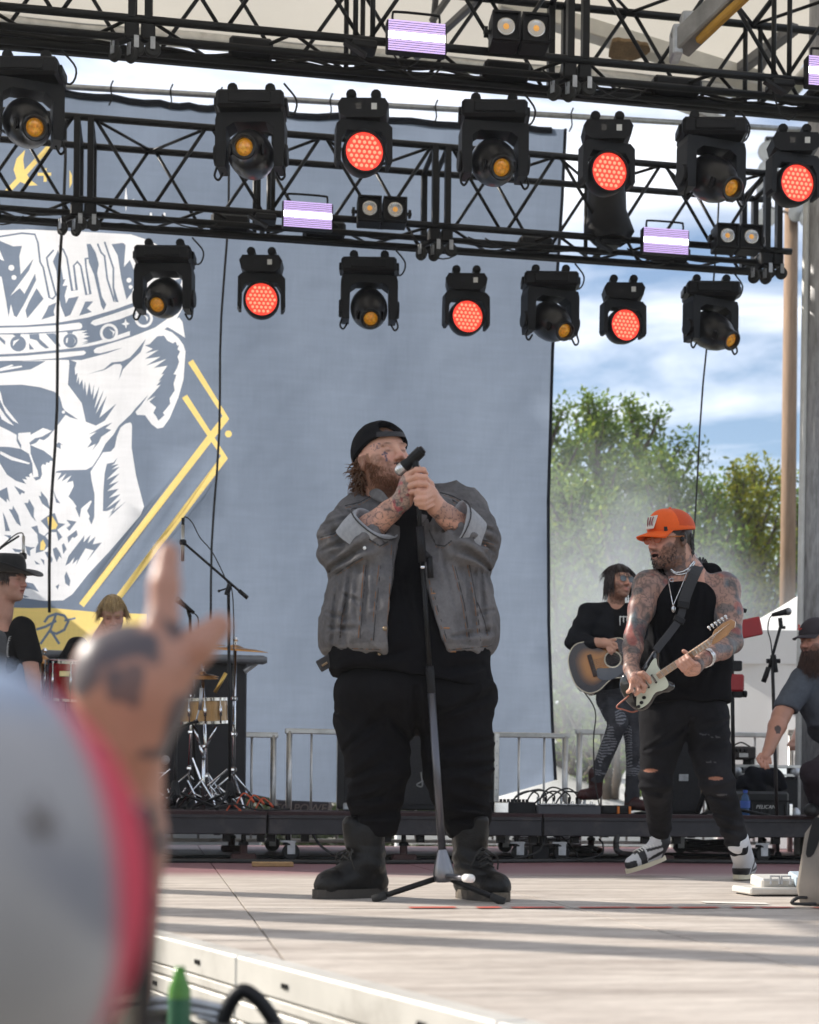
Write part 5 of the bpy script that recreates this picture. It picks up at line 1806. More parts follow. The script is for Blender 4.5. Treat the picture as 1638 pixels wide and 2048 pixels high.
mb = MB(); mb.tube([sp(.19) + UX * .028, sp(.245) + UX * .028], .0125, 10); mb.tube([sp(.175), sp(.195) + UX * .028], .012, 8); mb.build('boom_tail', BLKP, stand, smooth=True)
mb = MB(); mb.tube([sp(.205), sp(.48)], .0095, 12); mb.build('middle_tube', BLK, stand, smooth=True)
mb = MB(); mb.tube([sp(.215), sp(.222)], .0115, 10); mb.build('collar_ring', CHR, stand, smooth=True)
mb = MB(); mb.tube([sp(.47), sp(.485), sp(.535), sp(.545)], [.014, .0165, .0165, .013], 12); mb.build('grip_clutch', BLKP, stand, smooth=True)
mb = MB(); mb.tube([sp(.54), sp(.965)], .0155, 14); mb.build('lower_tube', mat('dark_tube', (.10, .10, .115), .3, .7, var=.1), stand, smooth=True)
mb = MB(); ax_ = (bs - tp_).normalized(); mb.lathe([(.016, -.085), (.019, -.08), (.036, -.02), (.043, .01), (.040, .035), (.030, .042), (0, .042)], bs, ax_, 20); mb.build('hub', GM, stand, auto=50)
for (px, py, dd, mm) in ((750, 1801, 5.84, BLK), (1003, 1799, 5.78, BLK), (940, 1757, 5.62, GM)):
 e_ = W(px, py, dd)
 if dd > 5.7:
  e_.z = .012
 st_ = bs + ax_ * .02
 mb = MB(); mb.tube([st_, e_], .0115, 10); mb.build('leg', mm, stand, smooth=True)
 dv = (e_ - st_).normalized()
 mb = MB(); mb.tube([e_ - dv * .045, e_ + dv * .012], .0165, 10); mb.build('foot_cap', RUB if mm is BLK else WHT, stand, smooth=True)
# ---------------------------------------------------------------- shared clothing helpers
def shoe_sneaker(parent, heel, toe, ank, sc=1.0):
 heel, toe, ank = Vector(heel), Vector(toe), Vector(ank)
 fw = (toe - heel).normalized()
 side = fw.cross(UZ).normalized()
 up = side.cross(fw).normalized()
 L_ = (toe - heel).length
 lo = np.minimum(np.minimum(heel, toe), ank) - .09; hi = np.maximum(np.maximum(heel, toe), ank) + .09
 b = SDF(lo, hi, .0048)
 b.cone(ank + UZ * .03, heel + fw * .07 + up * .06, .052, .046, 0)
 b.cone(heel + fw * .055 + up * .052, toe - fw * .05 + up * .042, .040, .040, .02)
 b.cone(ank + fw * .02, toe - fw * .10 + up * .055, .045, .038, .03)
 b.cut(heel + up * .022, -up, 0)
 def cf(V):
  q = V - np.array(heel)
  l_ = q @ np.array(fw) / L_; u_ = q @ np.array(up); s_ = q @ np.array(side)
  C = np.tile(np.array((0.52, 0.53, 0.56)), (len(V), 1))
  blk = ((l_ > .76) & (u_ < .06)) | (l_ < .20) | ((u_ > .085) & (u_ < .10) & (l_ < .5)) | ((np.abs(s_) < .02) & (l_ > .30) & (l_ < .72) & (u_ > .05)) | ((np.abs(l_ - .60) < .07) & (np.abs(s_) > .018))
  sw = (np.abs(u_ - .045 - .06 * (0.45 - l_)) < .010 * (1.1 - np.abs(l_ - .3) * 2)) & (l_ > .05) & (l_ < .52)
  C = lerpc(C, (0.012, 0.012, 0.016), (blk | sw) * 1.0)
  return C
 o = b.build('shoe', mat('sneaker_leather', rough=.5, attr='Col', var=.08), parent, cf)
 s = MB(); out = []
 for i in range(20):
  a = 2 * math.pi * i / 20
  out.append((math.cos(a) * L_ * .48 + L_ * .515, math.sin(a) * (.050 if math.cos(a) > 0 else .042)))
 s.prism(out, heel + up * .001, fw, up.cross(fw), .024)
 s.build('sole', mat('cream_sole', (0.62, 0.56, 0.42), .6, var=.1), o)
 lc = MB()
 for k in range(6):
  c_ = (ank + fw * .055 + up * .02).lerp(toe - fw * .10 + up * .098, k / 5)
  lc.tube([c_ - side * .03 - up * .004, c_ + up * .008, c_ + side * .03 - up * .004 + fw * .012], .004, 5)
 lc.build('lace', WHT, o, smooth=True)
 return o
def limb_cloth(S_, pts_, rs, k=.03):
 S_.chain(pts_, rs, k)
def finger_set(S_, fn, chains, r):
 for ch in chains:
  S_.chain([fn(*q) for q in ch], [r, r, r * .92, r * .82][:len(ch)], .004)
def guitar_frame(a, b_, roll=0.0, face=(0, -1, 0.1)):
 gx = (Vector(b_) - Vector(a)); L_ = gx.length; gx.normalize()
 n_ = Vector(face); n_ = (n_ - gx * n_.dot(gx)).normalized()
 gy = n_.cross(gx)
 return Vector(a), gx, gy, n_, L_
# ---------------------------------------------------------------- electric guitarist
DG = 7.4
def Q(px, py, dy=0.0):
 return W(px, py, DG + dy)
gtr = thing('person', 'tattooed guitarist in bright orange cap and black sleeveless shirt playing electric guitar', 'person', G(1400, 1763))
hG = Head(Q(1341, 1082, -.03), (-.86, -.50, -.10), (0.08, 0, 1), s=1.10)
lo, hi = bb(Q, 1235, 1415, -.55, 1500, 1010, .28)
B = SDF(lo, hi, .0046)
hG.add(B, wide=1.0, mouth=.003, neck=Q(1376, 1150, .04), nr=.066)
B.ell(Q(1372, 1200, .02), (.20, .12, .15), k=.05); B.ell(Q(1366, 1330, .02), (.19, .12, .22), k=.08)
sR, eR, wR = Q(1296, 1172, -.02), Q(1268, 1272, -.10), Q(1262, 1336, -.30)
sL, eL, wL = Q(1446, 1180, .0), Q(1464, 1285, -.12), Q(1406, 1318, -.36)
B.ell(sR, (.076, .078, .078), k=.04); B.ell(sL, (.088, .082, .09), k=.04)
B.chain([sR, sR.lerp(eR, .45), eR], [.064, .062, .046], .03); B.chain([eR, eR.lerp(wR, .35), wR], [.047, .049, .033], .02)
B.chain([sL, sL.lerp(eL, .45), eL], [.072, .073, .050], .03); B.chain([eL, eL.lerp(wL, .35), wL], [.053, .054, .034], .02)
B.cone(wR, Q(1272, 1358, -.345), .036, .038, .02); B.cone(Q(1268, 1352, -.33), Q(1280, 1366, -.35), .03, .028, .01)
finger_set(B, Q, ([(1280, 1352, -.36), (1294, 1355, -.385), (1300, 1364, -.375)], [(1278, 1363, -.36), (1290, 1372, -.385), (1287, 1383, -.375)], [(1272, 1368, -.36), (1278, 1382, -.38), (1272, 1388, -.36)], [(1264, 1366, -.355), (1262, 1380, -.37), (1256, 1384, -.35)], [(1268, 1348, -.36), (1286, 1346, -.39), (1298, 1356, -.39)]), .0112)
ga, ggx, ggy, ggn, gL = guitar_frame(Q(1248, 1398, -.27), Q(1474, 1248, -.52), face=(-.1, -1, .12))
NP = lambda t, y, n_: ga + ggx * gL * t + ggy * y + ggn * n_
B.cone(wL, NP(.56, -.062, -.012), .035, .034, .02); B.cone(NP(.52, -.058, -.005), NP(.60, -.055, -.008), .025, .025, .015)
for k in range(4):
 t = .505 + .030 * k
 B.chain([NP(t + .008, -.052, .002), NP(t, -.046, .036), NP(t - .006, -.018, .043), NP(t - .012, .004, .030)], [.0115, .0108, .0100, .0088], .004)
B.chain([NP(.60, -.045, -.012), NP(.585, .0, -.026), NP(.565, .034, -.012)], [.014, .0120, .010], .006)
SK2 = (0.54, 0.285, 0.21)
def gcol(V):
 C = skin_base(V, SK2)
 C = hG.col(V, C, SK2, (0.030, 0.020, 0.016), beard=.9, beardc=(0.040, 0.026, 0.021), mouth=.003, hl=.04)
 for (a, b_, r_, sd) in ((sR, eR, .12, 11), (eR, wR, .09, 12), (sL, eL, .13, 13), (eL, wL, .095, 14)):
  d, t = seg_dist(V, a, b_)
  arm = (d < r_)
  ln, pt = ink(V, sd, 42, .13)
  C = lerpc(C, (0.085, 0.095, 0.10), arm * (.42 + .40 * pt))
  C = lerpc(C, (0.030, 0.034, 0.040), arm * ln * .62)
  redp = sstep(.25, .55, vnoise(V[:, 0] * 17 + sd, V[:, 1] * 17, V[:, 2] * 17))
  C = lerpc(C, (0.33, 0.07, 0.06), arm * redp * .55)
  blu = sstep(.25, .5, vnoise(V[:, 0] * 15, V[:, 1] * 15 + sd, V[:, 2] * 15))
  C = lerpc(C, (0.05, 0.12, 0.16), arm * blu * .55)
 for wr_ in (wR, wL):
  d = np.linalg.norm(V - np.array(wr_), axis=1)
  ln, pt = ink(V, 9, 55, .1)
  C = lerpc(C, (0.05, 0.05, 0.055), ((d > .03) & (d < .13)) * ln * .35)
 L_ = hG.loc(V)
 nk = (L_[:, 2] < -.07) & (L_[:, 2] > -.2) & (L_[:, 1] < .05) & (np.linalg.norm(L_, axis=1) < .2)
 ln, pt = ink(V, 3, 36, .12)
 C = lerpc(C, (0.10, 0.09, 0.10), nk * ln * .7)
 return C
B.build('body', SKIN, gtr, gcol)
rg = random.Random(5)
rts, drs = [], []
for _ in range(260):
 a = rg.uniform(1.9, 4.2)
 p_ = (math.sin(a) * .078, math.cos(a) * .095 - .012, rg.uniform(-.055, .03))
 rts.append(hG.w(*p_)); drs.append(hG.w(p_[0] * 1.1, p_[1] * 1.15, p_[2] - .05) - hG.w(*p_))
strands('hair', rts, drs, .035, .003, mat('black_hair', (.014, .011, .010), .45, var=.3), gtr, rg, seg=3)
rts, drs = [], []
for _ in range(500):
 a = rg.uniform(-1.6, 1.6); z = rg.uniform(-.115, -.05)
 q = hG.w(math.sin(a) * .062, .022 + math.cos(a) * .072, z + max(0, abs(a) - .6) * .04)
 for it in range(12):
  if B.at(q) < .001: break
  q = q + (hG.w(0, .02, z) - q).normalized() * .004
 rts.append(q); drs.append((q - hG.w(0, .02, -.03)).normalized() - hG.u * .7)
strands('beard', rts, drs, .014, .0013, mat('dark_beard', (.030, .020, .017), .6, var=.3), gtr, rg, seg=2)
gl = MB()
for q in (-1, 1):
 x_, y_ = hG.r, hG.u
 gl.prism([(math.cos(t) * .026 + q * .034, math.sin(t) * .019 + .006) for t in [i * math.pi / 7 for i in range(14)]], hG.w(0, .104, 0), x_ * 1.1, y_ * 1.1, .004)
glo = gl.build('glasses_lens', mat('orange_glass', (0.32, 0.055, 0.01), .25, var=.0, spec=.3), gtr)
for q in (-1, 1):
 mb = MB(); mb.tube([hG.w(q * .060, .108, .010), hG.w(q * .082, .05, .012), hG.w(q * .085, -.005, .012)], .0035, 6); mb.build('glasses_arm', mat('tortoise', (.35, .12, .03), .3, var=.5, scale=60), glo)
mb = MB(); mb.tube([hG.w(-.02, .114, .012), hG.w(.02, .114, .012)], .003, 6); mb.build('glasses_bridge', MATS['tortoise'], glo)
mb = MB(); mb.ball(hG.w(-.086, .006, 0), (.011, .013, .014), 10, 6); mb.build('ear_monitor', BLKP, gtr, smooth=True)
lo, hi = bb(Q, 1255, 1085, -.28, 1400, 1005, .18)
c = SDF(lo, hi, .004)
s_ = 1.10
c.ell(hG.w(0, -.010, .048), (.094 * s_, .112 * s_, .095 * s_), hG.R, 0); c.ell(hG.w(0, .045, .075), (.068 * s_, .055 * s_, .062 * s_), hG.R, .03)
c.cut(hG.w(0, 0, .040), -(hG.u + hG.f * .05), .004)
def capc(V):
 C = const((0.78, 0.105, 0.008), .05, 30)(V)
 L_ = hG.loc(V)
 mesh_ = (L_[:, 1] < .022) & (L_[:, 2] > .058)
 C = lerpc(C, (0.50, 0.045, 0.005), mesh_ * .75)
 st = mesh_ & ((np.abs(np.arctan2(L_[:, 0], -L_[:, 1]) - 0.55) < .05) | (np.abs(np.arctan2(L_[:, 0], -L_[:, 1]) + 0.55) < .05))
 return lerpc(C, (0.80, 0.11, 0.008), st * 1.0)
cap = c.build('cap', mat('orange_twill', rough=.75, attr='Col', var=.06, scale=60, bump=.15, bscale=400, sheen=.1), gtr, capc)
mb = MB(); vs = []
for j in range(6):
 for i in range(13):
  a = -1.05 + 2.1 * i / 12
  ex = j / 5 * .078 * math.cos(a) ** .7 if abs(a) < 1.5 else 0
  vs.append(hG.w(math.sin(a) * .093, -.006 + math.cos(a) * .106 + ex, .044 - .020 * (j / 5) - .020 * math.sin(abs(a)) ** 2 * (j / 5 + .15)))
mb.add(vs, [(j * 13 + i, j * 13 + i + 1, (j + 1) * 13 + i + 1, (j + 1) * 13 + i) for j in range(5) for i in range(12)])
o = mb.build('bill', mat('orange_bill', (.78, .105, .008), .7, var=.05), cap, smooth=True); o.modifiers.new('t', 'SOLIDIFY').thickness = .006
mb = MB(); mb.ball(hG.w(0, -.005, .145), (.008, .008, .005), 8, 5); mb.build('cap_button', MATS['orange_bill'], cap, smooth=True)
mb = MB(); x_ = (hG.r * .96 - hG.f * .3).normalized()
fr_ = (hG.f * .86 + hG.u * .45).normalized(); up_ = (hG.u * .9 - hG.f * .42).normalized()
mb.box(hG.w(0, .104, .082), (.062, .072, .006), Matrix((hG.r, up_, hG.r.cross(up_))).transposed(), bev=.003); pt_ = mb.build('patch', mat('white_patch', (.62, .60, .55), .8, var=.15, scale=60), cap)
for k in range(3):
 mb = MB(); mb.tube(spline([hG.w(-.018 + .016 * k, .113, .06), hG.w(-.012 + .014 * k, .113, .08), hG.w(-.02 + .018 * k, .108, .105)], 4), .003, 5); mb.build('patch_print', mat('maroon_print', (.22, .03, .05), .8), pt_, smooth=True)
mb = MB(); mb.box(hG.w(-.066, .078, .047), (.004, .024, .02), Matrix((hG.r, hG.f, hG.u)).transposed()); mb.build('side_tag', BLKP, cap)
lo, hi = bb(Q, 1245, 1425, -.32, 1480, 1120, .30)
t_ = SDF(lo, hi, .006)
t_.ell(Q(1370, 1215, .02), (.205, .145, .17), k=0); t_.ell(Q(1366, 1340, .02), (.225, .165, .22), k=.10)
t_.cone(Q(1330, 1152, .03), Q(1420, 1150, .05), .060, .060, .05); t_.cone(Q(1330, 1330, .02), Q(1400, 1330, .02), .135, .135, .08); t_.cone(Q(1318, 1400, .02), Q(1412, 1400, .02), .125, .125, .08)
t_.cut(Q(1365, 1408, 0), (.02, -.1, -1), .008)
t_.ell(Q(1356, 1130, -.05), (.085, .10, .055), k=.01, op='sub')
t_.ell(Q(1280, 1185, -.01), (.062, .14, .11), k=.02, op='sub'); t_.ell(Q(1462, 1195, -.02), (.085, .15, .14), k=.02, op='sub')
t_.disp(lambda x, y, z: .006 * vnoise(x * 9, y * 9, z * 5) + .005 * np.sin(x * 30 + z * 14 + 3 * vnoise(x * 5, y * 5, z * 5)) * np.clip((Q(1366, 1260, 0).z - z) / .2, 0, 1))
t_.disp(crease([(1290, 1250, 1320, 1390), (1310, 1240, 1335, 1380, .8), (1440, 1260, 1400, 1390), (1420, 1300, 1360, 1395, .8), (1345, 1220, 1330, 1330, .7), (1400, 1180, 1390, 1260, .7), (1300, 1370, 1380, 1385)], Q, .013, .009))
t_.build('sleeveless_shirt', BLKC, gtr, const((.0065, .0065, .008)))
SIL = mat('silver', (.62, .62, .63), .25, 1.0, var=.2)
for (path, r_) in ([[(1341, 1138), (1352, 1145), (1372, 1140), (1388, 1122)], .006], [[(1342, 1142), (1356, 1149), (1376, 1144), (1390, 1124)], .005], [[(1334, 1150), (1342, 1190), (1346, 1212)], .0032], [[(1346, 1212), (1362, 1175), (1380, 1130)], .0032]):
 pts_ = [q for q in (B.hit(a[0], a[1], DG - .4, DG + .25, .008) for a in path) if q is not None]
 pts2 = []
 for a in path:
  q1, q2 = B.hit(a[0], a[1], DG - .4, DG + .25, .008), t_.hit(a[0], a[1], DG - .4, DG + .25, .008)
  qs = [q for q in (q1, q2) if q is not None]
  if qs: pts2.append(min(qs, key=lambda v: v.y))
 if len(pts2) > 1:
  mb = MB(); pp = spline(pts2, 6); mb.tube(pp, [r_ * (1.15 if i % 2 else .75) for i in range(len(pp))], 6); mb.build('necklace', SIL, gtr, smooth=True)
q = t_.hit(1347, 1218, DG - .4, DG + .2, .01)
if q is not None:
 mb = MB(); mb.ball(q, (.012, .006, .018), 8, 6); mb.build('pendant', SIL, gtr, smooth=True)
for z_ in (0, .017):
 mb = MB(); q = t_.hit(1343, 1160, DG - .4, DG + .2, .01)
 if q is None: q = B.hit(1343, 1160, DG - .4, DG + .2, .01)
 if q is not None:
  mb.tube([q + Vector((math.cos(t) * .009 + z_ * .6, 0, math.sin(t) * .009 - z_)) for t in [i * math.pi / 6 for i in range(13)]], .0025, 5); mb.build('ring_charm', SIL, gtr, smooth=True)
for k in range(2):
 ax_ = (eL - wL).normalized(); x_, y_, _ = frame_z(ax_); c_ = wL + ax_ * (.02 + .016 * k)
 mb = MB(); mb.tube([c_ + (x_ * math.cos(t) + y_ * math.sin(t)) * .043 for t in [i * math.pi / 10 for i in range(21)]], [.0075 if i % 2 else .004 for i in range(21)], 6); mb.build('bracelet', SIL, gtr, smooth=True)
lo, hi = bb(Q, 1250, 1720, -.35, 1520, 1370, .5)
p_ = SDF(lo, hi, .0058)
p_.ell(Q(1368, 1420, .03), (.215, .15, .12), k=0)
kL_, aL_ = Q(1312, 1560, .04), Q(1318, 1690, .45)
kR_, aR_ = Q(1432, 1560, -.07), Q(1476, 1690, .06)
aL_ = W(1322, 1682, 8.05)
p_.cone(Q(1326, 1445, .02), kL_, .118, .080, .04); p_.cone(kL_, aL_, .078, .056, .03)
p_.cone(Q(1410, 1445, .02), kR_, .118, .082, .04); p_.cone(kR_, aR_, .080, .056, .03)
def jf(x, y, z):
 r = .005 * vnoise(x * 12, y * 12, z * 9) + .0016 * vnoise(x * 50, y * 50, z * 40)
 zk = kL_.z
 r += (np.exp(-((z - zk) / .07) ** 2) + np.exp(-((z - .17) / .10) ** 2)) * .0055 * np.sin(z * 85 + x * 9 + 4 * vnoise(x * 7, y * 7, z * 7))
 for (a, w_) in ((p_h1, .02), (p_h2, .026)):
  if a is not None:
   q = np.exp(-(((x - a[0]) / w_ / 1.6) ** 2 + ((z - a[2]) / .010) ** 2))
   r += .007 * q
 return r
p_h1 = p_.hit(1302, 1541, DG - .4, DG + .4); p_h2 = p_.hit(1432, 1557, DG - .4, DG + .4)
p_.disp(jf)
p_.disp(crease([(1290, 1500, 1345, 1475), (1286, 1580, 1340, 1590), (1292, 1620, 1345, 1612), (1296, 1650, 1345, 1642), (1380, 1440, 1330, 1480), (1372, 1440, 1375, 1490, 1.3), (1395, 1500, 1455, 1480), (1410, 1590, 1455, 1605), (1425, 1625, 1475, 1640), (1440, 1655, 1485, 1665), (1455, 1440, 1400, 1465)], Q, .011, .010))
def jnc(V):
 C = const((.011, .011, .0135), .22, 30)(V)
 C = lerpc(C, (.028, .028, .033), sstep(.1, .6, vnoise(V[:, 0] * 8, V[:, 1] * 8, V[:, 2] * 4)) * .5)
 for a, w_ in ((p_h1, .030), (p_h2, .034)):
  if a is not None:
   d = ((V[:, 0] - a[0]) / w_) ** 2 + ((V[:, 2] - a[2]) / .009) ** 2 + (np.maximum(0, V[:, 1] - a[1] - .06) / .02) ** 2
   C = lerpc(C, (.40, .19, .13), (d < 1) * .9)
 for (px, py) in ((1405, 1470), (1428, 1474), (1420, 1525), (1440, 1590)):
  a = W(px, py, DG - .08)
  d = ((V[:, 0] - a.x) / .026) ** 2 + ((V[:, 2] - a.z) / .006) ** 2
  C = lerpc(C, (.10, .10, .11), (d < 1) * (vnoise(V[:, 0] * 90, V[:, 1] * 9, V[:, 2] * 200) > 0) * .8)
 return C
p_.build('jeans', DENIM, gtr, jnc)
shoe_sneaker(gtr, W(1336, 1718, 8.12), W(1252, 1748, 8.05), W(1322, 1690, 8.06))
hh_ = G(1500, 1757); tt_ = G(1446, 1768)
tt_ = hh_ + (tt_ - hh_).normalized() * .29
shoe_sneaker(gtr, Vector((hh_.x, hh_.y, 0.006)), Vector((tt_.x, tt_.y, .006)), aR_ + Vector((.0, 0, .0)))
# ---------------------------------------------------------------- guitars
def smooth_poly(P_, n=4):
 out = []
 m_ = len(P_)
 for i in range(m_):
  p0, p1, p2, p3 = [Vector((*P_[(i + k) % m_], 0)) for k in (-1, 0, 1, 2)]
  for k in range(n):
   t = k / n
   q = 0.5 * ((2 * p1) + (p2 - p0) * t + (2 * p0 - 5 * p1 + 4 * p2 - p3) * t * t + (3 * p1 - p0 - 3 * p2 + p3) * t ** 3)
   out.append((q.x, q.y))
 return out
def slab(mb, poly, o, gx, gy, nn, z0, z1, bev=.008, mi=0):
 """rounded-edge slab between offsets z0 (back) and z1 (front) along nn"""
 cx_ = sum(p[0] for p in poly) / len(poly); cy_ = sum(p[1] for p in poly) / len(poly)
 n = len(poly); vs = []
 def inset(k):
  r = []
  for i in range(n):
   a, c = poly[i - 1], poly[(i + 1) % n]
   dx, dy = c[0] - a[0], c[1] - a[1]; l = math.hypot(dx, dy) or 1
   r.append((poly[i][0] - dy / l * k, poly[i][1] + dx / l * k))
  return r
 area = sum(poly[i][0] * poly[(i + 1) % n][1] - poly[(i + 1) % n][0] * poly[i][1] for i in range(n))
 sgn = 1 if area > 0 else -1
 rings = [(z0, bev), (z0 + bev, 0), (z1 - bev, 0), (z1 - bev * .3, bev * .4), (z1, bev)]
 for (z, k) in rings:
  for p in inset(k * sgn):
   vs.append(o + gx * p[0] + gy * p[1] + nn * z)
 fs = []
 for j in range(len(rings) - 1):
  fs += [(j * n + i, j * n + (i + 1) % n, (j + 1) * n + (i + 1) % n, (j + 1) * n + i) for i in range(n)]
 fs += [tuple(range(n - 1, -1, -1)), tuple((len(rings) - 1) * n + i for i in range(n))]
 if sgn < 0:
  fs = [f[::-1] for f in fs]
 mb.add(vs, fs, mi)
 return mb
eg = thing('electric_guitar', 'black electric guitar with mint pickguard and maple fretboard slung on the orange-capped guitarist', 'guitar', Q(1300, 1400, -.3))
o_, gx, gy, gn, Lg = guitar_frame(Q(1248, 1398, -.27), Q(1474, 1248, -.52), face=(-.1, -1, .12))
k_ = Lg / .98
sc_ = lambda P_: [(p[0] * k_, p[1] * k_) for p in P_]
body = sc_(smooth_poly([(0, 0), (.012, .085), (.06, .145), (.13, .155), (.19, .128), (.24, .122), (.30, .15), (.37, .178), (.405, .165), (.385, .125), (.35, .075), (.34, .03), (.34, -.03), (.345, -.06), (.365, -.10), (.355, -.132), (.31, -.14), (.26, -.118), (.20, -.118), (.13, -.150), (.06, -.145), (.015, -.09)][::-1], 4))
mb = MB(); slab(mb, body, o_, gx, gy, gn, -.045, 0, .010); mb.build('body', mat('gloss_black_lacquer', (.008, .008, .009), .12, var=.1, coat=1), eg, auto=60)
pg = sc_(smooth_poly([(.10, -.02), (.13, .06), (.20, .07), (.26, .085), (.33, .12), (.36, .115), (.34, .06), (.345, -.05), (.33, -.10), (.28, -.105), (.22, -.09), (.14, -.125), (.07, -.125), (.05, -.10)][::-1], 4))
mb = MB(); slab(mb, pg, o_, gx, gy, gn, -.002, .003, .001); pgo = mb.build('pickguard', mat('mint_pickguard', (.62, .66, .55), .4, var=.04), eg)
gR = Matrix((gx, gy, gn)).transposed()
for (x, w) in ((.145, .016), (.205, .016), (.27, .016)):
 mb = MB(); mb.box(o_ + (gx * x) * k_ + gn * .006, (w * k_, .075 * k_, .008), gR, bev=.003); mb.build('pickup', BLKP, eg)
mb = MB(); mb.box(o_ + gx * .095 * k_ + gn * .007, (.03 * k_, .07 * k_, .010), gR, bev=.002); mb.build('bridge', CHR, eg)
for (x, y) in ((.135, -.075), (.10, -.095), (.065, -.108)):
 mb = MB(); mb.lathe([(.013 * k_, 0), (.012 * k_, .012), (0, .012)], o_ + (gx * x + gy * y) * k_ + gn * .003, gn, 12); mb.build('knob', BLKP, eg)
mb = MB(); mb.box(o_ + gx * .53 * k_ + gn * .003, (.46 * k_, .050 * k_, .022), gR, bev=.006); mb.build('neck', mat('maple_neck', (.42, .22, .10), .35, var=.2, scale=20, coat=.5), eg)
for i in range(14):
 x = .345 + .40 * (1 - 2 ** (-(14 - i) / 12)) / (1 - 2 ** (-14 / 12)) * 1.0
 mb = MB(); mb.box(o_ + gx * (.345 + (.745 - .345) * (i / 13) ** .85) * k_ + gn * .0148, (.0028, .047 * k_, .0022), gR); mb.build('fret', SIL, eg)
hs = sc_([(.755, .026), (.79, .03), (.82, .052), (.90, .062), (.965, .05), (.98, .02), (.955, -.012), (.92, -.012), (.88, -.03), (.79, -.032), (.755, -.026)][::-1])
mb = MB(); slab(mb, hs, o_, gx, gy, gn, -.012, .006, .003); mb.build('headstock', MATS['maple_neck'], eg)
for i in range(6):
 mb = MB(); q = o_ + (gx * (.80 + i * .028) + gy * .066) * k_; mb.tube([q, q + gy * .022 * k_], .004, 6); mb.ball(q + gy * .026 * k_, (.008, .006, .008), 8, 5); mb.build('tuner', SIL, eg, smooth=True)
for i in range(6):
 y = (-.021 + i * .0084)
 mb = MB(); mb.tube([o_ + (gx * .095 + gy * y * 1.15) * k_ + gn * .015, o_ + (gx * .76 + gy * y) * k_ + gn * .0175, o_ + (gx * (.80 + i * .028) + gy * (.03)) * k_ + gn * .012], .0009, 4); mb.build('string', SIL, eg)
mb = MB(); mb.tube(spline([o_ + gx * .03, o_ - gx * .03 + Vector((-.01, 0, -.02)), o_ + Vector((.0, 0, -.05)), o_ + Vector((.04, .02, -.06)), o_ + Vector((.08, .1, -.05))], 5), .004, 6); mb.build('strap_cable', mat('copper_cable', (.35, .12, .08), .5), eg, smooth=True)
horn = o_ + (gx * .395 + gy * .165) * k_
sp_ = [horn + gn * .01, Q(1358, 1240, -.185), Q(1370, 1195, -.165), Q(1388, 1150, -.10), Q(1402, 1125, .03), Q(1410, 1140, .14)]
SPT = spline(sp_, 6)
mb = MB()
for i in range(len(SPT) - 1):
 a, c_ = SPT[i], SPT[i + 1]
 z_ = (c_ - a).normalized(); x_ = z_.cross(Vector((0, 1, 0))).normalized(); y_ = z_.cross(x_)
 wd = .055 if i > 9 else .036
 mb.box((a + c_) / 2, (wd, .006, (c_ - a).length * 1.2), Matrix((x_, y_, z_)).transposed())
st_o = mb.build('strap', mat('black_webbing', (.02, .02, .023), .65, bump=.2, bscale=200), eg)
for i in (6, 10):
 mb = MB(); a = SPT[i]; z_ = (SPT[i + 1] - a).normalized(); x_ = z_.cross(Vector((0, 1, 0))).normalized(); y_ = z_.cross(x_)
 mb.box(a - Vector((0, .006, 0)), (.056, .012, .036), Matrix((x_, y_, z_)).transposed(), bev=.004); mb.build('buckle', BLKP, st_o)
# ---------------------------------------------------------------- acoustic guitarist on the riser
DA = 10.5
def A(px, py, dy=0.0):
 return W(px, py, DA + dy)
RZ = 0.318
aco = thing('person', 'long-haired acoustic guitarist in sunglasses and black jacket singing into a microphone', 'person', A(1240, 1625))
hA = Head(A(1238, 1163, -.02), (.42, -.90, 0.0), (.05, 0, 1), s=1.02)
lo, hi = bb(A, 1125, 1330, -.45, 1310, 1110, .25)
B = SDF(lo, hi, .006)
hA.add(B, neck=A(1232, 1210, .03), nr=.055)
B.ell(A(1228, 1258, .03), (.11, .08, .12), k=.04)
eA_, wA_ = A(1152, 1284, -.06), A(1208, 1286, -.27)
B.chain([A(1175, 1228, .02), eA_], [.055, .045], .03); B.chain([eA_, wA_], [.045, .032], .02); B.cone(wA_, A(1222, 1288, -.30), .034, .030, .01)
finger_set(B, A, ([(1222, 1283, -.31), (1232, 1288, -.34), (1234, 1296, -.33)], [(1221, 1289, -.315), (1229, 1296, -.34), (1229, 1303, -.33)], [(1219, 1294, -.31), (1225, 1302, -.335), (1223, 1308, -.32)], [(1215, 1297, -.305), (1219, 1305, -.325)], [(1220, 1280, -.31), (1231, 1279, -.34)]), .010)
SK3 = (.56, .31, .225)
B.build('body', SKIN, aco, lambda V: hA.col(V, skin_base(V, SK3), SK3, (.02, .012, .010), beard=.85, beardc=(.045, .022, .015)))
rg = random.Random(9)
rts, drs = [], []
for _ in range(420):
 a = rg.uniform(.95, 5.35); h_ = rg.uniform(.0, .115)
 r_ = math.sqrt(max(.02, 1 - (max(0, h_ - .035) / .09) ** 2))
 p_ = (math.sin(a) * .083 * r_, math.cos(a) * .102 * r_ - .012, h_)
 rts.append(hA.w(*p_)); drs.append(hA.w(p_[0] * 1.15, p_[1] * 1.12, p_[2] - .12) - hA.w(*p_))
for _ in range(160):
 a = rg.uniform(0, 6.28); r_ = rg.uniform(0, .06)
 q = hA.w(math.sin(a) * r_, math.cos(a) * r_ - .015, .124 - r_ * .4); rts.append(q); drs.append(hA.w(math.sin(a), math.cos(a), -.3) - hA.w(0, 0, 0))
strands('hair', rts, drs, .14, .0055, mat('dark_red_hair', (.022, .010, .009), .4, var=.3), aco, rg, curl=.35, seg=6, drop=.75)
gl = MB()
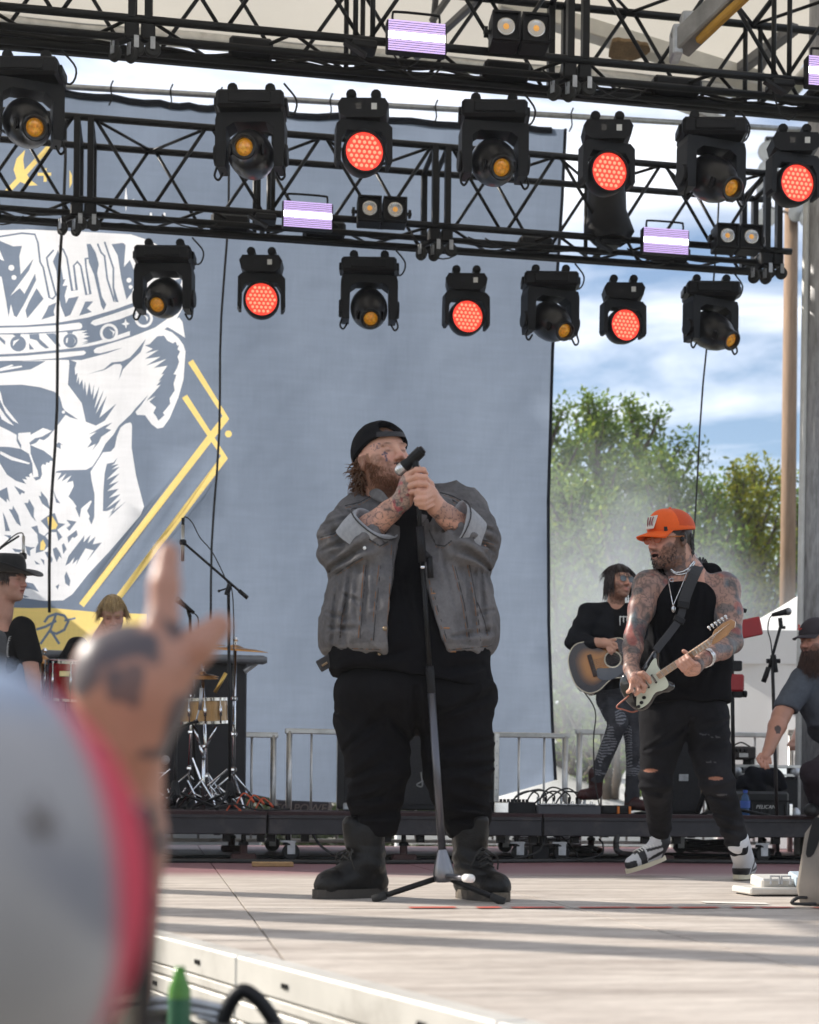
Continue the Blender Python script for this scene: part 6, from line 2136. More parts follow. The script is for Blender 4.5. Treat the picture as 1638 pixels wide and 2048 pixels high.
for q in (-1, 1):
 gl.prism([(math.cos(t) * .026 + q * .034, math.sin(t) * .021 + .004) for t in [i * math.pi / 7 for i in range(14)]], hA.w(0, .106, 0), hA.r, hA.u, .004)
gl.tube([hA.w(-.06, .104, .018), hA.w(.06, .104, .018)], .003, 6)
gl.build('sunglasses', mat('mirror_glass', (.03, .03, .035), .06, var=0, coat=1), aco)
lo, hi = bb(A, 1115, 1420, -.35, 1320, 1195, .30)
t_ = SDF(lo, hi, .0075)
t_.ell(A(1228, 1262, .03), (.19, .125, .15), k=0); t_.cone(A(1195, 1222, .03), A(1268, 1220, .03), .06, .06, .04); t_.ell(A(1232, 1350, .03), (.165, .12, .18), k=.08)
t_.chain([A(1178, 1226, .02), A(1150, 1283, -.05)], [.078, .068], .03); t_.chain([A(1150, 1283, -.05), A(1186, 1287, -.20)], [.066, .050], .03)
t_.chain([A(1275, 1226, .02), A(1300, 1290, -.05)], [.078, .068], .03)
t_.ell(A(1235, 1206, -.06), (.052, .07, .04), k=.01, op='sub')
t_.disp(lambda x, y, z: .006 * vnoise(x * 12, y * 12, z * 9) + .004 * np.sin(z * 60 + x * 25 + 4 * vnoise(x * 6, y * 6, z * 6)))
t_.build('jacket', DENIM, aco, lambda V: lerpc(const((.013, .014, .018), .2, 20)(V), (.009, .009, .010), (np.abs(V[:, 0] - A(1240, 1240).x) < .05) * 1.0))
for k, px in enumerate((1240, 1247, 1254)):
 a = t_.hit(px, 1242, DA - .4, DA + .2, .004)
 if a is not None:
  mb = MB(); mb.tube([a + UZ * .035, a - UZ * .03], .004, 5); mb.tube([a + UZ * .03, a + UZ * .03 + UX * .018], .004, 5); mb.build('shirt_print', WHT, aco)
lo, hi = bb(A, 1160, 1640, -.45, 1320, 1360, .35)
p_ = SDF(lo, hi, .0062)
hip = A(1238, 1390, .03)
p_.ell(hip, (.155, .11, .10), k=0)
kA1, aA1 = A(1236, 1446, -.16), A(1192, 1556, -.02)
kA2, aA2 = A(1270, 1500, -.05), A(1264, 1598, .05)
p_.cone(A(1218, 1400, .02), kA1, .090, .066, .03); p_.cone(kA1, aA1, .064, .050, .02)
p_.cone(A(1262, 1400, .02), kA2, .090, .064, .03); p_.cone(kA2, aA2, .062, .050, .02)
rip = lambda x, y, z: np.sin(z * 330 + 5 * vnoise(x * 20, y * 20, z * 14))
p_.disp(lambda x, y, z: .0018 * rip(x, y, z) + .004 * vnoise(x * 14, y * 14, z * 10))
def ajc(V):
 C = const((.055, .057, .066), .3, 26)(V)
 z1 = (V[:, 2] < kA1.z + .12) & (V[:, 2] > aA1.z + .02)
 return lerpc(C, (.24, .25, .28), z1 * (rip(V[:, 0], V[:, 1], V[:, 2]) < -.1) * (vnoise(V[:, 0] * 16, V[:, 1] * 16, V[:, 2] * 9) > .0) * .9)
p_.build('jeans', DENIM, aco, ajc)
for (an, toe) in ((aA1, A(1166, 1600, -.16)), (aA2, A(1290, 1622, -.14))):
 lo = np.minimum(an, toe) - .12; hi = np.maximum(an, toe) + .12
 b = SDF(lo, hi, .006)
 zt = toe.z
 heel = Vector((an.x, an.y + .03, zt))
 b.cone(an + UZ * .03, heel + UZ * .05, .055, .045, 0); b.cone(heel + UZ * .05, Vector(toe) + UZ * .035, .045, .040, .02)
 b.cut(Vector((0, 0, zt)), (0, 0, -1))
 b.build('boot', LEATH, aco, const((.045, .014, .014), .3, 20))
ag = thing('acoustic_guitar', 'sunburst acoustic guitar held by the long-haired player on the riser', 'guitar', A(1200, 1380, -.25))
o_, gx, gy, gn, Lg = guitar_frame(A(1141, 1345, -.22), A(1400, 1265, -.34), face=(-.1, -1, .15))
bd = smooth_poly([(0, 0), (.015, .11), (.08, .185), (.16, .19), (.24, .15), (.29, .135), (.36, .15), (.43, .13), (.455, .06), (.455, -.06), (.43, -.13), (.36, -.15), (.29, -.135), (.24, -.15), (.16, -.19), (.08, -.185), (.015, -.11)][::-1], 4)
bd = [(p[0] * .93, p[1] * .93) for p in bd]
sbm = bpy.data.materials.new('sunburst_lacquer'); sbm.use_nodes = True
nt = sbm.node_tree; pr = nt.nodes['Principled BSDF']; pr.inputs['Roughness'].default_value = .12; pr.inputs['Coat Weight'].default_value = .25
at = nd(nt, 'ShaderNodeAttribute', attribute_name='Col'); nt.links.new(at.outputs['Color'], pr.inputs['Base Color'])
mb = MB(); slab(mb, bd, o_, gx, gy, gn, -.105, -.004, .006); mb.build('body', mat('dark_mahogany', (.030, .012, .008), .15, coat=1), ag, auto=50)
NR = 9; vs = []; cl = []
cxp, cyp = .19, 0
for j in range(NR + 1):
 for p in bd:
  t = j / NR
  vs.append(o_ + gx * (cxp + (p[0] - cxp) * t * .985) + gy * (cyp + (p[1] - cyp) * t * .985))
  k2 = sstep(.35, .82, np.array([t]))[0]
  c1, c2 = np.array((.46, .19, .03)), np.array((.016, .008, .006))
  cl.append(c1 * (1 - k2) + c2 * k2)
n = len(bd)
fs = [(j * n + i, j * n + (i + 1) % n, (j + 1) * n + (i + 1) % n, (j + 1) * n + i) for j in range(NR) for i in range(n)]
raw_mesh('soundboard', np.array([tuple(v) for v in vs]), np.array(fs), sbm, ag, lambda V, c=np.array(cl): c)
mb = MB(); mb.tube([o_ + gx * p[0] + gy * p[1] + gn * -.002 for p in bd] + [o_ + gx * bd[0][0] + gy * bd[0][1] + gn * -.002], .004, 5); mb.build('binding', mat('cream_binding', (.7, .64, .5), .4), ag, smooth=True)
mb = MB(); mb.lathe([(.05, 0), (.05, .002), (0, .002)], o_ + gx * .30 + gn * .001, gn, 24); mb.build('sound_hole', BLKP, ag)
mb = MB(); mb.lathe([(.060, 0), (.060, .0025), (.051, .0025)], o_ + gx * .30 + gn * .001, gn, 24); mb.build('rosette', MATS['cream_binding'], ag)
gR = Matrix((gx, gy, gn)).transposed()
mb = MB(); mb.box(o_ + gx * .155 + gn * .006, (.03, .16, .012), gR, bev=.004); mb.build('bridge', mat('rosewood', (.03, .014, .009), .5), ag)
mb = MB(); slab(mb, smooth_poly([(.18, -.03), (.26, -.05), (.33, -.045), (.36, -.09), (.30, -.125), (.22, -.13), (.165, -.09)][::-1], 3), o_, gx, gy, gn, 0, .003, .001); mb.build('pickguard', GLS, ag)
mb = MB(); mb.box(o_ + gx * .66 + gn * .008, (.52, .052, .022), gR, bev=.005); mb.build('neck', MATS['rosewood'], ag)
mb = MB(); mb.box(o_ + gx * .99 - gn * .002, (.16, .07, .014), gR, bev=.004); mb.build('headstock', BLKP, ag)
for i in range(6):
 mb = MB(); mb.tube([o_ + gx * .155 + gy * (-.03 + .012 * i) + gn * .014, o_ + gx * .92 + gy * (-.021 + .0084 * i) + gn * .02], .001, 4); mb.build('string', SIL, ag)
mb = MB(); mb.tube(spline([o_ + gx * .03 - gy * .1, A(1190, 1420, -.2), A(1187, 1480, -.15), A(1190, 1560, -.1), A(1200, 1618, -.2)], 5), .0045, 6); mb.build('lead', CABLE, ag, smooth=True)
# ---------------------------------------------------------------- bassist in cowboy hat
DB = 10.6
def C_(px, py, dy=0.0):
 return W(px, py, DB + dy)
bas = thing('person', 'bassist in wide black cowboy hat and frayed grey vest looking across the stage', 'person', C_(20, 1623))
hB = Head(C_(18, 1162, 0), (.93, -.36, -.03), (0, 0, 1), s=1.2)
lo, hi = bb(C_, -110, 1470, -.4, 110, 1110, .3)
B = SDF(lo, hi, .0062)
hB.add(B, neck=C_(4, 1228, .03), nr=.056, mouth=.002)
B.ell(C_(0, 1285, .03), (.17, .12, .15), k=.05)
eB_, wB_ = C_(66, 1355, -.10), C_(74, 1430, -.22)
B.chain([C_(50, 1262, -.02), eB_], [.062, .052], .03); B.chain([eB_, wB_], [.050, .036], .02); B.cone(wB_, C_(72, 1462, -.26), .036, .030, .01)
finger_set(B, C_, ([(78, 1460, -.27), (84, 1475, -.29), (80, 1490, -.28)], [(72, 1463, -.275), (76, 1480, -.29), (72, 1494, -.28)], [(66, 1463, -.27), (68, 1480, -.285), (65, 1492, -.275)], [(61, 1460, -.265), (61, 1476, -.275)], [(80, 1452, -.26), (90, 1462, -.28), (94, 1472, -.285)]), .0105)
SK4 = (.50, .27, .205)
B.build('body', SKIN, bas, lambda V: hB.col(V, skin_base(V, SK4), SK4, (.035, .020, .014), hl=.02))
rg = random.Random(31); rts, drs = [], []
for _ in range(260):
 a = rg.uniform(.9, 5.4); p_ = (math.sin(a) * .080, math.cos(a) * .10 - .012, rg.uniform(.0, .05))
 rts.append(hB.w(*p_)); drs.append(hB.w(p_[0] * 1.1, p_[1] * 1.1, p_[2] - .1) - hB.w(*p_))
strands('hair', rts, drs, .055, .004, mat('brown_hair_dark', (.035, .020, .014), .5, var=.3), bas, rg, seg=4, curl=.5)
FEL = mat('black_felt', (.010, .010, .012), .95, var=.2, scale=30, sheen=.2)
mb = MB(); prof = [(.098, .0), (.100, .02), (.098, .06), (.090, .10), (.078, .122), (.05, .118), (.0, .108)]
n_ = 28; vs = []
for (r_, z_) in prof:
 for i in range(n_):
  a = 2 * math.pi * i / n_
  pin = 1 - .16 * math.exp(-((abs(math.sin(a)) - .8) / .3) ** 2) * (z_ > .08)
  vs.append(hB.w(math.sin(a) * r_ * .92 * pin, math.cos(a) * r_ * 1.14 - .01, .040 + z_ * .95))
mb.add(vs, [(j * n_ + i, j * n_ + (i + 1) % n_, (j + 1) * n_ + (i + 1) % n_, (j + 1) * n_ + i) for j in range(len(prof) - 1) for i in range(n_)])
ht = mb.build('hat', FEL, bas, smooth=True)
mb = MB(); vs = []
for j in range(6):
 for i in range(36):
  a = 2 * math.pi * i / 36; t = j / 5
  vs.append(hB.w(math.sin(a) * (.090 + .085 * t), math.cos(a) * (.112 + .105 * t) - .01, .044 + .055 * t ** 1.6 * abs(math.sin(a)) ** 1.5 - .018 * t * abs(math.cos(a))))
mb.add(vs, [(j * 36 + i, j * 36 + (i + 1) % 36, (j + 1) * 36 + (i + 1) % 36, (j + 1) * 36 + i) for j in range(5) for i in range(36)])
o = mb.build('brim', FEL, ht, smooth=True); o.modifiers.new('t', 'SOLIDIFY').thickness = .005
lo, hi = bb(C_, -130, 1480, -.35, 120, 1225, .32)
t_ = SDF(lo, hi, .0075)
t_.ell(C_(0, 1295, .03), (.19, .145, .16), k=0); t_.ell(C_(0, 1390, .03), (.18, .14, .22), k=.08)
t_.chain([C_(46, 1258, -.01), C_(62, 1318, -.06)], [.092, .082], .03); t_.cut(C_(64, 1328, -.06), (.1, -.2, -1), .01)
t_.disp(lambda x, y, z: .006 * vnoise(x * 10, y * 10, z * 7))
t_.build('t_shirt', BLKC, bas, const((.0105, .0105, .012)))
v_ = SDF(lo, hi, .0075)
v_.ell(C_(-6, 1298, .03), (.195, .160, .165), k=0); v_.ell(C_(-6, 1390, .03), (.190, .155, .22), k=.08)
v_.ell(C_(58, 1290, -.03), (.105, .16, .15), k=.005, op='sub'); v_.cut(C_(0, 1440, 0), (0, 0, -1)); v_.cut(C_(22, 1300, 0), (1, .1, -.25))
v_.disp(lambda x, y, z: .005 * vnoise(x * 14, y * 14, z * 9))
vo = v_.build('vest', DENIM, bas, const((.105, .108, .118), .2, 16))
rts, drs = [], []
for (px, py) in [(38 - 34 * math.sin(t) * .6, 1235 + 130 * t / 3.0) for t in [i * .04 for i in range(75)]]:
 q = v_.hit(px - 4, py, DB - .35, DB + .2, .004)
 if q is not None:
  rts.append(q); drs.append(Vector((1, -.6, rg.uniform(-.6, .6))))
if rts:
 strands('fray', rts, drs, .02, .003, mat('white_fray', (.6, .6, .6), .9), vo, rg, seg=2)
lo, hi = bb(C_, -90, 1640, -.2, 80, 1430, .3)
p_ = SDF(lo, hi, .009)
p_.ell(C_(0, 1455, .03), (.17, .125, .12), k=0); p_.chain([C_(-25, 1470, .03), C_(-28, 1550, .02), C_(-28, 1612, .05)], [.095, .07, .055], .03); p_.chain([C_(25, 1470, .03), C_(30, 1550, .02), C_(30, 1612, .05)], [.095, .07, .055], .03)
p_.build('jeans', DENIM, bas, const((.03, .035, .05), .2, 20))
for px in (-28, 30):
 b = SDF(*bb(C_, px - 30, 1632, -.3, px + 30, 1590, .2), .007); a = C_(px, 1612, .04)
 b.cone(Vector((a.x, a.y, RZ + .06)), Vector((a.x, a.y - .17, RZ + .04)), .05, .045, .02); b.cut(Vector((0, 0, RZ + .002)), (0, 0, -1)); b.build('boot', LEATH, bas, const((.02, .02, .02)))
# ---------------------------------------------------------------- drummer bent over the kit
DR = 11.15
def R_(px, py, dy=0.0):
 return W(px, py, DR + dy)
drm = thing('person', 'blond drummer bent over the drum kit with a heavily tattooed arm', 'person', R_(200, 1616))
hR = Head(R_(226, 1228, -.06), (.18, -.82, -.48), (.05, -.45, .88), s=1.12)
lo, hi = bb(R_, 90, 1430, -.5, 330, 1180, .35)
B = SDF(lo, hi, .0065)
hR.add(B, neck=R_(205, 1278, .06), nr=.058)
B.ell(R_(190, 1330, .08), (.18, .12, .16), k=.06)
e1, w1 = R_(122, 1350, -.06), R_(128, 1420, -.25)
e2, w2 = R_(268, 1350, -.06), R_(285, 1400, -.25)
B.chain([R_(150, 1300, .05), e1], [.062, .055], .03); B.chain([e1, w1], [.052, .036], .02); B.ell(R_(130, 1432, -.28), (.04, .04, .04), k=.02)
B.chain([R_(232, 1300, .05), e2], [.062, .055], .03); B.chain([e2, w2], [.052, .036], .02); B.ell(R_(288, 1408, -.28), (.04, .04, .04), k=.02)
for (cx_, cy_) in ((130, 1432), (288, 1408)):
 finger_set(B, R_, [[(cx_ - 9 + 6 * i, cy_ + 2, -.30), (cx_ - 9 + 6 * i, cy_ + 12, -.33), (cx_ - 8 + 6 * i, cy_ + 16, -.31)] for i in range(4)] + [[(cx_ + 10, cy_ - 4, -.29), (cx_ + 14, cy_ + 6, -.32)]], .010)
SK5 = (.45, .24, .18)
def drc(V):
 C = hR.col(V, skin_base(V, SK5), SK5, (.33, .22, .10), hl=.05, scalp=True)
 for (a, b_) in ((R_(150, 1300, .05), e1), (e1, w1)):
  d, t = seg_dist(V, a, b_); ln, pt = ink(V, 8, 24, .2)
  C = lerpc(C, (.07, .075, .085), (d < .09) * (.5 + .3 * pt)); C = lerpc(C, (.02, .022, .025), (d < .09) * ln * .6)
 return C
B.build('body', SKIN, drm, drc)
rg = random.Random(17); rts, drs = [], []
for _ in range(560):
 a = rg.uniform(0, 6.28); h_ = rg.uniform(.0, .125)
 if h_ < .10 and math.cos(a) > .25: continue
 r_ = math.sqrt(max(.01, 1 - (max(0, h_ - .035) / .092) ** 2)); p_ = (math.sin(a) * .080 * r_, math.cos(a) * .10 * r_ - .012, h_)
 rts.append(hR.w(*p_)); drs.append(hR.w(p_[0] * 1.25, p_[1] * 1.2 + .01, p_[2] + .02) - hR.w(*p_) - UZ * .05)
strands('hair', rts, drs, .10, .0045, mat('blond_hair', (.36, .25, .12), .45, var=.45, scale=40), drm, rg, curl=.9, seg=5, drop=.7)
lo, hi = bb(R_, 80, 1470, -.35, 330, 1255, .42)
t_ = SDF(lo, hi, .0085)
t_.ell(R_(190, 1340, .08), (.195, .15, .18), k=0); t_.ell(R_(191, 1390, .09), (.18, .15, .18), k=.06); t_.ell(R_(192, 1430, .1), (.18, .15, .18), k=.08); t_.chain([R_(155, 1295, .05), R_(136, 1322, .0)], [.085, .078], .03); t_.chain([R_(228, 1295, .05), R_(252, 1322, .0)], [.085, .078], .03)
t_.disp(lambda x, y, z: .007 * vnoise(x * 10, y * 10, z * 8))
t_.build('t_shirt', BLKC, drm, const((.012, .0115, .0125)))
lo, hi = bb(R_, 110, 1640, -.6, 300, 1440, .4)
p_ = SDF(lo, hi, .009)
p_.chain([R_(165, 1480, .1), R_(165, 1488, -.32), R_(168, 1600, -.36)], [.10, .075, .055], .03); p_.chain([R_(220, 1480, .1), R_(238, 1488, -.32), R_(240, 1600, -.36)], [.10, .075, .055], .03)
p_.build('trousers', BLKC, drm, const((.014, .014, .016)))
# ---------------------------------------------------------------- stagehand at the amplifiers
DH = 10.25
def H_(px, py, dy=0.0):
 return W(px, py, DH + dy)
stg = thing('person', 'bearded stagehand in dark cap and grey T-shirt reaching down to an amplifier', 'person', H_(1640, 1625))
hH = Head(H_(1630, 1283, -.02), (-.80, -.58, -.10), (0, 0, 1), s=1.08)
lo, hi = bb(H_, 1500, 1545, -.5, 1720, 1220, .3)
B = SDF(lo, hi, .0062)
hH.add(B, neck=H_(1648, 1330, .04), nr=.065, mouth=.004)
B.ell(H_(1655, 1400, .04), (.20, .14, .17), k=.05)
e1, w1 = H_(1562, 1432, -.14), H_(1537, 1500, -.26)
B.chain([H_(1600, 1365, -.02), e1], [.075, .062], .03); B.chain([e1, e1.lerp(w1, .3), w1], [.060, .060, .038], .02); B.cone(w1, H_(1529, 1514, -.29), .036, .03, .01)
finger_set(B, H_, ([(1524, 1514, -.30), (1521, 1526, -.32), (1524, 1534, -.32)], [(1529, 1517, -.30), (1528, 1530, -.32), (1531, 1537, -.32)], [(1534, 1517, -.30), (1535, 1530, -.315), (1537, 1536, -.315)], [(1539, 1515, -.295), (1541, 1526, -.31)], [(1521, 1508, -.29), (1515, 1517, -.31), (1518, 1525, -.32)]), .0105)
SK6 = (.43, .22, .155)
def hcol(V):
 C = hH.col(V, skin_base(V, SK6), SK6, (.05, .028, .02), beard=.95, beardc=(.055, .026, .018), mouth=.004)
 m_ = e1.lerp(w1, .42); x = V[:, 0] - m_.x; z = V[:, 2] - m_.z
 tt = ((x / .022) ** 2 + (z / .03) ** 2 < 1 + .5 * vnoise(V[:, 0] * 60, V[:, 1] * 60, V[:, 2] * 60)) & (V[:, 1] < m_.y)
 return lerpc(C, (.03, .032, .035), tt * .9)
B.build('body', SKIN, stg, hcol)
rg = random.Random(13); rts, drs = [], []
for _ in range(600):
 a = rg.uniform(-1.6, 1.6); z = rg.uniform(-.12, -.045)
 if abs(a) < .3 and -.08 < z < -.05: continue
 rts.append(hH.w(math.sin(a) * .060, .024 + math.cos(a) * .070, z)); drs.append(hH.w(math.sin(a) * .5, .5 * math.cos(a), -1.2) - hH.w(0, 0, 0))
strands('beard', rts, drs, .15, .0040, mat('brown_beard', (.055, .024, .016), .6, var=.4, scale=30), stg, rg, curl=.5, seg=5, drop=.6)
c = SDF(*bb(H_, 1570, 1285, -.25, 1720, 1215, .25), .005)
c.ell(hH.w(0, -.010, .048), (.098 * 1.08, .114 * 1.08, .105 * 1.08), hH.R, 0); c.cut(hH.w(0, 0, .042), -(hH.u), .004)
CH = mat('dark_cap_twill', rough=.85, attr='Col', var=.1, bump=.15, bscale=300)
cap = c.build('cap', CH, stg, const((.030, .024, .030)))
mb = MB(); vs = []
for j in range(5):
 for i in range(13):
  a = -1.05 + 2.1 * i / 12; ex = j / 4 * .075 * max(0, math.cos(a)) ** .7
  vs.append(hH.w(math.sin(a) * .096, -.006 + math.cos(a) * .112 + ex, .046 - .016 * (j / 4) - .016 * math.sin(abs(a)) ** 2 * (j / 4)))
mb.add(vs, [(j * 13 + i, j * 13 + i + 1, (j + 1) * 13 + i + 1, (j + 1) * 13 + i) for j in range(4) for i in range(12)])
o = mb.build('bill', mat('dark_bill', (.030, .024, .030), .8), cap, smooth=True); o.modifiers.new('t', 'SOLIDIFY').thickness = .006
mb = MB(); q = hH.w(.02, .118, .095)
mb.tube([q - hH.r * .018 - hH.u * .01, q - hH.u * .018, q + hH.r * .018 - hH.u * .01], .0035, 5); mb.tube([q - hH.u * .015, q + hH.r * .008 + hH.u * .018], .0035, 5); mb.tube([q + hH.r * .008 - hH.u * .006, q - hH.r * .006 + hH.u * .014], .0035, 5)
mb.build('cap_emblem', mat('red_thread', (.6, .05, .03), .7), cap)
lo, hi = bb(H_, 1525, 1560, -.4, 1740, 1320, .4)
t_ = SDF(lo, hi, .0075)
t_.ell(H_(1660, 1405, .04), (.22, .17, .19), k=0); t_.ell(H_(1672, 1480, .05), (.21, .17, .19), k=.08); t_.chain([H_(1606, 1362, -.01), H_(1574, 1412, -.11)], [.098, .088], .03); t_.cut(H_(1569, 1419, -.12), (-.35, -.3, -1), .01)
t_.disp(lambda x, y, z: .007 * vnoise(x * 9, y * 9, z * 7) + .003 * vnoise(x * 30, y * 30, z * 22))
t_.build('t_shirt', CLOTH, stg, const((.085, .095, .115), .1, 20))
lo, hi = bb(H_, 1580, 1650, -.55, 1750, 1480, .4)
p_ = SDF(lo, hi, .009)
p_.chain([H_(1680, 1520, .06), H_(1628, 1548, -.36), H_(1640, 1620, -.12)], [.11, .088, .06], .03); p_.chain([H_(1710, 1520, .06), H_(1715, 1555, -.34), H_(1712, 1620, -.1)], [.11, .085, .06], .03)
p_.disp(lambda x, y, z: .006 * vnoise(x * 14, y * 14, z * 12))
p_.build('jeans', DENIM, stg, const((.030, .022, .028), .2, 20))
for px in (1640, 1712):
 b = SDF(*bb(H_, px - 40, 1640, -.4, px + 30, 1590, .2), .008); a = H_(px, 1620, -.1)
 b.cone(Vector((a.x, a.y, RZ + .06)), Vector((a.x - .1, a.y - .14, RZ + .04)), .052, .046, .02); b.cut(Vector((0, 0, RZ + .002)), (0, 0, -1)); b.build('boot', LEATH, stg, const((.02, .02, .02)))
# ---------------------------------------------------------------- helper in white behind the rail
DW = 12.55
def N_(px, py, dy=0.0):
 return W(px, py, DW + dy)
hlp = thing('person', 'helper in white T-shirt resting a hand on the steel rail behind the stage', 'person', N_(1640, 1700))
hN = Head(N_(1640, 1330, 0), (-.6, -.8, 0), s=1.0)
B = SDF(*bb(N_, 1555, 1530, -.35, 1720, 1290, .25), .008)
hN.add(B, neck=N_(1640, 1362, .02), nr=.058)
B.ell(N_(1640, 1405, .02), (.18, .11, .15), k=.05)
e1, w1 = N_(1605, 1448, -.06), N_(1588, 1484, -.22)
B.chain([N_(1612, 1385, .0), e1, w1], [.055, .045, .032], .03)
finger_set(B, N_, [[(1583 + 3 * i, 1487, -.24), (1581 + 3 * i, 1493, -.26), (1581 + 3 * i, 1499, -.25)] for i in range(4)] + [[(1580, 1484, -.23), (1576, 1490, -.25)]], .011)
SK7 = (.52, .29, .22)
B.build('body', SKIN, hlp, lambda V: hN.col(V, skin_base(V, SK7), SK7, (.10, .06, .03)))
t_ = SDF(*bb(N_, 1570, 1600, -.3, 1720, 1365, .3), .010)
t_.ell(N_(1640, 1420, .02), (.20, .15, .18), k=0); t_.ell(N_(1636, 1520, .02), (.20, .16, .22), k=.08); t_.chain([N_(1612, 1385, .0), N_(1604, 1420, -.03)], [.08, .075], .03)
t_.build('t_shirt', CLOTH, hlp, const((.68, .68, .68), .05))
p_ = SDF(*bb(N_, 1570, 1710, -.3, 1720, 1560, .3), .012)
p_.chain([N_(1622, 1580, .02), N_(1622, 1690, .02)], [.10, .06], .02); p_.chain([N_(1662, 1580, .02), N_(1662, 1690, .02)], [.10, .06], .02)
p_.build('trousers', CLOTH, hlp, const((.08, .08, .09)))
# ---------------------------------------------------------------- rolling risers
SR = Matrix((UX, UY, UZ)).transposed()
RV = 9.72 * math.cos(ST)                                  # stage-v of the riser front
RISB = mat('riser_black_paint', (.022, .022, .027), .55, var=.35, scale=10, dirt=(.16, .13, .12), dirtamt=.35)
RIST = mat('riser_top_carpet', (.035, .018, .020), .9, var=.3, scale=20)
def ru(px): return K(px, 1640, 9.72).dot(UX)
def riser(px0, px1, label):
 u0, u1 = (px0 if isinstance(px0, float) and abs(px0) < 20 else ru(px0)), (px1 if isinstance(px1, float) and abs(px1) < 20 else ru(px1))
 t = thing('rolling_riser', label, 'stage riser', STG((u0 + u1) / 2, RV + 1.0, 0), ST, 'rolling risers across the back of the stage')
 D_ = 2.0
 b = MB(); b.box(STG((u0 + u1) / 2, RV + D_ / 2, RZ - .011), (u1 - u0 - .006, D_, .022), SR); b.build('deck_top', RIST, t)
 for (v, nm) in ((RV + .02, 'front_fascia'), (RV + D_ - .02, 'rear_fascia')):
  b = MB(); b.box(STG((u0 + u1) / 2, v, RZ - .085), (u1 - u0 - .008, .04, .124), SR, bev=.006); b.build(nm, RISB, t)
  b = MB(); b.box(STG((u0 + u1) / 2, v - .022, RZ - .034), (u1 - u0 - .008, .012, .022), SR, bev=.003); b.build('top_trim', RISB, t)
 for u in (u0 + .024, u1 - .024):
  b = MB(); b.box(STG(u, RV + D_ / 2, RZ - .085), (.04, D_ - .09, .12), SR); b.build('side_beam', RISB, t)
 n_ = max(2, int((u1 - u0) / .75) + 1)
 for i in range(n_):
  u = u0 + .14 + (u1 - u0 - .28) * i / (n_ - 1)
  for v in (RV + .14, RV + D_ - .2):
   kind = (i % 2 == 0)
   for s in (-.11, .11):
    b = MB(); b.box(STG(u + s, v, RZ - .165), (.05, .05, .06), SR); b.build('leg_socket', BLK, t)
   b = MB(); b.tube([STG(u, v, .10), STG(u, v, RZ - .14)], .016, 8); b.lathe([(.035, 0), (.03, .02), (.012, .03)], STG(u, v, .10), UZ, 12); b.build('caster_stem', BLK, t)
   if kind:
    b = MB(); b.lathe([(.0, -.02), (.02, -.022), (.050, -.018), (.057, 0), (.050, .018), (.02, .022), (0, .02)], STG(u + .02, v, .057), UY, 20)
    wcol = mat('blue_wheel', (.03, .12, .22), .5) if (i == n_ - 1 and px1 == 534) else RUB
    b.build('caster', wcol, t, auto=40)
    b = MB()
    for s in (-1, 1): b.box(STG(u + .02, v + s * .028, .085), (.05, .005, .085), SR)
    b.box(STG(u, v, .125), (.10, .08, .012), SR); b.build('caster_fork', STEEL, t)
   else:
    b = MB(); b.tube([STG(u, v, .045), STG(u, v, .12)], .026, 10); b.box(STG(u, v, .023), (.16, .12, .045), SR, bev=.01); b.build('levelling_foot', mat('red_brown_foot', (.05, .022, .02), .7), t)
 return t
r1 = riser(-8.0, 534, 'rolling riser carrying the drum kit, on casters and levelling feet')
r2 = riser(536, 1085, 'rolling riser behind the singer with an amplifier cabinet on it')
r3 = riser(1087, 5.6, 'rolling riser under the acoustic player and his pedals')
mb = MB(); q = G(545, 1733); mb.box((q.x, q.y, .014), (.24, .10, .026), SR, bev=.003); wd = mb.build('plank', mat('raw_wood', (.36, .22, .10), .8, var=.3, scale=18, stretch=(1, 8, 8)), None)
tag(wd, 'short raw wood block chocking the blue riser wheel', 'wood block')
# ---------------------------------------------------------------- guard rail sections
def barricade(px0, px1, label, d0=12.1):
 u0, u1 = K(px0, 1465, d0).dot(UX), K(px1, 1465, d0).dot(UX)
 v = d0 * math.cos(ST)
 zt = K((px0 + px1) / 2, 1467, d0).z
 t = thing('steel_barricade', label, 'barricade', STG((u0 + u1) / 2, v, 0), ST, 'steel barricades along the back of the stage')
 b = MB(); b.tube([STG(u0, v, zt), STG(u1, v, zt)], .021, 10); b.box(STG((u0 + u1) / 2, v, zt), (u1 - u0, .042, .042), SR, bev=.006); b.build('top_rail', ALU, t)
 b = MB(); b.box(STG((u0 + u1) / 2, v, .07), (u1 - u0 - .05, .03, .03), SR, bev=.004); b.build('bottom_rail', ALU, t)
 for u in (u0 + .035, u1 - .035):
  b = MB(); b.tube([STG(u, v, .0), STG(u, v, zt)], .024, 12); b.build('post', ALU, t, smooth=True)
 n_ = int((u1 - u0) / .205)
 for i in range(1, n_):
  u = u0 + (u1 - u0) * i / n_
  b = MB(); b.tube([STG(u, v, .07), STG(u, v, zt)], .0095, 8); b.build('bar', ALU, t, smooth=True)
barricade(130, 556, 'steel barricade section behind the drum kit')
barricade(570, 1139, 'steel barricade section behind the singer and the amplifier')
barricade(1151, 1560, 'steel barricade section behind the acoustic guitarist')
barricade(1574, 1900, 'steel barricade section behind the bearded stagehand')
def boxthing(name, label, cat, px0, px1, py0, py1, d, depth, m, bev=.012, group=None, part='cabinet'):
 a, c = K(px0, py1, d), K(px1, py0, d)
 u0, u1 = a.dot(UX), c.dot(UX); v = d * math.cos(ST)
 t = thing(name, label, cat, STG((u0 + u1) / 2, v + depth / 2, a.z), ST, group)
 b = MB(); b.box(STG((u0 + u1) / 2, v + depth / 2, (a.z + c.z) / 2), (u1 - u0, depth, c.z - a.z), SR, bev=bev); b.build(part, m, t)
 return t, u0, u1, v, a.z, c.z
